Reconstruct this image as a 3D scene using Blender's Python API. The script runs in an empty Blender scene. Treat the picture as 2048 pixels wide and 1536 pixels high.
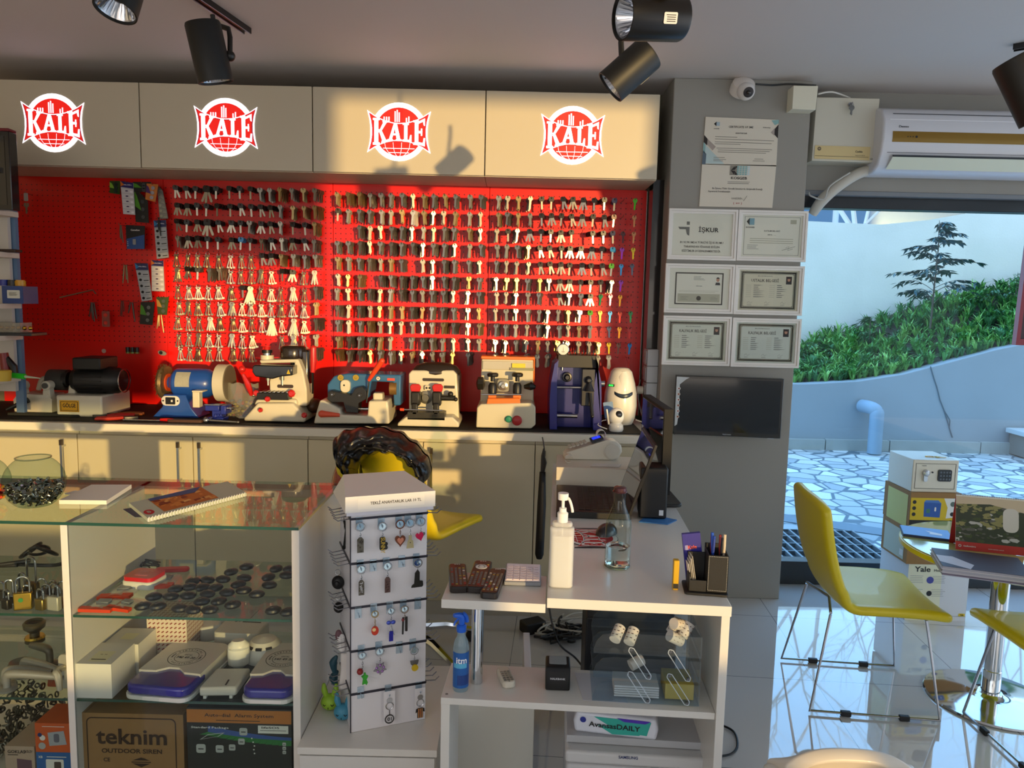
import bpy, bmesh, math, random
from mathutils import Matrix, Vector, Euler
random.seed(7)
R = math.radians
sc = bpy.context.scene
# ---------------------------------------------------------------- camera
FPX, CH = 1479.0, 1.45
_p, _r = R(6.3), R(1.32)
_F = Vector((0, math.cos(_p), -math.sin(_p))); _U = Vector((0, math.sin(_p), math.cos(_p))); _X = Vector((1, 0, 0))
CR = math.cos(_r)*_X + math.sin(_r)*_U
CU = -math.sin(_r)*_X + math.cos(_r)*_U
cd = bpy.data.cameras.new('camera'); cam = bpy.data.objects.new('camera', cd); sc.collection.objects.link(cam)
cd.sensor_width = 36; cd.lens = FPX/2048*36; cd.clip_start = .02; cd.clip_end = 200
m = Matrix.Identity(4)
for i in range(3):
    m[i][0] = CR[i]; m[i][1] = CU[i]; m[i][2] = -_F[i]
m[2][3] = CH
cam.matrix_world = m
sc.camera = cam
# ---------------------------------------------------------------- light
w = bpy.data.worlds.new('sky'); sc.world = w; w.use_nodes = True
nt = w.node_tree; bg = nt.nodes['Background']
tc = nt.nodes.new('ShaderNodeTexCoord'); sp = nt.nodes.new('ShaderNodeSeparateXYZ'); cr = nt.nodes.new('ShaderNodeValToRGB')
nt.links.new(tc.outputs['Generated'], sp.inputs[0]); nt.links.new(sp.outputs['Z'], cr.inputs[0]); nt.links.new(cr.outputs[0], bg.inputs[0])
cr.color_ramp.elements[0].position = 0.0; cr.color_ramp.elements[0].color = (.60, .80, 1.0, 1)
cr.color_ramp.elements[1].position = .7; cr.color_ramp.elements[1].color = (.34, .60, 1.0, 1)
bg.inputs[1].default_value = 5.0
SUN = Vector((-.416, .909, -math.tan(R(1.25)))).normalized()
dt = nt.nodes.new('ShaderNodeVectorMath'); dt.operation = 'DOT_PRODUCT'; dt.inputs[1].default_value = (-SUN.x, -SUN.y, 0)
mr = nt.nodes.new('ShaderNodeMapRange'); mr.inputs[1].default_value = -.25; mr.inputs[2].default_value = .85; sk = nt.nodes.new('ShaderNodeMixRGB'); sk.inputs[2].default_value = (.38, .335, .29, 1)   # evening glow on the sun's side
nt.links.new(tc.outputs['Generated'], dt.inputs[0]); nt.links.new(dt.outputs['Value'], mr.inputs[0]); nt.links.new(mr.outputs[0], sk.inputs[0]); nt.links.new(cr.outputs[0], sk.inputs[1]); nt.links.new(sk.outputs[0], bg.inputs[0])
sl = bpy.data.lights.new('low_sun', 'SUN'); sl.energy = 4.2; sl.color = (1.0, .67, .27); sl.angle = R(.9)
so = bpy.data.objects.new('low_sun', sl); sc.collection.objects.link(so); so.rotation_euler = SUN.to_track_quat('-Z', 'Y').to_euler(); so.location = (4, -6, 3)
sc.view_settings.view_transform = 'Standard'; sc.view_settings.look = 'None'; sc.view_settings.gamma = 1
sc.view_settings.exposure = -0.1
sc.view_settings.use_curve_mapping = False
try:
    sc.cycles.max_bounces = 8; sc.cycles.transparent_max_bounces = 24; sc.cycles.diffuse_bounces = 5
except Exception: pass
# ---------------------------------------------------------------- helpers
def P(px, py, x=None, y=None, z=None):
    """point of a plane (x=, y= or z=) met by the sight line through a pixel of the 2048x1536 photo"""
    d = CR*((px-1024)/FPX) + CU*((768-py)/FPX) + _F
    t = x/d.x if x is not None else (y/d.y if y is not None else (z-CH)/d.z)
    return Vector((d.x*t, d.y*t, CH + d.z*t))
def lin(h):
    h = h.lstrip('#'); o = []
    for i in (0, 2, 4):
        c = int(h[i:i+2], 16)/255
        o.append(c/12.92 if c <= .04045 else ((c+.055)/1.055)**2.4)
    return (*o, 1)
_mc = {}
def C(h, rough=.5, metal=0, bump=0, bs=60, var=0, vs=8, coat=0, em=0, name=None, trans=0):
    k = (h, rough, metal, bump, bs, var, vs, coat, em, trans)
    if k in _mc: return _mc[k]
    mt = bpy.data.materials.new(name or 'paint_'+h); mt.use_nodes = True; n = mt.node_tree; b = n.nodes['Principled BSDF']
    b.inputs['Base Color'].default_value = lin(h); b.inputs['Roughness'].default_value = rough; b.inputs['Metallic'].default_value = metal
    b.inputs['Coat Weight'].default_value = coat; b.inputs['Coat Roughness'].default_value = .05
    if trans: b.inputs['Transmission Weight'].default_value = trans
    if em: b.inputs['Emission Color'].default_value = lin(h); b.inputs['Emission Strength'].default_value = em
    if var or bump:
        t = n.nodes.new('ShaderNodeTexCoord'); nz = n.nodes.new('ShaderNodeTexNoise'); nz.inputs['Scale'].default_value = vs if var else bs; nz.inputs['Detail'].default_value = 5
        n.links.new(t.outputs['Object'], nz.inputs['Vector'])
        if var:
            mx = n.nodes.new('ShaderNodeMixRGB'); c = lin(h); mx.inputs[1].default_value = tuple(x*(1-var) for x in c[:3])+(1,); mx.inputs[2].default_value = tuple(min(1, x*(1+var)) for x in c[:3])+(1,)
            n.links.new(nz.outputs['Fac'], mx.inputs[0]); n.links.new(mx.outputs[0], b.inputs['Base Color'])
        if bump:
            nb = n.nodes.new('ShaderNodeTexNoise'); nb.inputs['Scale'].default_value = bs; nb.inputs['Detail'].default_value = 6
            n.links.new(t.outputs['Object'], nb.inputs['Vector'])
            bm_ = n.nodes.new('ShaderNodeBump'); bm_.inputs['Strength'].default_value = bump; bm_.inputs['Distance'].default_value = .004
            n.links.new(nb.outputs['Fac'], bm_.inputs['Height']); n.links.new(bm_.outputs[0], b.inputs['Normal'])
    _mc[k] = mt
    return mt
def clear(tint='FFFFFF', refl=.08, rough=.02, dens=1.0, ior=1.45):
    """thin clear sheet: straight-through light plus a Fresnel reflection"""
    k = ('clear', tint, refl, rough, dens)
    if k in _mc: return _mc[k]
    mt = bpy.data.materials.new('clear_sheet'); mt.use_nodes = True; n = mt.node_tree; n.nodes.clear()
    o = n.nodes.new('ShaderNodeOutputMaterial'); mx = n.nodes.new('ShaderNodeMixShader'); tr = n.nodes.new('ShaderNodeBsdfTransparent'); gl = n.nodes.new('ShaderNodeBsdfGlossy'); fr = n.nodes.new('ShaderNodeFresnel')
    tr.inputs[0].default_value = lin(tint); gl.inputs['Roughness'].default_value = rough; fr.inputs[0].default_value = ior
    if dens < 1:
        df = n.nodes.new('ShaderNodeBsdfDiffuse'); df.inputs[0].default_value = lin(tint); m2 = n.nodes.new('ShaderNodeMixShader'); m2.inputs[0].default_value = dens
        n.links.new(df.outputs[0], m2.inputs[1]); n.links.new(tr.outputs[0], m2.inputs[2]); n.links.new(m2.outputs[0], mx.inputs[1])
    else: n.links.new(tr.outputs[0], mx.inputs[1])
    ge = n.nodes.new('ShaderNodeNewGeometry'); sb = n.nodes.new('ShaderNodeMath'); sb.operation = 'SUBTRACT'; sb.inputs[0].default_value = 1; mu = n.nodes.new('ShaderNodeMath'); mu.operation = 'MULTIPLY'
    n.links.new(ge.outputs['Backfacing'], sb.inputs[1]); n.links.new(sb.outputs[0], mu.inputs[0]); n.links.new(fr.outputs[0], mu.inputs[1]); n.links.new(mu.outputs[0], mx.inputs[0]); n.links.new(gl.outputs[0], mx.inputs[2]); n.links.new(mx.outputs[0], o.inputs[0])
    _mc[k] = mt
    return mt
def T(x=0, y=0, z=0, rx=0, ry=0, rz=0, s=1):
    return Matrix.Translation((x, y, z)) @ Euler((R(rx), R(ry), R(rz))).to_matrix().to_4x4() @ Matrix.Scale(s, 4)
def FR(x, y, z, rot=0, s=1):
    """frame for something facing the room: u right, v up, w towards -Y"""
    return Matrix(((1, 0, 0, x), (0, 0, -1, y), (0, 1, 0, z), (0, 0, 0, 1))) @ Matrix.Rotation(R(rot), 4, 'Z') @ Matrix.Scale(s, 4)
_tc = {}
def textgeo(s_):
    if s_ in _tc: return _tc[s_]
    cu = bpy.data.curves.new('t', 'FONT'); cu.body = s_; cu.size = 1; cu.align_x = 'CENTER'; cu.align_y = 'CENTER'; cu.offset = .012 if len(s_) > 14 else .02; cu.resolution_u = 1 if len(s_) > 14 else 3
    ob_ = bpy.data.objects.new('t', cu); sc.collection.objects.link(ob_)
    dg = bpy.context.evaluated_depsgraph_get(); me = bpy.data.meshes.new_from_object(ob_.evaluated_get(dg))
    r = ([v.co.copy() for v in me.vertices], [tuple(p.vertices) for p in me.polygons])
    xs = [v.x for v in r[0]] or [0, 1]
    bpy.data.objects.remove(ob_); bpy.data.curves.remove(cu); bpy.data.meshes.remove(me)
    _tc[s_] = (r[0], r[1], min(xs), max(xs))
    return _tc[s_]
def smooth_pts(pts, n=5, closed=False):
    pts = [Vector(p) for p in pts]; o = []; N = len(pts)
    for i in range(N if closed else N-1):
        if closed: a, b, c, d = pts[i-1], pts[i], pts[(i+1) % N], pts[(i+2) % N]
        else: a, b, c, d = pts[max(i-1, 0)], pts[i], pts[i+1], pts[min(i+2, N-1)]
        for k in range(n):
            t = k/n
            o.append(.5*((2*b)+(c-a)*t+(2*a-5*b+4*c-d)*t*t+(3*b-a-3*c+d)*t**3))
    if not closed: o.append(pts[-1])
    return o
def rr(w, h, r, n=4, cx=0, cy=0):
    o = []
    for qx, qy, a0 in ((1, 1, 0), (-1, 1, 90), (-1, -1, 180), (1, -1, 270)):
        for k in range(n+1):
            a = R(a0+90*k/n); o.append((cx+qx*(w/2-r)+r*math.cos(a), cy+qy*(h/2-r)+r*math.sin(a)))
    return o
def circ(r, n=24, cx=0, cy=0, ry=None, a0=0, a1=360):
    full = abs(a1-a0) >= 360
    return [(cx+r*math.cos(R(a0+(a1-a0)*k/(n if full else n-1))), cy+(ry or r)*math.sin(R(a0+(a1-a0)*k/(n if full else n-1)))) for k in range(n)]
class G:
    def __init__(s): s.v = []; s.f = []; s.m = []
    def add(s, vs, fs, m=0, X=None):
        o = len(s.v)
        s.v += [tuple(X @ Vector(v)) if X is not None else tuple(v) for v in vs]
        s.f += [tuple(i+o for i in f) for f in fs]; s.m += [m]*len(fs)
        return s
    def bx(s, x0, x1, y0, y1, z0, z1, m=0, X=None):
        return s.add([(x, y, z) for z in (z0, z1) for y in (y0, y1) for x in (x0, x1)], [(0, 2, 3, 1), (4, 5, 7, 6), (0, 1, 5, 4), (2, 6, 7, 3), (0, 4, 6, 2), (1, 3, 7, 5)], m, X)
    def box(s, c, d, m=0, X=None):
        return s.bx(c[0]-d[0]/2, c[0]+d[0]/2, c[1]-d[1]/2, c[1]+d[1]/2, c[2]-d[2]/2, c[2]+d[2]/2, m, X)
    def lathe(s, prof, n=20, m=0, X=None, sx=1, sy=1):
        vs = [(r*math.cos(2*math.pi*k/n)*sx, r*math.sin(2*math.pi*k/n)*sy, z) for r, z in prof for k in range(n)]
        fs = [(i*n+k, i*n+(k+1) % n, (i+1)*n+(k+1) % n, (i+1)*n+k) for i in range(len(prof)-1) for k in range(n)]
        if prof[0][0] > 1e-5: fs.append(tuple(range(n-1, -1, -1)))
        if prof[-1][0] > 1e-5: fs.append(tuple((len(prof)-1)*n+k for k in range(n)))
        return s.add(vs, fs, m, X)
    def shell(s, prof, n=20, m=0, X=None):
        vs = [(r*math.cos(2*math.pi*k/n), r*math.sin(2*math.pi*k/n), z) for r, z in prof for k in range(n)]
        return s.add(vs, [(i*n+k, i*n+(k+1) % n, (i+1)*n+(k+1) % n, (i+1)*n+k) for i in range(len(prof)-1) for k in range(n)], m, X)
    def cyl(s, a, b, r, r2=None, n=16, m=0, X=None):
        a, b = Vector(a), Vector(b); q = (b-a).to_track_quat('Z', 'Y').to_matrix().to_4x4(); M_ = Matrix.Translation(a) @ q
        if X is not None: M_ = X @ M_
        return s.lathe([(r, 0), (r if r2 is None else r2, (b-a).length)], n, m, M_)
    def tube(s, pts, r, n=6, m=0, closed=False, sm=0, X=None, flat=1):
        if sm:
            n0 = len(pts); pts = smooth_pts(pts, sm, closed)
            if isinstance(r, (list, tuple)): r = [r[min(int(i/sm), n0-1)]+(r[min(int(i/sm)+1, n0-1)]-r[min(int(i/sm), n0-1)])*(i/sm-int(i/sm)) for i in range(len(pts))]
        pts = [Vector(p) for p in pts]; N = len(pts); vs = []; fs = []
        nrm = None
        for i, p in enumerate(pts):
            if closed: t = pts[(i+1) % N]-pts[i-1]
            else: t = pts[min(i+1, N-1)]-pts[max(i-1, 0)]
            if t.length < 1e-9: t = Vector((0, 0, 1))
            t.normalize()
            if nrm is None: nrm = t.orthogonal().normalized()
            nrm = (nrm - t*nrm.dot(t))
            nrm = nrm.normalized() if nrm.length > 1e-6 else t.orthogonal().normalized()
            bn = t.cross(nrm); rr_ = r[i] if isinstance(r, (list, tuple)) else r
            for k in range(n):
                a = 2*math.pi*k/n; vs.append(p+nrm*math.cos(a)*rr_*flat+bn*math.sin(a)*rr_)
        for i in range(N if closed else N-1):
            j = (i+1) % N
            for k in range(n): fs.append((i*n+k, i*n+(k+1) % n, j*n+(k+1) % n, j*n+k))
        if not closed: fs += [tuple(range(n-1, -1, -1)), tuple((N-1)*n+k for k in range(n))]
        return s.add(vs, fs, m, X)
    def prism(s, poly, h, m=0, X=None, z0=0):
        n = len(poly); vs = [(x, y, z0) for x, y in poly]+[(x, y, z0+h) for x, y in poly]
        return s.add(vs, [tuple(range(n-1, -1, -1)), tuple(range(n, 2*n))]+[(i, (i+1) % n, n+(i+1) % n, n+i) for i in range(n)], m, X)
    def ring(s, outer, inner, h, m=0, X=None, z0=0):
        n = len(outer); vs = [(x, y, z) for z in (z0, z0+h) for pl in (outer, inner) for x, y in pl]; fs = []
        for i in range(n):
            j = (i+1) % n
            fs += [(i, j, 2*n+j, 2*n+i), (n+i, 3*n+i, 3*n+j, n+j), (2*n+i, 2*n+j, 3*n+j, 3*n+i), (i, n+i, n+j, j)]
        return s.add(vs, fs, m, X)
    def sph(s, c, r, nu=16, nv=9, m=0, X=None):
        if not isinstance(r, (tuple, list)): r = (r, r, r)
        vs = [(c[0], c[1], c[2]-r[2])]
        for i in range(1, nv):
            a = -math.pi/2+math.pi*i/nv
            vs += [(c[0]+r[0]*math.cos(a)*math.cos(2*math.pi*k/nu), c[1]+r[1]*math.cos(a)*math.sin(2*math.pi*k/nu), c[2]+r[2]*math.sin(a)) for k in range(nu)]
        vs.append((c[0], c[1], c[2]+r[2])); L = len(vs)-1
        fs = [(0, 1+(k+1) % nu, 1+k) for k in range(nu)]
        for i in range(nv-2): fs += [(1+i*nu+k, 1+i*nu+(k+1) % nu, 1+(i+1)*nu+(k+1) % nu, 1+(i+1)*nu+k) for k in range(nu)]
        fs += [(L, 1+(nv-2)*nu+k, 1+(nv-2)*nu+(k+1) % nu) for k in range(nu)]
        return s.add(vs, fs, m, X)
    def grid(s, fn, nu, nv, m=0, X=None):
        vs = [fn(i/nu, j/nv) for j in range(nv+1) for i in range(nu+1)]
        return s.add(vs, [(j*(nu+1)+i, j*(nu+1)+i+1, (j+1)*(nu+1)+i+1, (j+1)*(nu+1)+i) for j in range(nv) for i in range(nu)], m, X)
    def text(s, st, width, X, m=0, size=None, h=None):
        vs, fs, a, b = textgeo(st)
        k = width/(b-a) if width else size
        ky = (h/.73) if h else k
        c = (a+b)/2
        return s.add([((v.x-c)*k, v.y*ky, .0004) for v in vs], fs, m, X)
    def flat(s, poly, m=0, X=None, z=.0003):
        return s.add([(x, y, z) for x, y in poly], [tuple(range(len(poly)))], m, X)
    def lines(s, x0, x1, y0, n, gap, h, m, X, ragged=.3, z=.0003):
        for i in range(n):
            e = x1-(x1-x0)*random.random()*ragged
            s.flat([(x0, y0-i*gap-h), (e, y0-i*gap-h), (e, y0-i*gap), (x0, y0-i*gap)], m, X, z)
        return s
def ob(name, g, mats, parent=None, loc=(0, 0, 0), rot=(0, 0, 0), label=None, cat=None, group=None, kind=None, bev=0, seg=2, sub=0, smooth=35, solid=0):
    me = bpy.data.meshes.new(name); me.from_pydata(g.v, [], g.f)
    if not isinstance(mats, (list, tuple)): mats = [mats]
    for q in mats: me.materials.append(q)
    me.polygons.foreach_set('material_index', [min(i, len(mats)-1) for i in g.m])
    me.validate(); me.update()
    b = bmesh.new(); b.from_mesh(me); bmesh.ops.recalc_face_normals(b, faces=b.faces); b.to_mesh(me); b.free()
    if smooth:
        me.polygons.foreach_set('use_smooth', [True]*len(me.polygons)); me.set_sharp_from_angle(angle=R(smooth))
    o = bpy.data.objects.new(name, me); sc.collection.objects.link(o); o.location = loc; o.rotation_euler = [R(a) for a in rot]
    if parent is not None: o.parent = parent
    if solid:
        md = o.modifiers.new('t', 'SOLIDIFY'); md.thickness = solid; md.offset = 0
    if bev:
        md = o.modifiers.new('b', 'BEVEL'); md.width = bev; md.segments = seg; md.limit_method = 'ANGLE'; md.angle_limit = R(40); md.harden_normals = False
    if sub:
        md = o.modifiers.new('s', 'SUBSURF'); md.levels = sub; md.render_levels = sub
    tag(o, label, cat, group, kind)
    return o
def tag(o, label=None, cat=None, group=None, kind=None):
    if label: o['label'] = label
    if cat: o['category'] = cat
    if group: o['group'] = group
    if kind: o['kind'] = kind
    return o
def thing(name, label, cat, loc=(0, 0, 0), rz=0, group=None):
    o = bpy.data.objects.new(name, None); sc.collection.objects.link(o); o.empty_display_size = .05
    o.location = loc; o.rotation_euler = (0, 0, R(rz))
    return tag(o, label, cat, group)
def struct(name, g, mats, **k): return ob(name, g, mats, kind='structure', **k)
def dup(o, loc=None, rot=None, parent=None, label=None, group=None):
    c = o.copy(); sc.collection.objects.link(c)
    if parent is not None: c.parent = parent
    if loc is not None: c.location = loc
    if rot is not None: c.rotation_euler = rot
    if label: c['label'] = label
    if group: c['group'] = group
    for ch in list(o.children): dup(ch, parent=c)
    return c
ORD = 'zeroth first second third fourth fifth sixth seventh eighth ninth tenth eleventh twelfth thirteenth fourteenth fifteenth sixteenth seventeenth eighteenth'.split()
# common materials
WHT = C('D9D6D0', .32, var=.02, vs=3, coat=.15); WHT2 = C('E4E2DE', .45); BLK = C('111214', .4); BLK2 = C('1B1B1D', .55); STEEL = C('B9BBBF', .22, 1); CHROME = C('D8DADC', .08, 1); BRASS = C('C9A03C', .25, 1)
DGREY = C('3A3B3E', .5); GREY = C('8C8D90', .5); RED = C('C2150F', .35); ORNG = C('E8601A', .4); PAPER = C('EDEAE2', .7); INK = C('2A2422', .7); CREAM = C('D8D2BC', .38, coat=.2)
CARD = C('9A7446', .8, var=.06, vs=30); GLASS = clear('F4FBF8'); GEDGE = C('1E4A3C', .15, coat=.5); ACR = clear('EEF4F8', rough=.03); YEL = C('D9C413', .42, coat=.2)
# ================================================================ setting
WY = 3.87      # wall behind the pegboard
CZ = 2.505     # ceiling
def tile_mat():
    mt = bpy.data.materials.new('floor_tiles'); mt.use_nodes = True; n = mt.node_tree; b = n.nodes['Principled BSDF']
    t = n.nodes.new('ShaderNodeTexCoord'); mp = n.nodes.new('ShaderNodeMapping'); mp.inputs['Rotation'].default_value = (0, 0, R(3.9)); mp.inputs['Location'].default_value = (-1.036+.012, -.44, 0)
    br = n.nodes.new('ShaderNodeTexBrick'); br.offset = 0; br.inputs['Scale'].default_value = 1; br.inputs['Brick Width'].default_value = .6; br.inputs['Row Height'].default_value = .6; br.inputs['Mortar Size'].default_value = .0016; br.inputs['Mortar Smooth'].default_value = .1
    br.inputs['Color1'].default_value = lin('C9C8C6'); br.inputs['Color2'].default_value = lin('C6C6C5'); br.inputs['Mortar'].default_value = lin('6E7378')
    n.links.new(t.outputs['Object'], mp.inputs[0]); n.links.new(mp.outputs[0], br.inputs[0]); n.links.new(br.outputs['Color'], b.inputs['Base Color'])
    b.inputs['Roughness'].default_value = .035; b.inputs['Coat Weight'].default_value = 1; b.inputs['Coat Roughness'].default_value = .02; b.inputs['IOR'].default_value = 1.6
    b.inputs['Coat IOR'].default_value = 1.65
    return mt
struct('floor', G().bx(-3.4, 4.6, -2.4, 3.9, -.1, 0), tile_mat())
CEIL = C('CBC4C0', .75, var=.02, vs=2)
struct('ceiling', G().bx(-3.4, 4.6, -2.4, 4.0, CZ, CZ+.2), CEIL)
GWALL = C('97948D', .7, bump=.05, bs=120)
WWALL = C('B9B7B0', .8)
struct('wall_back', G().bx(-3.4, 1.36, WY, WY+.15, 0, CZ), [C('6E6A58', .8)])
struct('wall_left', G().bx(-3.4, -3.3, -2.3, WY, 0, CZ), WWALL)
# street front behind the photographer: sun and sky openings, with unseen blocks added to shape the sunlight
sw = G()
sw.bx(-3.4, -3.2, -2.4, -2.25, 0, CZ); sw.bx(-3.2, 1.38, -2.4, -2.25, 0, .50); sw.bx(1.38, 1.8, -2.4, -2.25, 0, 1.02); sw.bx(.95, 1.8, -2.4, -2.25, 1.78, CZ); sw.bx(-.1, .95, -2.4, -2.25, 1.04, CZ); sw.bx(1.8, 2.38, -2.4, -2.25, 0, .70); sw.bx(2.38, 2.60, -2.4, -2.25, 0, .4); sw.bx(2.60, 3.32, -2.4, -2.25, 0, 1.05)
sw.bx(3.32, 4.6, -2.4, -2.25, 0, CZ)
struct('wall_front_sun_blocks', sw, WWALL)
sw = G(); sw.bx(4.5, 4.6, -2.3, -2.0, 0, CZ); sw.bx(4.5, 4.6, 3.3, 3.8, 0, CZ); sw.bx(4.5, 4.6, -2, 3.3, 2.4, CZ); sw.bx(4.5, 4.6, -2, 3.3, 0, .1)
struct('wall_right', sw, WWALL)
# unseen slabs added as storeys and neighbours to keep low sun off the yard
sw = G(); sw.bx(-9, 16, -2.9, -2.42, 2.75, 6.0); sw.bx(4.62, 16, -2.9, -2.42, 0, 2.75); sw.bx(-3.5, 4.7, -2.42, 3.95, 2.72, 2.9)
struct('unseen_sun_blocker', sw, C('A8A49C', .9))
# pillar and window wall
struct('wall_pillar', G().bx(.722, 1.365, 3.575, 3.86, 0, CZ), GWALL, bev=.004)
WX = 3.78
sw = G(); sw.bx(1.36, 4.6, WX-.04, WX+.11, 2.03, CZ)
struct('wall_window', sw, GWALL)
FRM = C('15191E', .35, coat=.2)
fr = G(); fr.bx(1.36, 4.6, WX, WX+.08, 1.955, 2.03); fr.bx(1.36, 4.6, WX, WX+.08, 0, .125); fr.bx(1.362, 1.395, WX, WX+.08, .1, 2.0); fr.bx(3.3, 3.37, WX, WX+.08, .1, 2.0); fr.bx(4.5, 4.6, WX, WX+.08, .1, 2.0)
fr.bx(1.36, 4.6, WX-.045, WX+.02, 2.012, 2.035, 1)
wf = struct('window_1', fr, [FRM, C('7C8187', .5)], bev=.003)
ob('window_pane', G().bx(1.39, 4.55, WX+.035, WX+.041, .12, 1.96), clear('DCEBF2', ior=1.4), parent=wf)
# black glazed strip between pegboard and pillar
sw = G(); sw.bx(.668, .722, 3.70, 3.80, 0, 2.06, 0)
struct('window_2', sw, [C('0B0D10', .15, coat=.5)])
# ---------------------------------------------------------------- yard
def crazy():
    mt = bpy.data.materials.new('crazy_paving'); mt.use_nodes = True; n = mt.node_tree; b = n.nodes['Principled BSDF']
    t = n.nodes.new('ShaderNodeTexCoord'); mp = n.nodes.new('ShaderNodeMapping'); mp.inputs['Scale'].default_value = (5.2, 5.2, 0)
    v = n.nodes.new('ShaderNodeTexVoronoi'); v.feature = 'DISTANCE_TO_EDGE'; v2 = n.nodes.new('ShaderNodeTexVoronoi')
    for q in (v, v2): q.inputs['Randomness'].default_value = .95; q.inputs['Scale'].default_value = 1
    r = n.nodes.new('ShaderNodeValToRGB'); r.color_ramp.elements[0].position = .035; r.color_ramp.elements[1].position = .06
    hs = n.nodes.new('ShaderNodeMixRGB'); hs.inputs[1].default_value = lin('9AA3A6'); hs.inputs[2].default_value = lin('DDE2E2')
    sx = n.nodes.new('ShaderNodeSeparateXYZ'); mx = n.nodes.new('ShaderNodeMixRGB'); mx.inputs[1].default_value = lin('64727A')
    L = n.links.new
    L(t.outputs['Object'], mp.inputs[0]); L(mp.outputs[0], v.inputs['Vector']); L(mp.outputs[0], v2.inputs['Vector']); L(v.outputs['Distance'], r.inputs[0]); L(v2.outputs['Color'], sx.inputs[0]); L(sx.outputs[0], hs.inputs[0])
    L(r.outputs[0], mx.inputs[0]); L(hs.outputs[0], mx.inputs[2]); L(mx.outputs[0], b.inputs['Base Color']); b.inputs['Roughness'].default_value = .7
    return mt
struct('ground', G().bx(-2, 15, 3.9, 16, -.12, -.01), crazy())
# strip of plain stone set in the paving
struct('trim_2', G().prism([(x, y) for x, y in ((1.45, 5.18), (2.5, 4.66), (5, 3.95), (5, 4.15), (2.55, 4.83), (1.45, 5.42))], .008, X=T(0, 0, -.012)), C('77858F', .8, var=.1, vs=20))
def curve_pts(ys, yo=0):
    return ys
# low retaining wall with a rising top line
tops = [(1.8, .66), (2.6, .67), (3.1, .68), (3.6, .72), (4.05, .80), (4.5, .93), (5.0, 1.08), (5.6, 1.22), (7.5, 1.4)]
rw = G(); n_ = len(tops)
fr_ = [(x, z) for x, z in tops]
rw.prism([(1.8, -.05)]+fr_+[(7.5, -.05)][::1], .16, X=Matrix(((1, 0, 0, 0), (0, 0, 1, 7.66), (0, 1, 0, 0), (0, 0, 0, 1))), m=0)
struct('wall_retaining', rw, C('9AA5AC', .85, bump=.15, bs=20, var=.08, vs=2.2), bev=.01)
cw = G()
for i, (x0, x1) in enumerate(((1.9, 3.28), (3.29, 3.95), (3.96, 4.9), (4.91, 6.4))): cw.bx(x0, x1, 7.61, 7.67, -.02, .10+.004*i)
struct('trim_3', cw, C('A7ADAA', .85, bump=.2, bs=30, var=.12, vs=9))
# crack in the retaining wall
ck = G(); pts = [P(x, y, y=7.655) for x, y in ((1861, 733), (1868, 757), (1874, 775), (1880, 800), (1888, 820), (1895, 842), (1900, 860), (1905, 875))]
ck.tube(pts, .006, 4, 0); ck.tube([P(1888, 820, y=7.655), P(1900, 840, y=7.655), P(1899, 857, y=7.655)], .004, 4); struct('trim_4', ck, C('5F6B72', .9))
# soil slope and tall rear wall
def soil(u, v):
    x = 1.5+6*u; z0 = .6
    for (a, za), (b_, zb) in zip(tops, tops[1:]):
        if a <= x <= b_: z0 = za+(zb-za)*(x-a)/(b_-a)
    if x > 7.5: z0 = 1.4
    return (x, 7.8+1.75*v, z0-.03+v*(.22+.10*max(0, x-2.8)))
ob('planting_bed_soil', G().grid(soil, 24, 4), C('4A463A', .95, bump=.4, bs=30), kind='structure')
def stucco():
    mt = C('F0F3EC', .9, bump=.5, bs=45, var=.16, vs=1.6); return mt
struct('wall_rear', G().add([(1.0, 9.5, -.1), (12, 9.5, -.1), (12, 9.5, 3.05), (6.9, 9.5, 2.83), (5.9, 9.5, 2.74), (5.2, 9.5, 2.60), (4.6, 9.5, 2.53), (3.4, 9.5, 2.56), (1.0, 9.5, 2.58)] + [(1.0, 9.8, -.1), (12, 9.8, -.1), (12, 9.8, 3.05), (6.9, 9.8, 2.83), (5.9, 9.8, 2.74), (5.2, 9.8, 2.60), (4.6, 9.8, 2.53), (3.4, 9.8, 2.56), (1.0, 9.8, 2.58)],
    [tuple(range(9)), tuple(range(17, 8, -1))]+[(i, (i+1) % 9, 9+(i+1) % 9, 9+i) for i in range(9)]), stucco())
# building across the street, only its lower bands show
bd = thing('apartment_building', 'white building with dark blue window band above the yard wall', 'building', (8, 16, 0))
ob('wall', G().bx(-6, 8, 0, 4, 0, 3.8), C('E8ECEE', .8), parent=bd)
for x0, x1 in ((-2.6, -1.3), (-1.15, 1.5), (1.8, 5)):
    w_ = ob('window', G().bx(x0, x1, -.04, 0, 3.1, 3.62), C('5A7894', .2), parent=bd)
ob('balcony_slab', G().bx(-3.5, 5, -.5, 0, 2.88, 3.02), C('CFD6DA', .7), parent=bd)
# drain pipe
pc = P(1748, 905, z=0); yy = 7.45
dp = G(); a = P(1748, 905, y=yy); b_ = P(1745, 835, y=yy); c_ = P(1728, 812, y=7.62)
dp.tube([(a.x, yy, 0), (a.x, yy, b_.z), (a.x, yy+.01, c_.z-.04), (a.x-.03, yy+.05, c_.z-.005), (a.x-.07, 7.64, c_.z)], .068, 14, sm=4)
ob('drain_pipe', dp, C('8FA6B8', .5), label='grey downpipe bending out of the low yard wall to the paving', cat='pipe')
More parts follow.
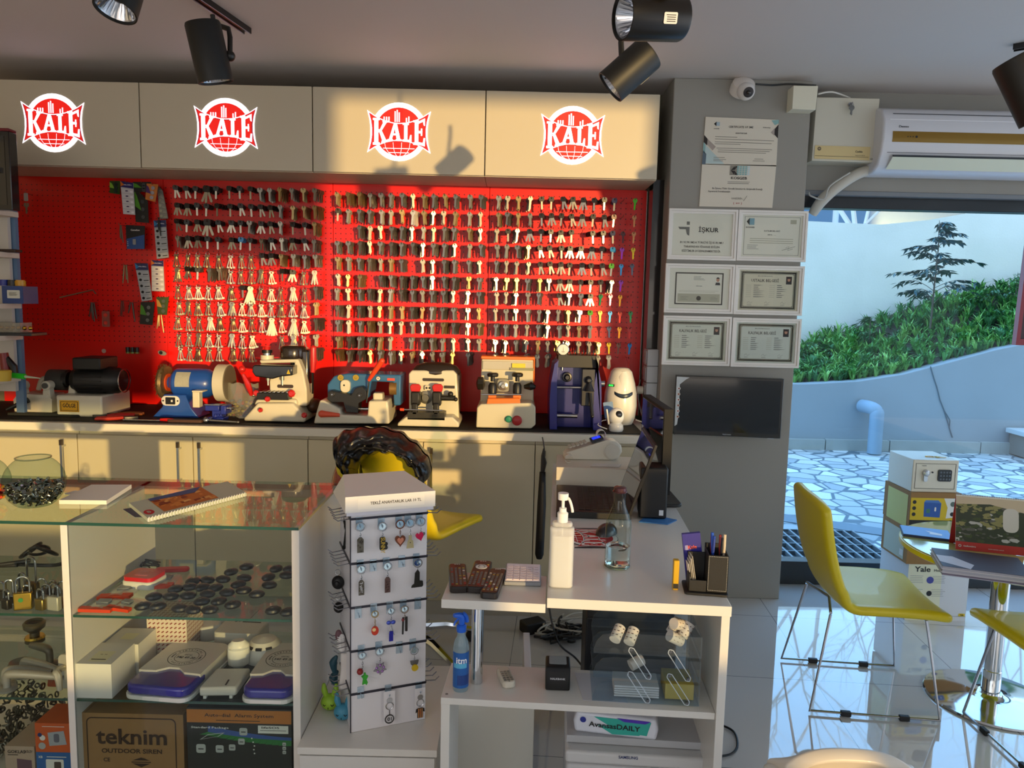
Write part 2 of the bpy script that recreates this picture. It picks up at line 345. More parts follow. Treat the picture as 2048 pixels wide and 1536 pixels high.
# grating
gt = G(); X0, X1, Y0, Y1 = 1.42, 2.25, 4.0, 4.72
gt.bx(X0, X1, Y0, Y1, -.0095, -.008, 1)
for i in range(15): gt.bx(X0+i*(X1-X0)/14-.006, X0+i*(X1-X0)/14+.006, Y0, Y1, -.008, .016)
for i in range(6): gt.bx(X0, X1, Y0+i*(Y1-Y0)/5-.004, Y0+i*(Y1-Y0)/5+.004, -.006, .014)
ob('drain_grating', gt, [C('8A949A', .4, .6), C('22282C', .9)], label='rusty metal floor grating set in the paving outside the window', cat='grating')
# utility box at right edge
u0 = P(2048, 870, y=7.5)
ub = thing('meter_box', 'grey outdoor meter box against the yard wall at right edge', 'box', (u0.x+.02, 7.5, 0))
ob('housing', G().bx(-.08, .4, -.12, .13, 0, .22), C('7F7B74', .7, var=.1), parent=ub, bev=.006)
ob('lid', G().bx(-.12, .42, -.16, .14, .22, .27), C('C4CDD0', .6), parent=ub, bev=.006)
# planting: spiky ground cover
def blade(g, x, y, z, L, az, lean, wd, m):
    d = Vector((math.cos(az), math.sin(az), 0)); sd = Vector((-d.y, d.x, 0))*wd
    p0 = Vector((x, y, z)); p1 = p0+d*L*.35*lean+Vector((0, 0, L*.6)); p2 = p0+d*L*lean+Vector((0, 0, L*(.95-.35*lean)))
    g.add([p0-sd*.6, p0+sd*.6, p1+sd, p1-sd, p2], [(0, 1, 2, 3), (3, 2, 4)], m)
gr = G(); rnd = random.Random(3)
for i in range(1500):
    u = rnd.random(); v = rnd.random()**1.3
    x, y, z = soil(u, v*.92)
    if x > 6.6 or x < 2.2: continue
    L = .11+.10*rnd.random()+.05*v
    mi = rnd.choice((0, 0, 1, 2))
    for k in range(11):
        blade(gr, x, y-.03, z, L*(.7+.5*rnd.random()), rnd.random()*6.283, .25+.75*rnd.random(), .010, mi)
ob('ground_cover_plants', gr, [C('5E9E4C', .55), C('86BC5E', .55), C('3E7A44', .6)], label='spiky green ground cover filling the raised planting bed', cat='plants', kind='stuff', smooth=0)
def leafy(name, label, base, H_, seed, leaf, spread, nb, cols, r0=.012, ll=.07):
    rn = random.Random(seed); t = thing(name, label, 'plant', base); tr = G(); lf = G()
    tr.tube([(0, 0, 0), (rn.uniform(-.02, .02), 0, H_*.4), (rn.uniform(-.03, .03), 0, H_*.75), (0, 0, H_)], [r0, r0*.8, r0*.5, r0*.2], 6)
    for i in range(nb):
        h = H_*(.22+.76*i/nb); a = rn.random()*6.283; l = spread*(1.0-.75*(i/nb))*(.6+.5*rn.random()); up = .12+.25*rn.random()
        p = [Vector((0, 0, h))]
        for k in range(1, 6): p.append(Vector((math.cos(a)*l*k/5, math.sin(a)*l*k/5*.6, h+up*l*math.sin(k/5*2.3))))
        tr.tube(p, [r0*.35]*3+[r0*.2]*3, 4)
        for k in range(2, 6):
            for q in range(leaf):
                c0 = p[k]+Vector((rn.uniform(-.03, .03), rn.uniform(-.03, .03), 0)); az = a+rn.uniform(-1.4, 1.4); d = Vector((math.cos(az), math.sin(az)*.6, -.15-.5*rn.random())).normalized()*ll*(.7+.5*rn.random())
                sd = d.cross(Vector((0, .35, 1))).normalized()*ll*.16
                lf.add([c0, c0+d*.45+sd, c0+d, c0+d*.45-sd], [(0, 1, 2, 3)], rn.randrange(len(cols)))
    ob('stem', tr, C('5B5148', .8), parent=t); ob('foliage', lf, cols, parent=t, smooth=0)
    return t
tb = P(1862, 640, y=8.5)
leafy('sapling', 'slender young tree with narrow dark leaves in front of the yard wall', (tb.x, 8.5, tb.z-.1), 1.22, 5, 7, .62, 34, [C('3E6470', .6), C('35574E', .6), C('5A6E6B', .6)], ll=.10)
for i, (px, py, h, s_) in enumerate(((1985, 600, .35, 8), (1740, 652, .3, 9), (1630, 690, .22, 10), (2030, 590, .45, 11))):
    q = P(px, py+15, y=8.7)
    leafy('small_shrub', ['wispy shrub in the bed right of the young tree', 'low leafy shrub in the bed left of the young tree', 'small sprig at the far left end of the planting bed', 'tall dark shrub at the right end of the planting bed'][i], (q.x, 8.7, q.z-.1), h, s_, 4, .3, 12, [C('4F8250', .6), C('3F6B4C', .6)], .006, .07)
# bare trees beyond the yard wall (their crowns show in the floor's reflection)
def bare(g, p, d, L, r, n, rn):
    q = p+d*L; g.tube([p, p+d*L*.5+Vector((rn.uniform(-.05, .05)*L, rn.uniform(-.05, .05)*L, 0)), q], [r, r*.8, r*.6], 5)
    if n:
        for _ in range(3): 
            e = (d+Vector((rn.uniform(-.8, .8), rn.uniform(-.8, .8), rn.uniform(-.25, .55)))).normalized(); bare(g, q if _ else p+d*L*.7, e, L*.72, r*.55, n-1, rn)
for i, (x, y) in enumerate(((5.2, 11.5), (8.3, 12.2))):
    g = G(); bare(g, Vector((0, 0, 0)), Vector((0, 0, 1)), 2.6, .075, 5, random.Random(20+i))
    ob('bare_tree', g, C('D8CCC0', .85), loc=(x, y, 0), label=['bare leafless tree beyond the yard wall, the nearer one', 'bare leafless tree beyond the yard wall, farther to the right'][i], cat='tree', smooth=0)
# red sign at right edge of the window
rs = thing('window_sign', 'dark red framed panel hanging at the right edge of the window', 'sign', (P(2040, 600, y=3.6).x, 3.6, P(2040, 690, y=3.6).z))
ob('frame', G().ring([(-.02, 0), (.4, 0), (.4, .55), (-.005, .55)], [(.0, .03), (.37, .03), (.37, .52), (.01, .52)], .03, X=FR(0, 0, 0)), C('8A2330', .4), parent=rs)
ob('panel', G().bx(.0, .37, -.02, -.01, .03, .52), C('3B2028', .5), parent=rs)
# ================================================================ key wall: cabinets, pegboards, keys
LOGOW = C('F4F2FF', .4, em=1.6, name='lit_white_acrylic'); LOGOR = C('E01A12', .4, em=.9, name='lit_red_acrylic'); LOGOD = C('B01030', .4, em=.5, name='lit_crimson_acrylic')
def kale(g, X, s, ms, z=0):
    """winged banner over a globe, lettering KALE; ms = white, red, crimson slots"""
    W_, R_, D_ = ms
    g.flat(circ(.83, 40), W_, X, z+.0005); g.flat(circ(.69, 40), R_, X, z+.0012)
    for x, y0, y1 in ((-.45, .28, .42), (-.38, .28, .42), (-.31, .28, .42), (-.13, .28, .58), (-.07, .28, .62), (-.01, .28, .55), (.2, .28, .40), (.27, .28, .44)):
        g.flat([(x, y0), (x+.035, y0), (x+.035, y1), (x, y1)], W_, X, z+.0018)
    for k in (-.42, -.17, .08, .33): g.tube([X @ Vector((k*math.cos(t_)*1.0, -.3-.42*math.sin(t_), z+.0018)) for t_ in (0, .4, .8, 1.2)], .006*s, 4, W_)
    for yv, xw in ((-.48, .46), (-.6, .3)): g.flat([(-xw, yv), (xw, yv), (xw, yv+.018), (-xw, yv+.018)], W_, X, z+.0018)
    def ban(k, dz, m):
        o = []
        w, h = .93-k, .60-k*1.25
        for i in range(11): t_ = -1+i/5; o.append((t_*w, .25-k*.5+(h-.25+k*.5)*t_*t_))
        for i in range(1, 7): t_ = 1-i/3.5*1.0; 
        sd = [(w-.10*(1-t_*t_), t_*h) for t_ in (.6, .2, -.2, -.6)]
        bt = [(-t_*w, -(.25-k*.5)-(h-.25+k*.5)*t_*t_) for t_ in [-1+i/5 for i in range(11)]]
        sl_ = [(-w+.10*(1-t_*t_), t_*h) for t_ in (-.6, -.2, .2, .6)]
        g.flat(o+sd+bt+sl_, m, X, dz)
    ban(0, z+.0026, W_); ban(.05, z+.0034, D_); ban(.085, z+.0042, R_)
    Z = z+.0054
    def q(pl): g.flat(pl, W_, X, Z)
    def bar(x0, x1, y0, y1): q([(x0, y0), (x1, y0), (x1, y1), (x0, y1)])
    # K
    bar(-.72, -.60, -.36, .37); bar(-.76, -.56, .32, .38); bar(-.76, -.56, -.38, -.31)
    q([(-.60, -.03), (-.44, .30), (-.33, .30), (-.52, .0)]); q([(-.60, .06), (-.52, .06), (-.36, -.26), (-.48, -.28)]); bar(-.48, -.31, .26, .31); q([(-.52, -.33), (-.31, -.27), (-.31, -.22), (-.50, -.26)])
    # A
    q([(-.30, -.24), (-.21, -.24), (-.08, .24), (-.15, .24)]); q([(-.15, .24), (-.06, .24), (.05, -.24), (-.06, -.24)]); bar(-.22, -.0, -.10, -.045); bar(-.33, -.18, -.26, -.21); bar(-.09, .08, -.26, -.21)
    # L
    bar(.15, .25, -.25, .24); bar(.11, .29, .20, .25); q([(.11, -.27), (.37, -.29), (.37, -.08), (.33, -.08), (.30, -.22), (.11, -.21)])
    # E
    bar(.46, .57, -.34, .34); bar(.42, .57, .28, .34); bar(.42, .57, -.36, -.29)
    q([(.55, .30), (.76, .40), (.76, .18), (.72, .20), (.70, .30), (.55, .23)]); bar(.55, .68, -.03, .04); bar(.64, .68, -.1, .11); q([(.55, -.34), (.76, -.40), (.77, -.16), (.72, -.16), (.70, -.30), (.55, -.27)])
UY = 3.52
ux = [-2.54, -1.745, -.948, -.150, .652]
cen = [(107, 246), (452, 255), (798, 264), (1145, 271)]
for i in range(4):
    wh = ['far left', 'second from left', 'third from left', 'rightmost']
    c_ = thing('wall_cabinet', f'cream flat-front overhead cabinet with lit round emblem, {wh[i]} of four', 'cabinet', (ux[i], UY, 2.03), group='overhead cabinets in a row above the key wall')
    wd = ux[i+1]-ux[i]
    ob('body', G().bx(.001, wd-.001, .02, WY-UY, 0, .385), C('C2B69E', .5), parent=c_)
    ob('door', G().bx(.0025, wd-.0025, 0, .018, .003, .383), C('C6BCA6', .38, var=.02, vs=2, coat=.2), parent=c_, bev=.0015)
    q = P(*cen[i], y=UY)
    g = G(); kale(g, FR(q.x-ux[i], -.001, q.z-2.03, s=.158), .158, (0, 1, 2), z=.004)
    ob('lit_emblem', g, [LOGOW, LOGOR, LOGOD], parent=c_, smooth=0, label='glowing red and white globe and banner emblem')
# worktop, mat and base cabinets
BX0, BX1, DY = -2.75, .63, 3.29
ob('worktop', G().bx(BX0, .645, 3.265, WY-.005, .832, .868), C('E2DCCB', .35, coat=.2), bev=.002, label='long pale worktop running under the red key wall', cat='worktop')
MAT_ = C('15130F', .75, bump=.3, bs=200)
g = G().bx(-2.7, .60, 3.30, 3.83, .869, .8725)
ob('rubber_mat', g, MAT_, label='black rubber mat covering the worktop under the machines', cat='mat')
edges = [P(x, 950, y=DY).x for x in (-60, 157, 387, 616, 846, 1069)]+[.63]
hand = {0: 'r', 1: 'r', 2: 'l', 3: 'r', 4: 'l', 5: 'l'}
DM = C('CFC3A3', .36, var=.02, vs=2, coat=.2)
for ui, (a, b_) in enumerate(((0, 1), (1, 3), (3, 5), (5, 6))):
    x0, x1 = edges[a], edges[b_]
    lab = ['cream base cabinet at the far left under the worktop', 'cream base cabinet with two doors left of the draped chair', 'cream base cabinet with two doors behind the draped yellow chair', 'cream base cabinet at the right end behind the card machine'][ui]
    c_ = thing('base_cabinet', lab, 'cabinet', (x0, DY, 0), group='base cabinets under the worktop')
    ob('body', G().bx(.001, x1-x0-.001, .02, .57, .07, .83), C('CFC6AE', .5), parent=c_)
    ob('plinth', G().bx(.001, x1-x0-.001, .012, .5, 0, .068), C('BEB8AA', .5), parent=c_)
    for d in range(a, b_):
        e0, e1 = edges[d]-x0, edges[d+1]-x0
        dr = ob('door', G().bx(e0+.002, e1-.002, 0, .018, .072, .812), DM, parent=c_, bev=.0015)
        hx = e1-.055 if hand[d] == 'r' else e0+.04
        hg = G()
        hg.bx(hx-.005, hx+.005, -.034, -.026, .60, .78); 
        for hz in (.60, .78): hg.bx(hx-.006, hx+.006, -.036, -.024, hz-.012, hz+.012, 1)
        for hz in (.618, .762): hg.bx(hx-.004, hx+.004, -.03, 0, hz-.004, hz+.004)
        ob('handle', hg, [STEEL, C('4B4038', .35, .6)], parent=dr)
# ---- pegboards
def peg_mat():
    mt = bpy.data.materials.new('red_pegboard'); mt.use_nodes = True; n = mt.node_tree; b = n.nodes['Principled BSDF']; L = n.links.new
    t = n.nodes.new('ShaderNodeTexCoord'); sp = n.nodes.new('ShaderNodeSeparateXYZ'); L(t.outputs['Object'], sp.inputs[0])
    def M(op, a, b_=None):
        q = n.nodes.new('ShaderNodeMath'); q.operation = op
        for i, v in enumerate((a, b_)):
            if v is None: continue
            if isinstance(v, (int, float)): q.inputs[i].default_value = v
            else: L(v, q.inputs[i])
        return q.outputs[0]
    ds = []
    for ax in (0, 2):
        f = M('FRACT', M('MULTIPLY', sp.outputs[ax], 1/.0262)); ds.append(M('POWER', M('SUBTRACT', f, .5), 2))
    d = M('ADD', ds[0], ds[1]); hole = M('LESS_THAN', d, .0135)
    hole = M('MULTIPLY', hole, M('GREATER_THAN', sp.outputs[2], .31))
    hole = M('MULTIPLY', hole, M('LESS_THAN', sp.outputs[2], 1.13))
    mx = n.nodes.new('ShaderNodeMixRGB'); mx.inputs[1].default_value = lin('E4140A'); mx.inputs[2].default_value = lin('4A0805'); L(hole, mx.inputs[0]); L(mx.outputs[0], b.inputs['Base Color']); b.inputs['Roughness'].default_value = .33
    bm_ = n.nodes.new('ShaderNodeBump'); bm_.invert = True; bm_.inputs['Distance'].default_value = .002; bm_.inputs['Strength'].default_value = .6; L(hole, bm_.inputs['Height']); L(bm_.outputs[0], b.inputs['Normal'])
    return mt
PEG = peg_mat()
px_ = [-2.66, -1.795, -.932, -.135, .663]
PY = 3.84; PZ = .875
boards = []
for i in range(4):
    lab = ['red pegboard at the far left with only a few packs', 'red pegboard second from left crowded with brassy keys', 'red pegboard third from left with silver key blanks', 'rightmost red pegboard with black and coloured keys'][i]
    t = thing('pegboard', lab, 'pegboard', (px_[i], PY, PZ), group='red pegboards under the overhead cabinets')
    ob('panel', G().bx(.0008, px_[i+1]-px_[i]-.0008, 0, .018, 0, 2.03-PZ), PEG, parent=t, bev=.001)
    if i == 3: ob('edge_strip', G().bx(.7985, .8005, -.002, .02, 0, 1.15), C('F4EEF4', .3), parent=t)
    boards.append(t)
hook_count = [0]*4; hook_rest = [G() for _ in range(4)]
HK = C('8A6A5A', .3, .8)
def hook_geo(L): return [(0, 0, 0), (0, -L, -.002), (0, -L-.004, .006)]
hkp = {}
def add_hook(bi, x, z, L=.10):
    if hook_count[bi] < 100:
        Lk = round(L, 2)
        if Lk not in hkp:
            g = G(); g.tube([(0, 0, 0), (0, -Lk, 0), (0, -Lk-.006, .009)], .0013, 5); hkp[Lk] = ob('hook', g, HK, parent=boards[bi]); h = hkp[Lk]
        else: h = dup(hkp[Lk], parent=boards[bi])
        h.location = (x-px_[bi], 0, z-PZ)
    else:
        q = Vector((x-px_[bi], 0, z-PZ)); hook_rest[bi].tube([q, q+Vector((0, -L, 0)), q+Vector((0, -L-.006, .009))], .0013, 5)
    hook_count[bi] += 1
# key prototypes, hung from the hole at the origin, facing the room (-Y)
KS = C('85827A', .33, .9); KS2 = C('A9A496', .3, .9); KB = C('A08A60', .33, .85); KP = C('131110', .4); KL = C('D6C9A0', .22, .95)
def key_head(kind):
    if kind == 0: return [(.0118*math.cos(a)*(1+.10*math.cos(3*a+1.57)), .0105*math.sin(a)*(1+.10*math.cos(3*a+1.57))-.004) for a in [2*math.pi*k/18 for k in range(18)]]
    if kind == 1: return rr(.025, .020, .006, 3, 0, -.004)[:16]+[]
    return [(.0112*math.cos(a), .0112*math.sin(a)-.004) for a in [2*math.pi*k/16 for k in range(16)]]
def key_geo(g, hk=0, bl=.042, bw=.0088, m=0, X=None, mb=None):
    o = key_head(hk); n = len(o)
    inn = [(.003*math.cos(2*math.pi*k/n+(math.atan2(o[0][1], o[0][0]))), .003*math.sin(2*math.pi*k/n)+.0) for k in range(n)]
    g.ring(o, inn, .0024, m, X)
    y = -.014; b2 = bw/2; mb = m if mb is None else mb
    g.prism([(-b2, y), (-b2, y-bl+.004), (-b2*.2, y-bl), (b2*.5, y-bl+.003), (b2*.6, y-bl*.86), (b2, y-bl*.78), (b2*.6, y-bl*.68), (b2, y-bl*.6), (b2*.75, y-bl*.5), (b2, y-bl*.4), (b2, y)], .002, mb, X)
    g.bx(-.006, .006, y-.003, y+.004, 0, .0026, m, X)
blank_p = [None]*4
def park(o): return o
def proto_blank(i):
    if blank_p[i] is None:
        g = G(); Xf = FR(0, 0, 0, rot=0)
        key_geo(g, (0, 1, 2, 0)[i], (.043, .040, .036, .046)[i], X=Xf)
        if i != 2: key_geo(g, (0, 1, 2, 0)[i], .04, X=FR(.001, .006, 0, rot=(4, -5, 3, 6)[i]))
        if i == 3: key_geo(g, 0, .044, X=FR(0, .011, 0, rot=-7))
        blank_p[i] = [g, None]
    return blank_p[i]
used = {}
def place(pkey, make, x, y, z, rot, label, group, cat, scale=1):
    """first call uses the prototype itself, later ones copies"""
    if pkey not in used: o = make(); used[pkey] = o
    else: o = dup(used[pkey])
    o.location = (x, y, z); o.rotation_euler = rot; o.scale = (scale,)*3
    o['label'] = label; o['category'] = cat
    if group: o['group'] = group
    elif 'group' in o: del o['group']
    return o
def mk_blank(i, mat):
    def f():
        t = thing('key_blank_stack', None, None)
        for k in range(5):
            g = G(); hk = ((0, 1, 2, 0)[i]+(k == 3)) % 3; key_geo(g, hk, (.045, .042, .038, .048)[i]-.001*(k % 2), X=FR(0, .019*k, 0, rot=(0, 5, -4, 7, -6)[(k+i) % 5] if k else 0), bw=(.0095, .0085, .008, .0105)[i])
            if k: key_geo(g, hk, .041, X=FR(0, .019*k+.009, 0, rot=(4, -5, 3, 6)[(k*i) % 4]))
            ob('key_blank', g, mat, parent=t)
        return t
    return f
def mk_headed(hm, nb, bm_=KS2):
    def f():
        t = thing('plastic_headed_key', None, None)
        g = G(); g.ring(rr(.026, .024, .008, 3, 0, -.004), circ(.0035, 16, 0, .0, a0=22), .0065, 0, FR(0, .003, 0)); hd = ob('head', g, hm, parent=t)
        for q in range(1, 4): dup(hd, loc=(0, .024*q, 0), rot=(0, R((-6, 9, -4)[q-1]), 0), parent=t)
        for k in range(nb):
            g = G(); a = (0, 22, -20)[k] if nb > 1 else 0
            g.prism([(-.0045, -.012), (-.0045, -.052), (0, -.056), (.0045, -.052), (.0045, -.012)], .002, 0, FR(0, .001+.003*k, 0, rot=a)); ob('blade', g, bm_, parent=t)
        return t
    return f
def mk_colour(hx, nm):
    def f():
        g = G(); key_geo(g, 2, .038, X=FR(0, 0, 0), mb=1); return ob('coloured_key', g, [C(hx, .35, .2), C(hx, .3, .5)])
    return f
def mk_bunch(n, L, long_):
    def f():
        t = thing('key_bunch', None, None)
        g = G(); g.tube([(math.sin(a)*.009, 0, -.003+math.cos(a)*.009) for a in [k*6.283/14 for k in range(14)]], .0011, 5, closed=True); ob('ring', g, STEEL, parent=t)
        for k in range(n):
            a = (k-(n-1)/2)*(30/n)+((k*37) % 7-3)*1.5
            g = G(); X = T(0, 0, -.006) @ FR(0, -.004+.003*k, 0, rot=a)
            if long_:
                g.ring(circ(.010, 14, 0, -.008, ry=.007), circ(.006, 14, 0, -.008, ry=.004), .0022, 0, X)
                g.bx(-.0022, .0022, -L, -.014, -.001, .0032, 0, X); g.bx(-.0022, .009, -L, -L+.009, 0, .002, 0, X)
            else: key_geo(g, k % 3, L-.014, X=X)
            ob('key', g, KL if k % 2 else KS2, parent=t)
        return t
    return f
rows_mid = [377+9, 410.5+9, 443+9, 475+9, 508+9, 541.5+9, 570+9, 603.5+9, 634.5+9, 666.5+9, 694+9]
KY = 3.735
midx = [135, 225, 315, 400, 487, 572, 660, 747, 835, 915, 1003, 1090, 1213, 1302]; mid_px = [x/4.04+640 for x in midx]
rgx = [140, 218, 298, 385, 475, 550, 635, 712, 797, 878, 957, 1035, 1108, 1195]; rg_px = [x/3.84+960 for x in rgx]
mid_x = [P(px, 388, y=KY).x for px in mid_px]; rg_x = [P(px, 392, y=KY).x for px in rg_px]
zrow = [P(673, y, y=KY).z for y in rows_mid]
secname = ['left', 'second', 'third', 'rightmost']
def hang(code, x, z, bi, r, c, L=.10):
    rn = random
    rot = (0, 0, R(rn.uniform(-14, 14))); y = PY-L+rn.uniform(.0, .01); tilt = R(rn.uniform(-4, 4)); rot = (0, tilt, rot[2])
    where = f'{ORD[c]} along row {r} of the {secname[bi]} red pegboard'
    add_hook(bi, x, z-.0005, L)
    G1 = 'silver key blanks on the red pegboards'; G2 = 'black headed keys on the red pegboards'; G3 = 'brassy key bunches on the crowded pegboard'; G4 = 'coloured keys at the right of the pegboards'
    if code == 's':
        i = rn.choice((0, 1, 2, 3)); mt = rn.choice(((0, KS), (1, KS2), (0, KS), (0, KS), (2, KB))); nm = ['grey steel', 'bright silver', 'brassy'][mt[0]]
        place(('s', i, mt[0]), mk_blank(i, mt[1]), x, y, z, rot, f'{nm} stacked key blanks, {where}', G1, 'keys')
    elif code == 'w': place(('w',), mk_blank(0, C('F2EEE4', .2, .5)), x, y, z, rot, f'very bright pale stacked key blanks, {where}', G1, 'keys', 1.15)
    elif code == 'k':
        n = rn.choice((1, 1, 2, 3)); place(('k', n), mk_headed(KP, n), x, y, z, rot, f'black headed key blank, {where}', G2, 'key')
    elif code == 'K': place(('k', 3), mk_headed(KP, 3), x, y, z, rot, f'black headed key blank, {where}', G2, 'key', 1.35)
    elif code == 'l':
        i = rn.choice((3, 3, 4)); long_ = rn.random() < .75
        place(('l', i, long_), mk_bunch(i, .066, long_), x, y, z, rot, f'bunch of brassy keys, {where}', G3, 'keys')
    elif code == 'L': place(('L',), mk_bunch(7, .085, False), x, y, z, rot, f'big fanned bunch of keys, {where}', G3, 'keys')
    elif code in COL:
        hx, nm = COL[code]; 
        if code in 'bnrgc': place((code,), mk_headed(C(hx, .35), 1), x, y, z, rot, f'{nm} headed key, {where}', G4, 'key')
        else: place((code,), mk_colour(hx, nm), x, y, z, rot, f'{nm} key, {where}', G4, 'key')
COL = {'G': ('4FBF2A', 'lime green'), 'O': ('C98A5A', 'copper coloured'), 'Y': ('E0C22A', 'yellow'), 'P': ('8A2AB0', 'purple'), 'C': ('2A94E0', 'sky blue'), 'R': ('B8201A', 'red'), 'E': ('1F8A4A', 'green'), 'V': ('D07AA0', 'pink'), 'A': ('E09A20', 'orange yellow'), 'T': ('5A6A80', 'slate blue'), 'D': ('3A1420', 'dark maroon'),
       'b': ('2A6FC0', 'blue'), 'n': ('1A2450', 'navy blue'), 'r': ('6A2418', 'red brown'), 'g': ('58B02A', 'bright green'), 'c': ('2F8FC8', 'cyan blue')}
MID = ['ssssssssssssss', 'ksssssswssssss', '--ssssssssssss', 'ssssssssssssss', 'sssssss-ssssss', 'sss-ssssssssss', 'ssssssssssssss', 'ssssssssssssss', 'ssssssssssssss', 'ssssss-sssssss', 'sssssssssssss-']
RGT = ['sssskkkkkkkn-G', 'sssskkkkkkkr-O', 'skskkkkk-kknDO', 'sssskkkkkkkcPY', 'sssskkkkkkkgCT', 'ssssssskkkksP-'.replace('sssssss', 'ssssssk', 1), 'sssss-ksskEVAR', 'sssssssssgACRE', 'sssssssssssTAR'.replace('sTAR', '-TAR'), 'ssssssssssssYD', 'ss-ssss---ss-R']
RGT[9] = 'sssssssssssYDC'
for r in range(11):
    c = 0
    for k, ch in enumerate(MID[r]):
        if ch == '-': 
            continue
        c += 1; hang(ch, mid_x[k]+random.uniform(-.003, .003), zrow[r]+random.uniform(-.002, .002), 2 if mid_x[k] < px_[3] else 3, r+1, c)
    c0 = 0
    for k, ch in enumerate(RGT[r]):
        if ch == '-':
            add_hook(3, rg_x[k], zrow[r], .10); continue
        c0 += 1; hang(ch, rg_x[k]+random.uniform(-.003, .003), zrow[r]+random.uniform(-.002, .002), 3, r+1, c0)
lfx = [200, 285, 365, 450, 535, 640, 722, 800, 885, 965, 1050, 1145, 1235, 1325]; lf_x = [P(x/4.042+300, 380, y=KY).x for x in lfx]
lrow = [366+7, 400.6+7, 434+7, 467.4+7, 498.3+7, 529+7, 562.7+7, 594.8+7, 625.7+7, 659+7, 686.4+7]
lz = [P(350, y, y=KY).z for y in lrow]
LFT = ['kkkKkkkkssssss', 'kkkkkkkkkkssss', 'kkkKkkkskkskks', 'skkkkkckskskks', 'llllllllkkssss', 'lkksslllllkkll', 'llllllkLllllls', 'lllllll-lllll-'.replace('-lllll-', 'slllll s'.replace(' ', '')[:7]), 'lllllllllLlLls', 'llllllll--lLls', 'llllllll----ls']
LFT[7] = 'lllllllllllllS'.replace('S', 's')
for r in range(11):
    c = 0
    for k, ch in enumerate(LFT[r]):
        if ch == '-': continue
        c += 1; hang(ch, lf_x[k]+random.uniform(-.004, .004), lz[r]+random.uniform(-.003, .003), 1, r+1, c)
# ================================================================ machines on the worktop
MZ = .8730
def onp(y0, o):
    """photo pixel -> (x, z) in the local frame of a thing standing at o, on its own front plane y0"""
    def f(*a):
        pts = a[0] if len(a) == 1 else [a]
        r = [(P(px, py, y=y0).x-o[0], P(px, py, y=y0).z-o[2]) for px, py in pts]
        return r if len(a) == 1 else r[0]
    return f
def base_at(px, y): 
    q = P(px, 800, y=y); return (q.x, y, MZ)
def pz(g, poly, yb, dep, m=0): return g.prism(poly, dep, m, FR(0, yb, 0))   # slab from yb towards the room
# --- 1 old duplicating machine with black motor
o = base_at(120, 3.40); L = onp(3.42, o)
t = thing('key_milling_machine', 'old cream key milling machine with a ribbed black motor and brass plate', 'machine', o)
ob('base_slab', G().bx(L(20, 826)[0], L(165, 830)[0], 0, .3, 0, .014), C('22241F', .6), parent=t, bev=.003)
g = G(); x0, x1 = L(117, 800)[0], L(208, 800)[0]
g.bx(x0, x1, .0, .26, .0, L(150, 790)[1]); g.prism([(x0, .06), (x0+.05, .06), (x0+.04, .14), (x0+.012, .14)], .08, 0, FR(0, .16, 0)); 
bs = ob('motor_base', g, CREAM, parent=t, bev=.008)
g = G(); X = FR((L(144, 810)[0]), -.001, (L(144, 811)[1])); g.prism([(-.045, -.027), (.045, -.027), (.045, .027), (-.045, .027)], .0015, 0, X); g.text('GÖLGE', .06, X @ T(0, .002, .0016), 1, h=.018); g.ring([(-.04, -.022), (.04, -.022), (.04, .022), (-.04, .022)], [(-.038, -.02), (.038, -.02), (.038, .02), (-.038, .02)], .001, 1, X, .0015)
ob('name_plate', g, [BRASS, INK], parent=bs, label='brass name plate')
cx, cz = L(182, 764); zc = cz; rM = .066
g = G(); g.lathe([(.0, -.12), (.05, -.118), (.058, -.10), (rM, -.09), (rM, .055), (.062, .07), (.062, .09), (.05, .112), (.0, .115)], 28, 0, T(cx-.01, .11, zc, ry=90))
for k in range(20):
    a = k*2*math.pi/20; g.box((0, 0, 0), (.125, .004, .012), 0, T(cx-.03, .11+math.cos(a)*rM, zc+math.sin(a)*rM, rx=math.degrees(a)-90))
g.cyl((cx-.21, .11, zc), (cx-.12, .11, zc), .012, n=12); g.cyl((cx-.175, .11, zc), (cx-.15, .11, zc), .04, n=20)
mo = ob('motor', g, C('131313', .45, var=.1), parent=t)
g = G(); p0, p1 = L(142, 742), L(197, 717); g.bx(p0[0], p1[0], .03, .19, zc+.055, p1[1]); ob('terminal_box', g, C('151512', .5), parent=mo, bev=.006)
g = G(); g.ring(circ(.058, 24), circ(.054, 24), .004, 0, T(cx+.107, .11, zc, ry=90)); ob('fan_ring', g, STEEL, parent=mo)
g = G(); g.cyl((L(75, 775)[0], .12, zc-.005), (L(112, 775)[0], .12, zc-.005), .05, n=24); ob('spindle_drum', g, C('3B3A36', .55), parent=t)
g = G(); a, b_ = L(25, 800)[0], L(100, 800)[0]
g.prism([(a, .014), (b_, .014), (b_+.002, .075), (b_-.02, .095), (a+.02, .1), (a-.004, .07)], .13, 0, FR(0, .16, 0))
for px in (37, 88):
    q = L(px, 772); g.cyl((q[0], .03, q[1]), (q[0], .07, q[1]), .022, n=18); g.prism([(q[0]-.02, .08), (q[0]+.02, .08), (q[0]+.012, q[1]+.01), (q[0]-.012, q[1]+.01)], .035, 0, FR(0, .07, 0)); g.cyl((q[0], .02, q[1]), (q[0], .032, q[1]), .013, n=14, m=1)
g.tube([(L(55, 780)[0], .1, .11), (L(62, 757)[0], .1, .16), (L(75, 760)[0], .1, .16), (L(80, 790)[0], .1, .1)], .012, 8, sm=4)
ob('clamp_carriage', g, [CREAM, C('55544E', .5)], parent=t, bev=.003)
g = G(); g.tube([(L(25, 818)[0], -.02, .03), (L(62, 800)[0], .0, .075)], [.008, .014], 10); ob('lever', g, BLK, parent=t)
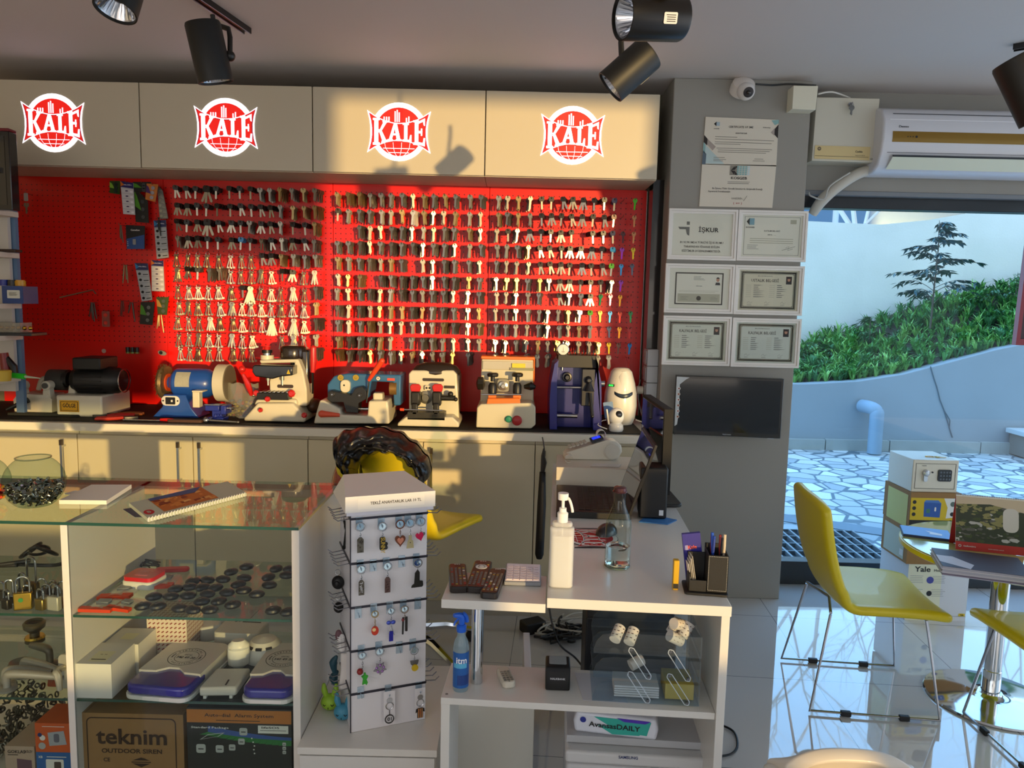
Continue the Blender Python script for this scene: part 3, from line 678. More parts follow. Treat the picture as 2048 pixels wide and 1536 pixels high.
# --- 2 blue bench grinder
o = base_at(350, 3.42); L = onp(3.42, o)
t = thing('bench_grinder', 'blue bench grinder with a wire wheel and a cream wheel guard', 'grinder', o)
zc = L(352, 770)[1]
g = G(); g.lathe([(.022, -.135), (.03, -.11), (.058, -.09), (.068, -.08), (.07, .02), (.068, .07), (.05, .10), (.022, .115)], 28, 0, T(L(350, 0)[0], .1, zc, ry=90)); BLU = C('1F4FA8', .32, coat=.4)
g.prism([(L(298, 820)[0], 0), (L(392, 820)[0], 0), (L(375, 800)[0], .05), (L(365, 790)[0], zc-.05), (L(321, 790)[0], zc-.05), (L(318, 800)[0], .05)], .14, 0, FR(0, .17, 0))
bd_ = ob('body', g, BLU, parent=t, bev=.004)
g = G(); X = FR(L(336, 802)[0], .028, L(336, 803)[1]); g.prism(rr(.085, .046, .02, 6), .003, 0, X); g.prism(rr(.045, .034, .003, 2), .006, 1, X); g.prism(rr(.008, .01, .001, 1), .008, 0, X @ T(.008, 0, 0))
for sx in (-.034, .034): g.prism(circ(.004, 10, sx), .005, 1, X)
ob('switch', g, [WHT2, BLK], parent=t)
g = G()
def lab(u, v):
    a = R(-10+62*v); return (L(337, 0)[0]-.034+.068*u, .1-.0706*math.cos(a), zc+.0706*math.sin(a))
g.grid(lab, 1, 6); ob('rating_label', g, C('A8A89C', .6, var=.2, vs=120), parent=t)
wx = L(287, 0)[0]
g = G(); g.lathe([(.03, -.014), (.075, -.012), (.082, 0), (.075, .012), (.03, .014)], 48, 0, T(wx, .1, zc, ry=90)); 
rn = random.Random(2)
for k in range(220):
    a = rn.random()*6.283; r0, r1 = .06, .078+.012*rn.random(); dx = rn.uniform(-.014, .014)
    g.tube([(wx+dx, .1+math.cos(a)*r0, zc+math.sin(a)*r0), (wx+dx*1.4, .1+math.cos(a)*r1, zc+math.sin(a)*r1)], .0012, 3, 0)
wh = ob('wire_wheel', g, C('8C7752', .45, .6, var=.3, vs=80), parent=t)
g = G(); g.cyl((wx+.012, .1, zc), (wx+.02, .1, zc), .042, n=24); ob('hub_disc', g, C('D2501E', .5), parent=wh); 
g = G(); g.cyl((wx+.01, .1, zc), (wx+.08, .1, zc), .022, n=18); ob('shaft', g, BLK2, parent=t)
gx = L(408, 0)[0]
g = G(); g.cyl((gx-.01, .1, zc+.004), (gx+.045, .1, zc+.004), .086, n=36); ob('wheel_guard', g, [C('6F6A5C', .5)], parent=t, bev=.004)
g = G(); g.ring(circ(.089, 36), circ(.070, 36), .05, 0, T(gx-.008, .1, zc+.004, ry=90)); gq = ob('guard_rim', g, C('CFCAB8', .4), parent=t)
g = G()
for a0 in (20, 95, 200, 285):
    g.prism([(.012*math.cos(R(a0)), .012*math.sin(R(a0)))]+[(.068*math.cos(R(a0+k*12)), .068*math.sin(R(a0+k*12))) for k in range(5)], .004, 0, T(gx-.013, .1, zc+.004, ry=90))
ob('guard_spokes', g, C('17171A', .4), parent=t)
g = G(); q = L(393, 778); g.bx(q[0]-.012, q[0]+.02, -.02, .02, q[1]-.085, q[1]-.01); g.bx(q[0]-.01, q[0]+.04, -.03, .03, q[1]-.012, q[1]-.004); ob('tool_rest', g, CREAM, parent=t, bev=.003)
# --- 3 small blue vise, hammer
o = base_at(430, 3.36); L = onp(3.36, o)
t = thing('bench_vise', 'small blue bench vise between the grinder and the tall key cutter', 'vise', o)
g = G(); g.bx(-.03, .035, 0, .07, 0, .018); g.bx(-.02, .028, .01, .06, .018, .05); g.bx(-.045, .02, -.005, .07, .05, .075); g.bx(.026, .05, -.005, .07, .035, .075)
for k in range(3): g.cyl((.0+.012*k, -.002, .03), (.0+.012*k, .01, .03), .006, n=10)
ob('body', g, C('20308F', .35, coat=.3), parent=t, bev=.003)
g = G(); g.cyl((.04, .03, .06), (.075, .03, .06), .007, n=12); g.cyl((.07, .0, .06), (.07, .06, .06), .003, n=8); g.bx(-.047, .022, -.006, .002, .076, .081); ob('screw', g, STEEL, parent=t)
q = P(412, 850, y=3.31)
t = thing('hammer', 'small ball hammer with steel shaft lying at the worktop edge', 'hammer', (q.x, 3.315, MZ))
g = G(); g.sph((0, 0, .0145), (.015, .015, .0145)); g.cyl((0, 0, .0145), (0, .04, .0145), .012, n=16); ob('head', g, STEEL, parent=t)
g = G(); g.cyl((.008, 0, .0145), (.135, .01, .0065), .0045, n=10); g.sph((.14, .01, .0065), .0062); ob('handle', g, C('8A8A88', .35, .8), parent=t)
# tools lying on the mat
def pliers(px, y, rz, hx, lab):
    q = P(px, 835, y=y); t = thing('pliers', lab, 'pliers', (q.x, y, MZ), rz, 'pliers lying on the mat')
    for s_ in (-1, 1):
        g = G(); g.tube([(0, 0, .009), (.03, .012*s_, .009), (.07, .020*s_, .009), (.12, .014*s_, .009)], [.006, .008, .008, .006], 8, sm=3); ob('handle', g, C(hx, .4), parent=t)
    g = G(); g.prism([(-.055, -.004), (-.03, -.014), (0, -.014), (.012, 0), (0, .014), (-.03, .014), (-.055, .004)], .012, 0, T(0, 0, .003)); ob('jaws', g, C('50504E', .35, .8), parent=t, bev=.001)
pliers(212, 3.40, 20, 'B02018', 'red handled pliers on the mat right of the old machine')
pliers(250, 3.36, 200, 'C43A28', 'orange red pliers lying between motor and grinder'); pliers(232, 3.46, 12, '8A4A20', 'brown handled pliers behind the red handled ones')
q = P(290, 836, y=3.335)
t = thing('file_tool', 'long flat file with red handle on the mat', 'file', (q.x, 3.335, MZ), 0)
g = G(); g.bx(-.1, .07, -.006, .006, .003, .007); ob('blade', g, STEEL, parent=t); g = G(); g.tube([(.07, 0, .008), (.1, 0, .008), (.13, 0, .008)], [.006, .008, .005], 8); ob('handle', g, RED, parent=t)
q = P(370, 838, y=3.33); ob('whetstone', G().prism(rr(.16, .032, .012, 4), .012), C('4A3026', .7, var=.2), loc=(q.x, 3.335, MZ), label='brown oval sharpening stone lying left of the small vise', cat='sharpening stone')
# bag of key fobs standing behind
q = P(487, 800, y=3.52)
def bagf(u, v): 
    return (-.08+.16*u, .02*math.sin(u*9)*v*.3+.025*math.sin(u*3.1)*(1-v), .165*v+.004*math.sin(u*20))
t = thing('plastic_bag', 'clear plastic bag of small colourful parts behind the tall cutter', 'bag', (q.x, 3.50, MZ))
g = G(); g.grid(lambda u, v: (lambda p: (p[0], -p[1]-.004, p[2]))(bagf(u, v)), 14, 10); g.grid(lambda u, v: (lambda p: (p[0], p[1]+.03*(1-v), p[2]))(bagf(u, v)), 14, 10)
ob('film', g, clear('D8D8CC', rough=.08, dens=.82), parent=t)
g = G()
for k in range(80):
    g.sph((rn.uniform(-.065, .065), rn.uniform(-.005, .018), .006+.075*rn.random()**1.4), (.006+.004*rn.random(), .005, .004+.003*rn.random()), 6, 4, rn.randrange(5))
ob('small_parts', g, [C('B8B4A8', .3, .6), C('B02050', .4), C('2A4A8A', .4), C('C0B030', .4), C('30302C', .4)], parent=t, kind='stuff')
# --- 4 tall cream cutter with black motor cap
RDP = C('C8201A', .3, coat=.4)
o = base_at(555, 3.36); L = onp(3.36, o)
t = thing('vertical_key_cutter', 'tall cream key cutter with black motor cap and red levers', 'machine', o)
g = G(); lo = L([(487, 848), (488, 836), (503, 820), (515, 806), (585, 806), (600, 822), (610, 835), (610, 850), (600, 852)]); lo = [(x, max(z, .006)) for x, z in lo]
pz(g, lo, .26, .26); up = L([(503, 812), (508, 801), (565, 800), (588, 800), (592, 812)]); pz(g, up, .2, .17)
ob('base', g, CREAM, parent=t, bev=.009, seg=3)
g = G(); col_ = L([(533, 801), (531, 765), (538, 748), (580, 740), (583, 727), (513, 729), (511, 722), (590, 720), (600, 745), (607, 780), (608, 815), (586, 815)]); pz(g, col_, .17, .12)
ob('column', g, CREAM, parent=t, bev=.006)
g = G(); p = L(520, 722); g.cyl((p[0], .1, p[1]), (p[0], .1, p[1]+.02), .03, n=20); g.cyl((p[0], .1, p[1]+.02), (p[0], .1, p[1]+.03), .02, n=20, m=1); g.cyl((p[0], .1, p[1]+.03), (p[0], .1, p[1]+.045), .024, n=20, m=2); g.cyl((p[0], .1, p[1]+.045), (p[0], .1, p[1]+.062), .013, .016, n=16, m=3)
ob('adjuster_knob', g, [CREAM, STEEL, BLK, RDP], parent=t)
g = G(); hd_ = L([(508, 733), (512, 729), (588, 731), (588, 750), (566, 752), (548, 757), (514, 752), (508, 743)]); pz(g, hd_, .06, .085)
ob('head', g, C('141413', .25, coat=.4), parent=t, bev=.005)
g = G(); X = FR(L(573, 0)[0], -.0265, L(573, 743)[1]); g.flat([(-.008, -.008), (.008, -.008), (0, .012)], 0, X, .0012); g.text('!', 0, X @ T(0, -.002, .0014), 1, size=.012); ob('warning_sticker', g, [C('E0C020', .4), INK], parent=t, smooth=0)
g = G(); c0 = L(570, 708); g.lathe([(.058, -.035), (.062, -.02), (.062, .02), (.055, .034), (.0, .037)], 28, 0, T(c0[0], .13, c0[1]-.002)); g.bx(c0[0]-.01, c0[0]+.08, .1, .2, c0[1]-.24, c0[1]+.015)
ob('motor_cap', g, C('231A12', .22, coat=.5), parent=t, bev=.012, seg=3)
g = G()
for px in (533, 562):
    a = L(px, 752); g.cyl((a[0], .02, a[1]), (a[0], .02, a[1]-.022), .009, n=12); g.cyl((a[0], .02, a[1]-.022), (a[0], .02, a[1]-.045), .0035, n=8)
ob('spindle', g, C('A09A8A', .3, .8), parent=t)
g = G(); a, b_ = L(515, 785), L(578, 800); g.bx(a[0], b_[0], -.01, .09, b_[1], a[1])
for k in range(7): g.bx(a[0]+.01+k*.02, a[0]+.022+k*.02, -.006, .08, a[1], a[1]+.006, 1)
cl = ob('vise_carriage', g, [C('161512', .4), STEEL], parent=t, bev=.002)
for (px, py, r) in ((583, 787, .018), (538, 797, .013), (524, 819, .011), (611, 829, .013), (512, 786, .014)):
    a = L(px, py); g = G(); X = T(a[0], -.012 if py > 790 else .01, a[1], rx=90)
    g.lathe([(r*.5, 0), (r, .004), (r, .014), (r*.6, .02)], 7, 0, X); ob('red_knob', g, RDP, parent=t)
g = G(); a = L(564, 775); g.prism(rr(.075, .016, .007, 4, a[0], a[1]), .002, 0, FR(0, .05, 0)); ob('name_badge', g, [C('3A2A20', .4)], parent=t)
g = G(); p = [L(500, 791), L(496, 770), L(488, 748), L(486, 738)]; g.tube([(p[0][0], .02, p[0][1]), (p[1][0], .0, p[1][1]), (p[2][0], -.01, p[2][1])], [.009, .014, .007], 10, sm=3); g.sph((p[3][0], -.01, p[3][1]), .015)
g.cyl((p[0][0], .02, p[0][1]), (L(518, 795)[0], .04, p[0][1]-.01), .006, m=1); ob('lever', g, [RDP, STEEL], parent=t, label='red feed lever')
g = G(); a, b_, c2 = L(623, 697), L(622, 746), L(618, 790); g.tube([(a[0], .03, a[1]), (a[0], .03, (a[1]+b_[1])/2), (b_[0], .03, b_[1])], [.014, .015, .010], 12); g.sph((a[0], .03, a[1]), .014); g.cyl((b_[0], .03, b_[1]), (c2[0], .06, c2[1]), .004, m=1)
ob('lever', g, [RDP, BLK], parent=t, label='long upright red handle')
g = G(); a = L(613, 815); g.sph((a[0], .14, a[1]-.01), (.035, .06, .035)); ob('rear_housing', g, C('4A2E1C', .4), parent=t)
# --- 5 blue and cream cutter
o = base_at(705, 3.34); L = onp(3.34, o)
t = thing('key_duplicator', 'blue and cream key duplicator with orange handles', 'machine', o)
g = G(); lo = L([(627, 850), (629, 838), (636, 812), (640, 800), (648, 802), (680, 818), (681, 830), (735, 832), (737, 802), (775, 802), (777, 815), (779, 848)]); lo = [(x, max(z, .004)) for x, z in lo]
pz(g, lo, .22, .22); g.bx(L(742, 0)[0], L(763, 0)[0], .06, .12, .11, L(0, 772)[1])
ob('base', g, CREAM, parent=t, bev=.008, seg=3)
g = G(); cv = L([(647, 798), (647, 773), (660, 756), (672, 752), (690, 750), (797, 753), (797, 815), (783, 816), (780, 768), (737, 766), (731, 800)]); pz(g, cv, .24, .17)
ob('cover', g, C('2C6596', .38, coat=.3), parent=t, bev=.006)
g = G(); 
for px in (675, 706):
    a = L(px, 758); g.lathe([(.014, 0), (.014, .006), (.006, .006), (.005, .004)], 18, 0, T(a[0], .065, a[1], rx=90))
ob('brass_bushing', g, BRASS, parent=t)
g = G(); a = L(751, 760); X = FR(a[0], .069, a[1]); g.prism(circ(.011, 20), .001, 0, X); g.prism(circ(.009, 20), .0015, 1, X); g.text('H', 0, X @ T(0, 0, .002), 0, size=.011)
a = L(777, 762); X = FR(a[0], .069, a[1]); g.prism(rr(.035, .012, .002, 2), .001, 2, X); ob('badge', g, [BLK, WHT2, C('E05040', .5)], parent=t, smooth=0)
g = G(); g.prism(rr(.045, .06, .02, 5, *L(685, 775)), .03, 0, FR(0, .08, 0)); a = L(683, 773); g.cyl((a[0], .055, a[1]), (a[0], .048, a[1]), .005, m=1); ob('clamp_arm', g, [CREAM, BLK], parent=t, bev=.004)
g = G(); cb = L([(652, 800), (653, 786), (660, 782), (700, 792), (708, 778), (722, 774), (730, 784), (730, 800), (715, 808), (714, 828), (690, 826), (684, 806), (660, 806)]); pz(g, cb, .1, .075)
for px, py in ((662, 790), (717, 792)): a = L(px, py); g.cyl((a[0], .03, a[1]), (a[0], .018, a[1]), .012, n=14, m=1); g.cyl((a[0], .018, a[1]), (a[0], .014, a[1]), .005, n=8, m=2)
g.cyl((L(690, 818)[0], .06, .07), (L(738, 818)[0], .06, .07), .008, m=2); ob('carriage', g, [C('161616', .35), C('2A2A2A', .3), STEEL], parent=t, bev=.003)
g = G(); a = L(783, 781); g.cyl((a[0]-.02, .08, a[1]), (a[0]+.012, .08, a[1]), .03, n=24); ob('brush_wheel', g, C('8A6A3A', .5, .5, var=.3, vs=80), parent=t)
g = G(); a, b_ = L(764, 722), L(735, 762); g.tube([(a[0], .0, a[1]), ((a[0]*.5+b_[0]*.5), .01, (a[1]+b_[1])/2), (b_[0], .03, b_[1])], [.013, .012, .008], 12); g.sph((a[0], 0, a[1]), .0135)
g.cyl((b_[0], .03, b_[1]), (L(729, 808)[0], .05, L(729, 808)[1]), .004, m=1); ob('lever', g, [C('E04A26', .35), STEEL], parent=t, label='orange diagonal lever')
g = G(); a, b_ = L(645, 827), L(680, 830); g.tube([(a[0], -.012, a[1]), (b_[0], -.006, b_[1])], [.016, .008], 12); g.sph((a[0], -.012, a[1]), .0165); ob('lever', g, C('E2583A', .35), parent=t, label='small orange lever')
# --- 6 cream cutter with red wing knobs
o = base_at(857, 3.33); L = onp(3.33, o)
t = thing('key_duplicator', 'cream key duplicator with black domed top and two red wing knobs', 'machine', o)
g = G(); bsz = L([(794, 858), (796, 846), (812, 834), (905, 834), (918, 846), (918, 858), (915, 862)]); pz(g, [(x, max(z, .004)) for x, z in bsz], .24, .24)
bp = L([(812, 846), (811, 752), (817, 745), (903, 745), (910, 753), (914, 820), (915, 846)]); pz(g, bp, .16, .06); ob('body', g, CREAM, parent=t, bev=.010, seg=3)
g = G(); a = L(866, 752); g.lathe([(.115, 0), (.113, .02), (.095, .042), (.06, .055), (0, .06)], 28, 0, T(a[0], .16, a[1]-.008), sx=1, sy=.55); g.bx(a[0]-.1, a[0]+.115, .13, .22, a[1]-.19, a[1]); ob('motor_hood', g, C('2A211A', .35, coat=.3), parent=t, bev=.01)
g = G(); a = L(862, 764); X = FR(a[0], .0985, a[1]); g.prism(rr(.1, .014, .006, 4), .0025, 0, X); a = L(895, 779); X = FR(a[0], .0985, a[1]); g.prism(rr(.05, .013, .002, 2), .0025, 0, X); ob('name_badge', g, C('2E241C', .4), parent=t)
for px, kp in ((829, 828), (872, 873)):
    g = G(); a = L(px, 798); g.bx(a[0]-.02, a[0]+.02, .02, .08, a[1]-.035, a[1]+.03); g.bx(a[0]-.014, a[0]+.014, .0, .02, a[1]-.075, a[1]-.02); ob('clamp_jaw', g, C('1A1916', .4), parent=t, bev=.006)
    g = G(); a = L(kp, 780); g.prism([(-.02, -.014), (.02, -.014), (.026, .01), (.016, .022), (-.016, .022), (-.026, .01)], .018, 0, FR(a[0], .06, a[1])); g.cyl((a[0], .05, a[1]-.03), (a[0], .05, a[1]), .007, m=0); ob('wing_knob', g, RDP, parent=t, bev=.004)
g = G(); a = L(847, 800); g.lathe([(.028, 0), (.03, .012), (.016, .014), (.016, .03), (.006, .03)], 24, 0, T(a[0], .1, a[1], rx=90)); a = L(852, 780); g.prism(rr(.03, .022, .005, 3, a[0], a[1]), .02, 1, FR(0, .1, 0))
for dx in (-.007, .007): g.cyl((a[0]+dx, .081, a[1]), (a[0]+dx, .079, a[1]), .005, m=2, n=10)
ob('cutter_wheel', g, [C('77756C', .35, .7), CREAM, BLK], parent=t)
g = G(); a = L(900, 797); g.cyl((a[0]-.05, .06, a[1]-.006), (a[0]+.02, .06, a[1]-.006), .013); g.sph((a[0]-.002, .05, a[1]+.014), .013); g.sph((a[0]+.022, .05, a[1]-.01), .010); ob('feed_screw', g, C('22211E', .35), parent=t)
g = G(); a, b_ = L(802, 819), L(885, 821); g.cyl((a[0]+.012, .0, a[1]), (b_[0], .0, b_[1]), .0035, m=1); g.cyl((a[0]-.004, 0, a[1]), (a[0]+.014, 0, a[1]), .007, m=0)
g.bx(a[0]+.03, b_[0]+.01, .0, .08, a[1]-.045, a[1]-.012, 2); ob('guide_rod', g, [C('E04A26', .4), STEEL, C('2B2A26', .4)], parent=t)
# --- 7 cream and orange cutter
o = base_at(1011, 3.34); L = onp(3.34, o)
ORM = C('E8741C', .38, coat=.3)
t = thing('key_duplicator', 'boxy cream and orange key duplicator with green and red push buttons', 'machine', o)
g = G(); lo = L([(952, 856), (954, 815), (962, 808), (1064, 806), (1071, 815), (1071, 850), (1062, 860), (962, 860)]); lo = [(x, max(z, .004)) for x, z in lo]; pz(g, lo, .26, .26)
bp = L([(958, 815), (961, 722), (1068, 724), (1069, 815)]); pz(g, bp, .2, .08); ob('body', g, C('CFC8AE', .4, coat=.2), parent=t, bev=.005)
g = G(); bp2 = L([(959, 800), (961, 718), (1070, 722), (1070, 745)]); a, b_ = L(961, 722), L(1070, 719); g.bx(a[0]-.003, b_[0]+.003, .118, .205, b_[1]-.012, b_[1]+.002); g.bx(b_[0]-.003, b_[0]+.004, .118, .2, L(0, 746)[1], b_[1]); ob('orange_trim', g, ORM, parent=t, bev=.003)
g = G(); a, b_ = L(963, 743), L(1066, 728); g.bx(a[0], b_[0], .114, .12, a[1], b_[1]); ob('top_panel', g, C('BDB9AC', .45), parent=t, bev=.002)
for px in (985, 1035):
    g = G(); a = L(px, 752); g.lathe([(.024, 0), (.026, .006), (.026, .014), (.02, .018), (0, .018)], 8, 0, T(a[0], .05, a[1]-.008)); g.cyl((a[0], .05, a[1]-.03), (a[0], .05, a[1]), .010, m=0); g.lathe([(.02, 0), (.02, .035), (.013, .05)], 16, 0, T(a[0], .05, a[1]-.085)); g.bx(a[0]-.018, a[0]+.018, .03, .08, a[1]-.11, a[1]-.085, 1); g.bx(a[0]-.016, a[0]+.016, .02, .04, a[1]-.14, a[1]-.11, 2)
    ob('clamp_knob', g, [C('141414', .4), ORM, C('6A6860', .35, .7)], parent=t, bev=.001)
g = G(); a = L(1006, 775); X = T(a[0], .1, a[1], rx=90); g.prism(rr(.055, .06, .012, 3), .03, 0, X @ T(0, 0, -.01)); g.lathe([(.02, .02), (.022, .035), (.01, .038), (.01, .05)], 20, 1, X); ob('cutter_head', g, [C('8C897C', .4, .5), C('B8B4A8', .25, .8)], parent=t, bev=.001)
g = G(); tr = L([(975, 797), (1040, 797), (1041, 810), (1033, 820), (978, 818), (973, 808)]); pz(g, tr, .09, .085); ob('chip_tray', g, ORM, parent=t, bev=.004)
g = G(); a, b_ = L(962, 790), L(1045, 790); g.cyl((a[0], .015, a[1]), (b_[0], .015, b_[1]), .004, m=0); a = L(960, 770); g.lathe([(.01, -.02), (.03, -.012), (.03, .012), (.01, .02)], 8, 1, T(a[0], .07, a[1], ry=90)); a = L(1058, 774); g.tube([(a[0]-.02, .05, a[1]-.005), (a[0]+.01, .04, a[1]), (a[0]+.03, .035, a[1]-.004)], [.01, .02, .008], 12, m=1); ob('feed_handles', g, [STEEL, C('17140F', .4)], parent=t)
for px, py, r, hx, nm in ((1017, 838, .014, '1E8A6A', 'green'), (1034, 841, .021, 'B0282A', 'red')):
    g = G(); a = L(px, py); g.lathe([(r+.002, 0), (r+.002, .004), (r, .006), (r, .014), (r*.8, .017), (0, .018)], 20, 0, T(a[0], 0, a[1], rx=90)); ob('push_button', g, C(hx, .4), parent=t, label=nm+' push button')
tz = L(0, 721)[1]+MZ
q = P(1038, 700, y=3.48); ob('sticky_note_pad', G().box((0, 0, .016), (.062, .05, .02)), C('E0D040', .6, em=0), loc=(q.x, 3.47, tz+.006), label='yellow note block on top of the boxy orange cutter', cat='note block')
q = P(1022, 712, y=3.45); ob('small_parts_case', G().box((0, 0, .006), (.11, .06, .012)), clear('C8C8A0', dens=.6), loc=(P(1045, 712, y=3.47).x, 3.47, tz-.0005), label='flat clear parts case under the yellow note block', cat='case')
# --- 8 navy machine
o = base_at(1150, 3.36); L = onp(3.36, o)
NV = C('141C78', .35, coat=.4)
t = thing('key_duplicator', 'tall navy blue key cutting machine with handwheels and steel rods', 'machine', o)
g = G()
for xs in ((1099, 1114), (1186, 1203)):
    a = L([(xs[0], 862), (xs[0], 800), (xs[0]+3, 765), (xs[0]+10, 728), (xs[1]+3 if xs[0] < 1150 else xs[1]-10, 720), (xs[1], 765), (xs[1], 862)]); a = [(x, max(z, .0)) for x, z in a]; pz(g, a, .2, .2)
a, b_ = L(1110, 855), L(1190, 722); g.bx(a[0], b_[0], .08, .2, .0, b_[1]); ob('frame', g, NV, parent=t, bev=.01, seg=3)
g = G(); a, b_ = L(1112, 740), L(1195, 716); g.bx(a[0]+.01, b_[0], .03, .17, a[1]+.01, b_[1]+.008, 0)
for k in range(12):
    x = a[0]+.025+k*.015; g.cyl((x, .06+.02*(k % 2), b_[1]), (x, .06+.02*(k % 2), b_[1]+.022+.01*(k % 3)), .003, n=6, m=1)
ob('tool_tray', g, [C('101012', .4), C('3A3A3A', .3, .8)], parent=t, bev=.002)
g = G(); a = L(1136, 757); g.lathe([(.02, 0), (.024, .02), (.012, .022), (.012, .045)], 20, 0, T(a[0], .08, a[1], rx=90)); a = L(1177, 760); g.bx(a[0]-.03, a[0]+.03, .0, .1, a[1]-.12, a[1]+.05, 0); g.lathe([(.02, 0), (.016, .02), (.01, .03)], 8, 0, T(a[0], .0, a[1], rx=90)); g.lathe([(.026, 0), (.012, .03), (.008, .04)], 14, 0, T(a[0]+.004, -.01, a[1]-.05)); ob('spindle_head', g, C('15171F', .35, coat=.3), parent=t, bev=.003)
g = G(); a = L(1178, 790); g.cyl((a[0]+.003, -.02, a[1]+.01), (a[0]+.013, -.05, a[1]-.09), .008, m=0); g.sph((a[0]+.013, -.05, a[1]-.09), .009); ob('lever', g, C('121214', .3), parent=t)
g = G(); a, b_ = L(1108, 776), L(1150, 776); g.cyl((a[0], .03, a[1]), (b_[0]+.08, .03, b_[1]), .006); a = L(1112, 833); g.cyl((a[0], .03, a[1]), (a[0]+.1, .03, a[1]), .010); ob('guide_rods', g, STEEL, parent=t)
g = G(); a = L(1208, 771); g.cyl((a[0]-.01, .08, a[1]), (a[0]+.012, .08, a[1]), .015); ob('side_knob', g, STEEL, parent=t)
q = P(1126, 699, y=3.42)
t2 = thing('dial_gauge', 'round white dial gauge standing on the navy key cutting machine', 'gauge', (q.x, 3.42, MZ+L(0, 719)[1]+.004))
g = G(); zc = q.z-(MZ+L(0, 719)[1]+.004); g.lathe([(.026, 0), (.028, .002), (.028, .016), (.025, .018)], 28, 0, T(0, .009, zc, rx=90)); g.cyl((0, .005, -.0), (0, .005, zc-.02), .004); g.cyl((0, 0, zc+.026), (0, 0, zc+.036), .005, m=0); ob('case', g, STEEL, parent=t2)
g = G(); X = FR(0, -.0092, zc); g.prism(circ(.024, 28), .0006, 0, X)
for k in range(20): a = k*math.pi/10; g.flat([(.020*math.cos(a)-.0004, .020*math.sin(a)), (.022*math.cos(a), .022*math.sin(a)), (.020*math.cos(a)+.0006, .020*math.sin(a)+.0004)], 1, X, .0009)
g.flat([(-.0008, -.006), (.0008, -.006), (.0003, .018)], 1, X, .001); g.text('0.01', .012, X @ T(0, -.01, .0006), 1); ob('dial_face', g, [WHT2, INK], parent=t2, smooth=0)
# --- 9 white air freshener shaped like a hood
o = base_at(1246, 3.50); L = onp(3.50, o)
t = thing('air_purifier', 'white egg shaped air purifier with a dark smile grille and green display', 'air purifier', o)
H_ = L(1246, 738)[1]
g = G(); g.lathe([(.062, 0), (.074, .03), (.081, .09), (.078, .15), (.068, .2), (.052, H_-.02), (.035, H_-.003), (.02, H_)], 32, 0, T(0, .085, 0)); ob('body', g, C('E4E0D2', .25, coat=.5), parent=t)
g = G(); g.lathe([(.04, 0), (.046, .06), (.044, .13), (.034, .19), (.02, .215), (0, .22)], 24, 0, T(.004, .055, .045), sx=1, sy=1.0); ob('hood', g, C('E9E6DA', .2, coat=.5), parent=t)
zz = L(1246, 788)[1]
def gr_(u, v):
    a = R(-48+96*u); w_ = .008+.012*math.cos(a)**2; return (.004+.0575*math.sin(a), .055-.0475*math.cos(a)-.004, zz-.006*math.cos(a)*2+(v-.5)*w_+.018*math.sin(a)**2)
g = G(); g.grid(gr_, 16, 3); ob('grille', g, C('2E3A48', .3, .3, var=.5, vs=200), parent=t, solid=.003)
g = G(); a = L(1223, 771); X = FR(a[0], .008, a[1], rot=0) @ T(ry=-25); g.prism(rr(.032, .012, .002, 2), .004, 1, X); g.text('888', .022, X @ T(0, 0, .0042), 0, h=.008); ob('green_display', g, [C('28E04A', .4, em=2.5), C('0A3A14', .4)], parent=t, smooth=0)
# phone clipped to navy machine side
q = P(1218, 800, y=3.44); ob('card_pack', G().prism(rr(.045, .075, .004, 2), .006), [C('6A8AB0', .4, var=.3, vs=60)], loc=(q.x, 3.44, MZ+.085), rot=(80, -8, 0), label='blue and white blister pack leaning on the navy machine', cat='pack')
# --- 10 indoor camera
o = (P(1232, 860, y=3.36).x, 3.36, MZ)
t = thing('security_camera', 'small white round-headed indoor camera with one antenna on the worktop', 'camera', o)
g = G(); g.lathe([(.030, 0), (.034, .01), (.032, .028), (.02, .04)], 24); ob('base', g, C('E8E8E4', .3, coat=.3), parent=t)
g = G(); g.sph((0, 0, .068), (.036, .034, .040), 24, 16); hd_ = ob('head', g, C('EDEDEA', .25, coat=.4), parent=t)
g = G(); g.sph((.006, -.0245, .08), (.017, .012, .017), 20, 12, 0); g.sph((.006, -.037, .08), (.008, .003, .008), 12, 8, 1); ob('lens', g, [BLK, C('3A4050', .1, coat=1)], parent=hd_)
g = G(); g.cyl((-.034, 0, .03), (-.046, .0, .10), .0045, .004, n=10); ob('antenna', g, C('E0E0DC', .35), parent=t)
g = G(); pp = [P(1214, 858, y=3.33), P(1196, 850, y=3.33), P(1204, 842, y=3.42), P(1212, 840, y=3.45)]; g.tube([(p.x, p.y, max(p.z, MZ+.002)) for p in pp], .002, 6, sm=6); ob('camera_cable', g, C('E4E4E0', .4), label='thin white cable looping out of the small indoor camera', cat='cable')
# ================================================================ glass display case, lower left
CX0, CX1, CXP = -2.25, -.551, -1.173
CYF, CYB, CZT = 1.888, 2.365, .85
t = thing('display_case', 'white glass topped display case with glass shelves in the lower left', 'display case', (CX0, CYF, 0))
LX = lambda x: x-CX0
W_ = C('DCD8D2', .4, coat=.15)
D_ = CYB-CYF
g = G(); g.bx(LX(CX1)-.02, LX(CX1), 0, D_, 0, CZT-.0085); ob('side_panel', g, W_, parent=t, bev=.001)
g = G(); g.bx(0, .02, 0, D_, 0, CZT-.0085); ob('side_panel', g, W_, parent=t, bev=.001)
g = G(); g.bx(LX(CXP)-.009, LX(CXP)+.009, .004, D_, .06, CZT-.0085); ob('divider_panel', g, W_, parent=t, bev=.001)
g = G(); g.bx(.02, LX(CX1)-.02, 0.004, D_, .04, .06); ob('bottom_panel', g, W_, parent=t, bev=.001)
g = G(); g.bx(.02, LX(CX1)-.02, .03, D_-.02, 0, .04); ob('plinth', g, W_, parent=t)
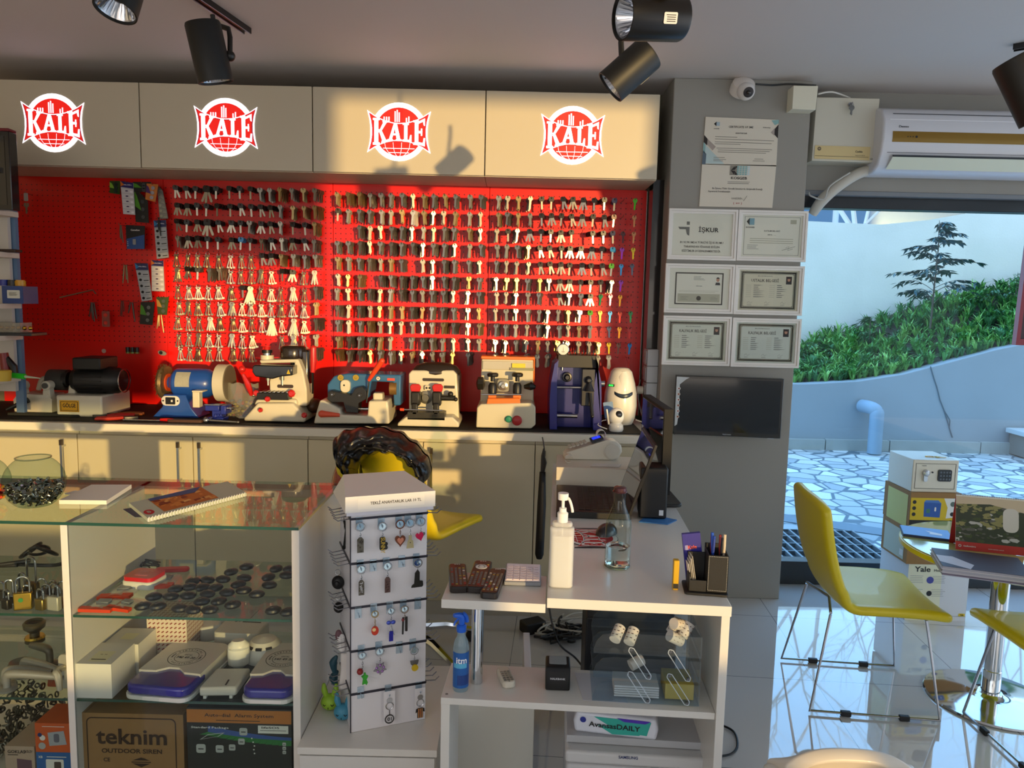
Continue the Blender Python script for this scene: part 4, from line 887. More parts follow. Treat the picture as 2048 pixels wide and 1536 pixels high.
g = G(); g.bx(.02, LX(CX1)-.02, D_-.06, D_-.0, CZT-.035, CZT-.0085); ob('back_rail', g, C('CDA592', .45), parent=t, bev=.001)
g = G(); g.bx(0, LX(CX1), -.002, D_, CZT-.008, CZT, 0); g.bx(0, LX(CX1), -.0028, -.0021, CZT-.008, CZT, 1); ob('glass_top', g, [clear('F0F8F4'), GEDGE], parent=t)
g = G(); g.bx(.02, LX(CXP)-.009, .006, .011, .06, CZT-.009); g.bx(LX(CXP)+.009, LX(CX1)-.02, .006, .011, .06, CZT-.009); ob('front_glass', g, clear('F2F6F4', ior=1.35), parent=t)
SZ1, SZ2 = .590, .352
for z in (SZ1, SZ2):
    for a, b_ in ((.02, LX(CXP)-.0095), (LX(CXP)+.0095, LX(CX1)-.0205)):
        g = G(); g.bx(a, b_, .014, D_-.03, z-.007, z, 0); g.bx(a, b_, .0133, .0138, z-.007, z, 1); ob('glass_shelf', g, [clear('EEF6F2'), GEDGE], parent=t)
# ---- on top of the case
ZT = CZT+.0005
def bowl(px, py, r, fill, lab, extra):
    q = P(px, py, z=ZT); t = thing('glass_bowl', lab, 'bowl', (q.x, q.y, ZT), 0, 'round glass bowls on the display case')
    z0 = r*.82; pr = []
    a0, a1 = -56, 58
    for k in range(15): a = R(a0+(a1-a0)*k/14); pr.append((r*math.cos(a), z0+r*math.sin(a)))
    zb = pr[0][1]; pr = [(x, z-zb+.002) for x, z in pr]
    g = G(); g.shell([(0.001, .002)]+pr+[(pr[-1][0]+.003, pr[-1][1]+.004)], 40); ob('bowl', g, clear('E4EEEC', ior=1.55), parent=t)
    g = G(); g.tube([((pr[-1][0]+.002)*math.cos(k*math.pi/18), (pr[-1][0]+.002)*math.sin(k*math.pi/18), pr[-1][1]+.004) for k in range(36)], .0022, 6, closed=True); ob('rim', g, clear('D0DAD8', ior=2.2), parent=t)
    extra(t, pr, q)
def coins(t, pr, q):
    g = G(); rn = random.Random(4); Rr = max(x for x, z in pr)
    for k in range(520):
        z = .008+.052*rn.random()**.8; rmax = max(.01, min((abs(z-zz), x) for x, zz in pr)[1]-.009)
        a = rn.random()*6.283; r = rmax*math.sqrt(rn.random()) if rn.random() < .4 else rmax*(.9+.1*rn.random())
        g.lathe([(.0065, 0), (.0065, .0014)], 8, rn.randrange(3), T(r*math.cos(a), r*math.sin(a), z, rn.uniform(-60, 60), rn.uniform(-60, 60), 0))
    ob('metal_rings', g, [STEEL, C('8E8A80', .25, 1), C('B8AE98', .2, 1)], loc=(q.x, q.y, ZT+.001), label='small shiny metal discs heaped in the glass bowl', cat='metal discs', kind='stuff')
def candy(t, pr, q):
    g = G(); rn = random.Random(5)
    for k in range(60):
        a = rn.random()*6.283; r = .05*math.sqrt(rn.random()); g.sph((r*math.cos(a), r*math.sin(a), .012+.035*rn.random()), (.012, .008, .007), 8, 5, rn.randrange(3))
    ob('sweets', g, [C('D8503A', .3), C('E0A030', .3), C('C83050', .3)], loc=(q.x, q.y, ZT+.001), label='red and yellow sweets in the bowl cut by the left edge', cat='sweets', kind='stuff')
bowl(71, 1010, .078, 1, 'round glass bowl half filled with small metal discs', coins)
bowl(-35, 1005, .072, 1, 'round glass bowl with sweets, cut off by the left edge', candy)
def quadslab(name, pts, z, h, mats, lab, cat, extra=None, m=0, bev=0):
    q = [P(x, y, z=z+h) for x, y in pts]; c = sum(q, Vector())/len(q)
    pl = [(p.x-c.x, p.y-c.y) for p in q]; g = G(); g.prism(pl, h, m)
    if extra: extra(g, pl, h)
    return ob(name, g, mats, loc=(c.x, c.y, z), label=lab, cat=cat, bev=bev)
def basis(pl):
    """frame on the top of a 4-corner slab: origin at corner 0, u to corner 1, v to corner 3, both 0..1"""
    a, b_, d = Vector((*pl[0], 0)), Vector((*pl[1], 0)), Vector((*pl[3], 0))
    u, v = b_-a, d-a
    return Matrix(((u.x, v.x, 0, a.x), (u.y, v.y, 0, a.y), (0, 0, 1, 0), (0, 0, 0, 1)))
def pad_x(g, pl, h): g.bx(0, 1, .93, 1.0, h, h+.0015, 1, basis([pl[3], pl[2], pl[1], pl[0]]) )
quadslab('note_pad', [(118, 1000), (213, 1001), (263, 969), (183, 969)], ZT, .012, [C('F2EDE0', .6), C('E0DACA', .6)], 'blank white note pad lying on the glass top behind the bowl', 'note pad')
quadslab('paper_sheet', [(128, 987), (150, 989), (178, 984), (150, 981)], ZT, .002, [PAPER], 'small folded white paper between the bowl and the note pad', 'paper')
# wall calendar lying on the case: sage cover, orange picture, white spiral
cpt = [(258, 1005), (296, 1036), (493, 985), (455, 962)]
q = [P(x, y, z=ZT+.012) for x, y in cpt]; c = sum(q, Vector())/4; pl = [(p.x-c.x, p.y-c.y) for p in q]
t = thing('calendar', 'spiral desk calendar with an orange picture lying on the display case', 'calendar', (c.x, c.y, ZT))
g = G(); g.prism(pl, .010, 0, z0=.001); B = basis([pl[1], pl[2], pl[3], pl[0]])
# u along spiral edge, v towards back edge
g.flat([(.17, .12), (.72, .12), (.72, .95), (.17, .95)], 1, B, .0113)
rn = random.Random(9)
for k in range(46):
    u0 = .17+.5*rn.random(); v0 = .12+.72*rn.random(); a = .03+.05*rn.random(); g.flat([(u0, v0), (min(.72, u0+a), v0+.02), (min(.72, u0+a*.9), min(.95, v0+.12)), (u0-.0, min(.95, v0+.10))], 2+rn.randrange(3), B, .0115+.00001*k)
g.flat([(.17, .80), (.6, .70), (.72, .95), (.17, .95)], 5, B, .0122)
g.flat([(.06+.045*math.cos(a), .28+.13*math.sin(a)) for a in [k*.314 for k in range(20)]], 6, B, .0116); g.text('B', 0, B @ T(.06, .28, 0) @ Matrix.Diagonal((.06, .16, 1, 1)) @ T(0, 0, .0116), 0, size=1)
ob('pages', g, [C('C3C9B0', .5), C('C8702A', .5), C('E08A3A', .5), C('8A3A1A', .5), C('F0B060', .5), C('2A5A8A', .5), C('C8202A', .5)], parent=t, smooth=0)
g = G()
for k in range(34):
    p = B @ Vector(((k+.5)/34, .01, 0)); g.tube([(p.x, p.y, .0128), (p.x-.001, p.y-.005, .010), (p.x-.001, p.y-.006, .003), (p.x, p.y-.001, .0005)], .0014, 5)
ob('spiral', g, WHT2, parent=t)
quadslab('paper_scrap', [(246, 1018), (270, 1034), (305, 1034), (285, 1012)], ZT-.0002, .0008, [C('4A4A60', .6)], 'dark slip of paper under the left corner of the calendar', 'paper')
# ---- upper shelf: key fobs
fx = [(1515, 725), (1420, 757), (1697, 738), (1782, 740), (1500, 795), (1650, 790), (1760, 778), (1655, 838), (1465, 835), (1497, 872), (1578, 895), (1395, 885), (1370, 803), (1275, 808), (1325, 855), (1245, 853), (1185, 815), (1165, 850), (1275, 893), (1240, 940), (1155, 903), (1080, 863), (1345, 938), (1430, 960), (1290, 992), (1185, 992), (1105, 983), (1050, 908), (945, 910), (970, 970), (880, 968), (1680, 995), (1770, 1005)]
pts = []
for a, b_ in fx:
    q = P(a/3.072, 900+b_/3.072, z=SZ1+.006); pts.append(q)
pts.sort(key=lambda v: v.y); rows = [pts[:11], pts[11:22], pts[22:]]
rn = random.Random(12); FG = 'key fobs on the upper glass shelf'
fob0 = None
for ri, row in enumerate(rows):
    row.sort(key=lambda v: v.x)
    for k, q in enumerate(row):
        lab_ = f'dark oval key fob, {ORD[k+1]} from left in the {["front", "middle", "back"][ri]} row on the upper shelf'
        if fob0 is None:
            fob0 = thing('key_fob', lab_, 'key fob', (0, 0, 0), 0, FG)
            g = G(); g.lathe([(.4, 0), (.85, .0025), (1, .006), (.9, .0095), (.6, .012), (0, .0128)], 20, 0, Matrix.Diagonal((.023, .0175, 1.6, 1))); ob('shell', g, C('1C1C20', .35, coat=.3), parent=fob0)
            g = G(); g.prism(rr(.008, .009, .002, 2, -.004), .0012, 0, T(0, 0, .0198)); g.prism(rr(.006, .007, .002, 2, .008), .0012, 0, T(0, 0, .0186)); ob('buttons', g, C('3A3A40', .5), parent=fob0)
            o_ = fob0
        else: o_ = dup(fob0, label=lab_)
        o_.location = (q.x, min(max(q.y, CYF+.035), CYB-.06), SZ1+.0003); o_.rotation_euler = (0, 0, R(rn.uniform(-10, 60))); 
# clear bags with orange header
def hbag(pl, zt, lab, i):
    q = [P(x, y, z=SZ1+.004) for x, y in pl]; c = sum(q, Vector())/4; p2 = [(p.x-c.x, p.y-c.y) for p in q]
    t = thing('parts_bag', lab, 'bag', (c.x, c.y, SZ1+.0005), 0, 'clear bags with orange headers on the upper shelf'); B = basis([p2[0], p2[1], p2[2], p2[3]])
    g = G(); g.grid(lambda u, v: tuple(B @ Vector((u, v, 0)) + Vector((0, 0, .012*math.sin(math.pi*u)*(1-v*.6)+.001))), 8, 6); ob('film', g, clear('ECECEA', rough=.08, dens=.7), parent=t)
    g = G(); g.bx(-.02, 1.02, -.10, .16, .001, .010, 0, B); ob('header_card', g, C('E2451A', .5), parent=t)
    g = G(); g.bx(.3, .7, .45, .75, .003, .012, 0, B); ob('part_inside', g, C('8C9498', .4), parent=t)
hbag([(160, 1220), (222, 1222), (250, 1200), (190, 1196)], 0, 'clear bag with orange header, front left on the upper shelf', 0)
hbag([(215, 1216), (258, 1222), (285, 1200), (246, 1196)], 0, 'clear bag with orange header, right of the front left one', 1)
hbag([(198, 1196), (260, 1194), (290, 1165), (235, 1168)], 0, 'clear bag with orange header, in the middle of the left side', 2)
hbag([(306, 1175), (345, 1172), (368, 1150), (325, 1150)], 0, 'clear bag with orange header, beside the red and white device', 3)
q = P(290, 1170, z=SZ1)
t = thing('panic_button_device', 'red and white box marked HELP on the upper glass shelf', 'alarm device', (q.x, min(q.y, CYB-.12), SZ1+.0005), -8)
g = G(); g.prism(rr(.10, .085, .018, 5), .024); ob('base', g, WHT2, parent=t, bev=.004); g = G(); g.prism(rr(.094, .079, .016, 5), .012, 0, T(0, 0, .0243)); g.text('HELP', .04, T(0, .012, .0365), 1, h=.009); g.prism(rr(.04, .012, .005, 3, 0, -.015), .001, 1, T(0, 0, .036)); ob('lid', g, [C('D01A24', .3, coat=.4), C('E87A80', .4)], parent=t, bev=.003)
q = P(345, 1143, z=SZ1); ob('remote_control', G().prism(rr(.10, .028, .012, 5), .012), [C('D02A20', .35)], loc=(q.x, min(q.y, CYB-.07), SZ1+.0005), rot=(0, 0, 10), label='slim red remote at the back of the upper shelf', cat='remote', bev=.004)
q = P(300, 1134, z=SZ1); 
g = G()
for k in range(8): g.tube([(.03*math.cos(k), .02*math.sin(k*2), .004+.003*(k % 3)), (.04*math.cos(k+2), .03*math.sin(k+1), .012), (.03*math.cos(k+3), .02*math.sin(k+3), .004)], .0022, 5, sm=4)
ob('cable_coil', g, BLK, loc=(q.x-.0, CYB-.1, SZ1+.001), label='small coil of black cable at the back of the upper shelf', cat='cable')
q = P(578, 1172, z=SZ1); ob('folded_leaflet', G().add([(-.02, -.02, 0), (.03, -.015, 0), (.035, .02, 0), (-.01, .03, 0), (0, .0, .02)], [(0, 1, 4), (1, 2, 4), (2, 3, 4), (3, 0, 4)]), C('C8C6C0', .6), loc=(-.605, q.y, SZ1+.0005), label='folded grey white leaflet at the right end of the upper shelf', cat='leaflet', smooth=0)
# ---- lower shelf: boxes, sirens, detectors
def boxp(name, pts, z, h, mats, lab, cat, front=None, top=None, group=None, bev=.0015):
    """box from the photo positions of its four bottom corners (front-left, front-right, back-right, back-left)"""
    q = [P(x, y, z=z) for x, y in pts]; c = sum(q, Vector())/4
    return q, c
def cbox(name, px, py, z, w, d, h, mats, lab, cat, rz=0, fn=None, group=None, bev=.0015, y=None):
    """box whose front-left-bottom corner is seen at px, py"""
    q = P(px, py, z=z); 
    if y is not None: q = P(px, py, y=y)
    g = G(); g.bx(0, w, 0, d, 0, h, 0)
    if fn: fn(g, w, d, h)
    return ob(name, g, mats, loc=(q.x, max(q.y, 0), z+.0005), rot=(0, 0, rz), label=lab, cat=cat, group=group)
def cutlabel(g, w, d, h): 
    X = T(w*.5, d*.35, h); g.flat(rr(.05, .06, .001, 1), 1, X); g.text('~ ~', .02, X @ T(0, .01, .0005), 2); g.flat([(-.02, -.02), (.02, -.02), (.02, -.016), (-.02, -.016)], 2, X, .0006)
cbox('white_box', 154, 1396, SZ2, .096, .125, .098, [C('E0DCD8', .55), C('E8E2C0', .6), INK], 'plain white carton, front one at the left of the lower shelf', 'box', 0, cutlabel, 'white cartons on the lower shelf')
q = P(154, 1396, z=SZ2)
g = G(); g.bx(0, .10, 0, .105, 0, .092, 0); g.flat([(.03, .03), (.07, .03), (.07, .07), (.03, .07)], 1, None, .0925); ob('white_box', g, [C('DCD8D4', .55), C('E8E2C0', .6)], loc=(q.x+.004, q.y+.13, SZ2+.0005), label='plain white carton standing behind the front one on the lower shelf', cat='box', group='white cartons on the lower shelf')
g = G(); g.bx(0, .12, 0, .12, 0, .125, 0)
for i in range(9):
    for j in range(9):
        X = T(.006+.013*i, -.0004, .008+.0135*j, rx=90) @ T(rz=35); g.flat([(0, 0), (.009, 0), (.009, .0035), (0, .0035)], 1, X); X = T(.0055+.013*i, .006+.0135*j, .1252) @ T(rz=35); g.flat([(0, 0), (.009, 0), (.009, .0035), (0, .0035)], 1, X)
        X = T(.1204, .006+.013*i, .008+.0135*j, rx=90, rz=90) @ T(rz=35); g.flat([(0, 0), (.009, 0), (.009, .0035), (0, .0035)], 1, X)
ob('patterned_box', g, [C('DCCCBC', .6), C('8A3428', .6)], loc=(q.x+.075, q.y+.24, SZ2+.0005), label='white carton with a brown dash pattern behind the white cartons', cat='box')
def ringtext(g, s_, r, size, X, m, a0, cw=True, step=None):
    n = len(s_)
    for i, ch in enumerate(s_):
        if ch == ' ': continue
        a = a0+(-1 if cw else 1)*i*step
        g.text(ch, 0, X @ T(rz=a) @ T(r, 0, 0, rz=-90 if cw else 90), m, size=size)
BLUP = C('1C1890', .2, coat=.6)
def siren(px, py, rz, w, d, h, lab, flip=False):
    q = P(px, py, z=SZ2); t = thing('alarm_siren', lab, 'alarm siren', (q.x, q.y, SZ2+.0005), rz, 'alarm sirens on the lower shelf')
    g = G(); g.prism(rr(w, d, .03, 6, w/2, d/2), .012); ob('back_plate', g, WHT2, parent=t, bev=.002)
    g = G(); g.prism([(.004, .075), (w*.12, .075), (w*.28, .078), (w*.35, .09), (w*.42, .10), (w*.58, .10), (w*.65, .09), (w*.72, .078), (w-.004, .075)]+rr(w-.008, d*.6, .035, 6, w/2, d-.004-d*.3)[:14], h-.012, 0, None, .0125)
    X = T(w/2, d*.62, h+.0003); g.ring(circ(.052, 36), circ(.050, 36), .0003, 1, X); g.ring(circ(.034, 36), circ(.0325, 36), .0003, 1, X)
    ringtext(g, 'www.kapialarmi.com', .042, .012, X @ T(0, 0, .0003), 1, 190, True, 11.5); ringtext(g, '• kapialarmi.com', .042, .010, X @ T(0, 0, .0003), 1, 215, False, 9.5)
    g.text('(0216)', .022, X @ T(0, .010, .0004), 1); g.text('340 49 20', .056, X @ T(0, -.006, .0004), 1, h=.012)
    ob('cover', g, [C('D8D4CE', .4, coat=.2), INK], parent=t, bev=.004)
    g = G(); g.prism(rr(w-.006, .12, .03, 6, w/2, .062), h-.018, 0, None, .0125); ob('blue_lens', g, BLUP, parent=t, bev=.008, seg=3)
siren(243, 1398, -6, .19, .265, .046, 'white alarm siren with a blue front lens left of the small detectors')
siren(478, 1408, 0, .143, .27, .046, 'white alarm siren with a blue front lens at the right end of the shelf')
q = P(398, 1398, z=SZ2)
t = thing('door_contact', 'white boxy keypad cover with a dark slot between the two sirens', 'alarm device', (q.x, q.y, SZ2+.0005), 4)
g = G(); g.prism([(0, 0), (.1, 0), (.108, .11), (.012, .11)], .026, 0, None, .006); ob('shell', g, C('DAD6CE', .4), parent=t, bev=.006); g = G(); g.bx(.066, .070, .012, .04, .0322, .0335); ob('slot', g, BLK, parent=t)
for x in (.015, .085): 
    g = G(); g.bx(x-.004, x+.004, .0, .012, 0, .008); ob('foot', g, WHT2, parent=t)
q = P(473, 1340, z=SZ2)
t = thing('motion_detector', 'white curved motion detector leaning between the sirens', 'alarm device', (q.x, q.y+.02, SZ2+.001), 15)
g = G(); g.lathe([(.018, 0), (.03, .01), (.032, .04), (.03, .07), (.018, .082)], 20, 0, T(0, 0, 0), sx=1, sy=.7); ob('shell', g, C('E6E4E0', .3, coat=.2), parent=t)
g = G(); g.lathe([(.024, .03), (.034, .034), (.0345, .06), (.024, .066)], 20, 0, T(0, -.003, 0), sx=.9, sy=.7); ob('lens', g, C('F4F4F2', .5), parent=t)
q = P(508, 1345, z=SZ2)
t = thing('smoke_detector', 'round white smoke detector dome with three dark slots', 'smoke detector', (q.x, min(q.y+.09, CYB-.09), SZ2+.001))
g = G(); g.lathe([(.056, 0), (.058, .02), (.05, .045), (.036, .06), (0, .066)], 32); ob('dome', g, C('E2DED8', .35, coat=.2), parent=t)
g = G()
for a in (-125, -90, -55):
    X = T(.0475*math.cos(R(a)), .0475*math.sin(R(a)), .048, rz=a+90); g.box((0, 0, 0), (.018, .006, .007), 0, X)
ob('slots', g, BLK, parent=t)
q = P(395, 1330, z=SZ2); 
t = thing('alarm_panel_box', 'flat white alarm unit behind the left siren', 'alarm device', (q.x+.01, CYB-.175, SZ2+.0005), -3)
g = G(); g.prism(rr(.14, .11, .015, 4, .07, .055), .06); g.text('8 F', .02, T(.045, .085, .0603), 1); g.flat([(.06, .08), (.12, .08), (.12, .088), (.06, .088)], 1, None, .0603); ob('shell', g, [C('D6D2CA', .4), C('55504A', .6)], parent=t, bev=.004)
q = P(372, 1290, z=SZ2+.06); ob('corner_sensor', G().prism([(-.03, -.035), (.03, -.03), (.034, .02), (0, .045), (-.032, .02)], .05), C('E4E2DE', .35), loc=(q.x+.0, CYB-.085, SZ2+.001), rot=(0, 0, 25), label='faceted white corner sensor at the back beside the patterned carton', cat='sensor', bev=.006)
# ---- bottom level, cartons
def teknim(g, w, d, h):
    X = FR(w/2, -.0004, h/2); g.ring(rr(w*.86, h*.90, .015, 5), rr(w*.86-.006, h*.90-.006, .013, 5), .0004, 1, X)
    g.text('teknim', w*.68, X @ T(0, h*.21, .0006), 1, h=.046); g.text('OUTDOOR SIREN', w*.58, X @ T(0, h*.04, .0006), 1, h=.013); g.text('CE', .018, X @ T(-.07, -h*.07, .0006), 1)
    g.flat([(.0, -.02+.003), (.05, -.02+.003), (.025, -.008)], 1, X, .0006); g.flat([(.0, -.026), (.05, -.026), (.025, -.037)], 1, X, .0006); g.flat([(-.002, -.0235), (.052, -.0235), (.052, -.0205), (-.002, -.0205)], 1, X, .0006)
    g.text('teknim', w*.45, T(w*.55, d*.35, h+.0004, rz=180), 1, h=.03); g.bx(w*.06, w*.062, 0, d, h, h+.0003, 1)
q = P(157, 1425, y=CYF+.035)
g = G(); w, d, h = P(366, 1430, y=CYF+.035).x-q.x, .30, q.z-.061; g.bx(0, w, 0, d, 0, h, 0); teknim(g, w, d, h); ob('siren_carton', g, [CARD, C('3A2414', .8)], loc=(q.x, CYF+.035, .061), label='brown carton printed OUTDOOR SIREN at the bottom of the display case', cat='carton')
q = P(373, 1415, y=CYF+.03); q2 = P(584, 1420, y=CYF+.03); w = q2.x-q.x-.002; h = q.z-.061
def autodial(g, w, d, h):
    X = FR(0, -.0004, 0)
    g.flat([(0, h-.042), (w, h-.042), (w, h-.004), (0, h-.004)], 1, X); g.text('Auto-dial  Alarm System', w*.66, X @ T(w/2, h-.02, .0004), 2, h=.010); g.flat([(w*.28, h-.036), (w*.7, h-.036), (w*.7, h-.034), (w*.28, h-.034)], 2, X, .0004)
    g.text('Standard Package', w*.36, X @ T(w*.22, h-.056, .0004), 3, h=.006)
    g.flat([(w*.68, h-.07), (w*.97, h-.07), (w*.97, h-.047), (w*.68, h-.047)], 3, X, .0004); g.text('lifeSOS', w*.17, X @ T(w*.8, h-.053, .0008), 2, h=.006); g.flat([(w*.7, h-.062), (w*.95, h-.062), (w*.95, h-.0605), (w*.7, h-.0605)], 2, X, .0008)
    n = 14
    for k in range(n):
        a, b_ = k/n, (k+1)/n; y0 = lambda t_: h-.047-.05*t_+.02*t_*t_
        g.flat([(w*(.2+.8*a), y0(a)-.012-.01*(1-a)), (w*(.2+.8*b_), y0(b_)-.012-.01*(1-b_)), (w*(.2+.8*b_), y0(b_)-.004), (w*(.2+.8*a), y0(a)-.004)], 4, X, .0003)
        g.flat([(w*(.12+.88*a), y0(a)-.03), (w*(.12+.88*b_), y0(b_)-.028), (w*(.2+.8*b_), y0(b_)-.012-.01*(1-b_)), (w*(.2+.8*a), y0(a)-.012-.01*(1-a))], 5, X, .0003)
    for x, y, s_ in ((.54, h-.066, .011), (.52, h-.095, .009), (.13, h-.118, .013), (.31, h-.118, .011), (.43, h-.113, .009), (.93, h-.10, .005), (.93, h-.112, .005), (.93, h-.124, .005)):
        g.flat(rr(s_*2, s_*2, s_*.4, 2, w*x, y), 6, X, .0008)
        g.flat(rr(s_*1.2, s_*.3, s_*.1, 1, w*x, y-.001), 7, X, .001)
    g.ring([(w*.12, h-.092), (w*.3, h-.082), (w*.36, h-.07), (w*.2, h-.076)], [(w*.14, h-.090), (w*.29, h-.082), (w*.34, h-.072), (w*.2, h-.078)], .0003, 6, X, .0005)
    for k in range(5): g.flat(circ(.0022, 8, w*(.62+.012*k*(1 if k < 3 else .5)), h-.085-.011*k), 3, X, .0008)
g = G(); g.bx(0, w, 0, .28, 0, h, 0); autodial(g, w, .28, h)
ob('alarm_kit_carton', g, [C('20221E', .5), C('C0782A', .5), INK, C('E8E8E0', .5), C('3A5AA0', .5), C('2F7A3A', .5), C('B8BCB8', .5), C('4A4C4A', .5)], loc=(q.x, CYF+.03, .061), label='dark alarm kit carton with an orange band across its top', cat='carton', smooth=0)
# ---- left bay: padlocks on the upper shelf
PADS = [(75, 700, 22, 40, 30, 0), (100, 720, 26, 55, 35, 0), (160, 755, 30, 60, 35, 0), (205, 700, 26, 64, 60, 1), (130, 790, 28, 50, 30, 0), (40, 790, 26, 55, 40, 0), (280, 760, 30, 45, 25, 0), (240, 740, 24, 40, 30, 0), (190, 880, 40, 60, 30, 2), (300, 860, 30, 50, 28, 3), (350, 820, 26, 46, 22, 0), (390, 830, 26, 60, 25, 3), (20, 760, 22, 50, 36, 0), (330, 640, 26, 40, 20, 0)]
ppos = [(98, 985, 1.65), (30, 960, .9), (62, 930, .9), (140, 900, 1.0), (200, 880, 1.5), (170, 945, 1.1), (262, 900, 1.1), (290, 950, 1.2), (240, 965, 1.0), (355, 950, 1.1), (385, 905, 1.0), (330, 890, .9), (10, 900, .9), (320, 970, 1.3)]
names = ['large brass padlock with green label at the front of the left bay', 'small dark padlock near the left edge, behind the brass one', 'slim steel padlock, second from the left edge in the left bay', 'dark padlock with raised shackle left of the tallest one', 'tallest long-shackle padlock in the middle of the left bay', 'steel padlock just right of the big brass one', 'round-shouldered steel padlock right of the tallest one', 'steel padlock at the front right of the left bay', 'small padlock between the brass one and the front right one', 'bronze padlock nearest the white divider', 'dark padlock at the back beside the white divider', 'small back-row padlock behind the front right one', 'dark padlock cut by the left edge at the back', 'pale bodied padlock in clear wrap near the front right']
cols = [BRASS, C('4A4640', .35, .8), STEEL, C('3A3632', .35, .8), C('8A6A30', .3, .9), C('7A7468', .3, .8), C('6A6660', .3, .9), C('8C8C86', .3, .8), C('A08A50', .3, .9), C('7A5A3A', .4, .7), C('3A3632', .35, .8), C('6A6660', .3, .9), C('4A4640', .35, .8), C('B0B0A8', .4, .3)]
for i, (a, b_, s_) in enumerate(ppos):
    q = P(a/3.072, 900+b_/3.072+8, z=SZ1); s_ *= .8
    t = thing('padlock', names[i], 'padlock', (q.x, min(max(q.y, CYF+.04), CYB-.06), SZ1+.0005), random.Random(i).uniform(-25, 25), 'padlocks on the upper shelf of the left bay')
    w, h = .034*s_, .032*s_+.006; sh = .03*s_*(2.0 if i in (4, 3, 2) else 1.1)
    g = G(); g.bx(-w/2, w/2, -.008, .008, 0, h, 0); 
    if i == 0: g.flat(circ(.006, 14), 1, FR(-.004, -.0085, h*.6)); 
    ob('body', g, [cols[i], C('2A8A40', .5)], parent=t, bev=.003)
    r = w*.36; g = G(); g.tube([(-r, 0, h-.004), (-r, 0, h+sh-r)]+[(-r*math.cos(k*math.pi/8), 0, h+sh-r+r*math.sin(k*math.pi/8)) for k in range(1, 8)]+[(r, 0, h+sh-r), (r, 0, h-.004)], .0030*max(1, s_*.7), 8); ob('shackle', g, C('A8A8A6', .15, 1), parent=t)
q = P(100, 1115, z=SZ1)
t = thing('chain_lock', 'coiled dark bicycle lock with rings behind the padlocks', 'lock', (q.x, min(q.y+.05, CYB-.1), SZ1+.0005))
g = G()
for k in range(3): g.tube([(.028*math.cos(a)+.025*k-.02, .03*math.sin(a), .045+.022*math.cos(a+k)) for a in [j*6.283/16 for j in range(16)]], .005, 7, closed=True)
ob('coil', g, C('2E2C2A', .35, .5), parent=t); g = G(); g.tube([(-.06, -.02, .006), (.0, -.03, .008), (.07, -.02, .006), (.09, .02, .006)], .006, 7, sm=4); ob('tail', g, C('3A3836', .4), parent=t)
q = P(10, 1140, z=SZ1)
ob('wiper_lock', G().tube([(-.05, 0, .01), (0, .01, .016), (.06, .03, .02)], .006, 7).tube([(-.05, .02, .006), (.02, .03, .006)], .008, 7), C('2A2622', .4), loc=(q.x, min(q.y, CYB-.08), SZ1+.001), label='dark metal rods lying at the back left of the upper shelf', cat='metal rods')
# left bay, lower shelf: handles and knobs
HN = C('B9B2A8', .35, .35); HN2 = C('7E786C', .35, .6)
q = P(45, 1300, z=SZ2)
t = thing('knob_set', 'round dark bronze door knob standing on the lower left shelf', 'door knob', (q.x, min(q.y+.06, CYB-.08), SZ2+.0005))
g = G(); g.lathe([(.028, 0), (.028, .008), (.014, .014), (.014, .03), (.03, .045), (.032, .06), (.026, .066), (.022, .06), (0, .058)], 28); ob('knob', g, C('6A6250', .35, .7), parent=t); g = G(); g.lathe([(.026, .008), (.029, .012), (.026, .018)], 28); ob('gold_ring', g, BRASS, parent=t); g = G(); g.box((0, 0, .0592), (.03, .006, .003)); ob('slot', g, BLK, parent=t)
def lever(px, py, rz, ln, lab, mt=HN):
    q = P(px, py, z=SZ2); t = thing('lever_set', lab, 'door handle', (q.x, max(q.y, CYF+.05), SZ2+.0005), rz, 'door handles on the lower left shelf')
    g = G(); g.lathe([(.024, 0), (.025, .006), (.018, .009)], 24); ob('rose', g, mt, parent=t)
    g = G(); g.tube([(0, 0, .006), (0, 0, .036), (.012, 0, .046), (ln*.5, 0, .043), (ln, 0, .034)], [.010, .010, .012, .012, .008], 12, sm=4); ob('lever', g, mt, parent=t)
lever(12, 1372, 8, .12, 'pale lever handle with thick grip at the front left of the lower shelf')
lever(48, 1352, -14, .13, 'pale lever handle pointing right, behind the front left one')
lever(100, 1330, 150, .10, 'bronze lever handle pointing back near the divider', HN2)
lever(-5, 1395, 4, .15, 'long pale lever handle along the front edge of the lower shelf')
q = P(28, 1345, z=SZ2); ob('knob_set', G().lathe([(.03, 0), (.034, .008), (.03, .018), (.02, .012), (.012, .010), (0, .010)], 28), [C('9A9384', .35, .5)], loc=(q.x, q.y+.03, SZ2+.0005), label='low round escutcheon ring beside the pale lever handles', cat='door knob')
q = P(128, 1380, z=SZ2)
t = thing('lever_set', 'pale lever handle standing upright against the divider', 'door handle', (min(q.x, CXP-.05), q.y, SZ2+.0005), 0, 'door handles on the lower left shelf')
g = G(); g.prism(rr(.03, .10, .014, 5, 0, .052), .008, 0, FR(0, .01, 0)); ob('plate', g, HN, parent=t, bev=.002); g = G(); g.tube([(0, 0, .065), (0, -.03, .068), (.008, -.036, .06), (.012, -.036, .02)], [.009, .009, .01, .007], 10, sm=4); ob('lever', g, HN, parent=t)
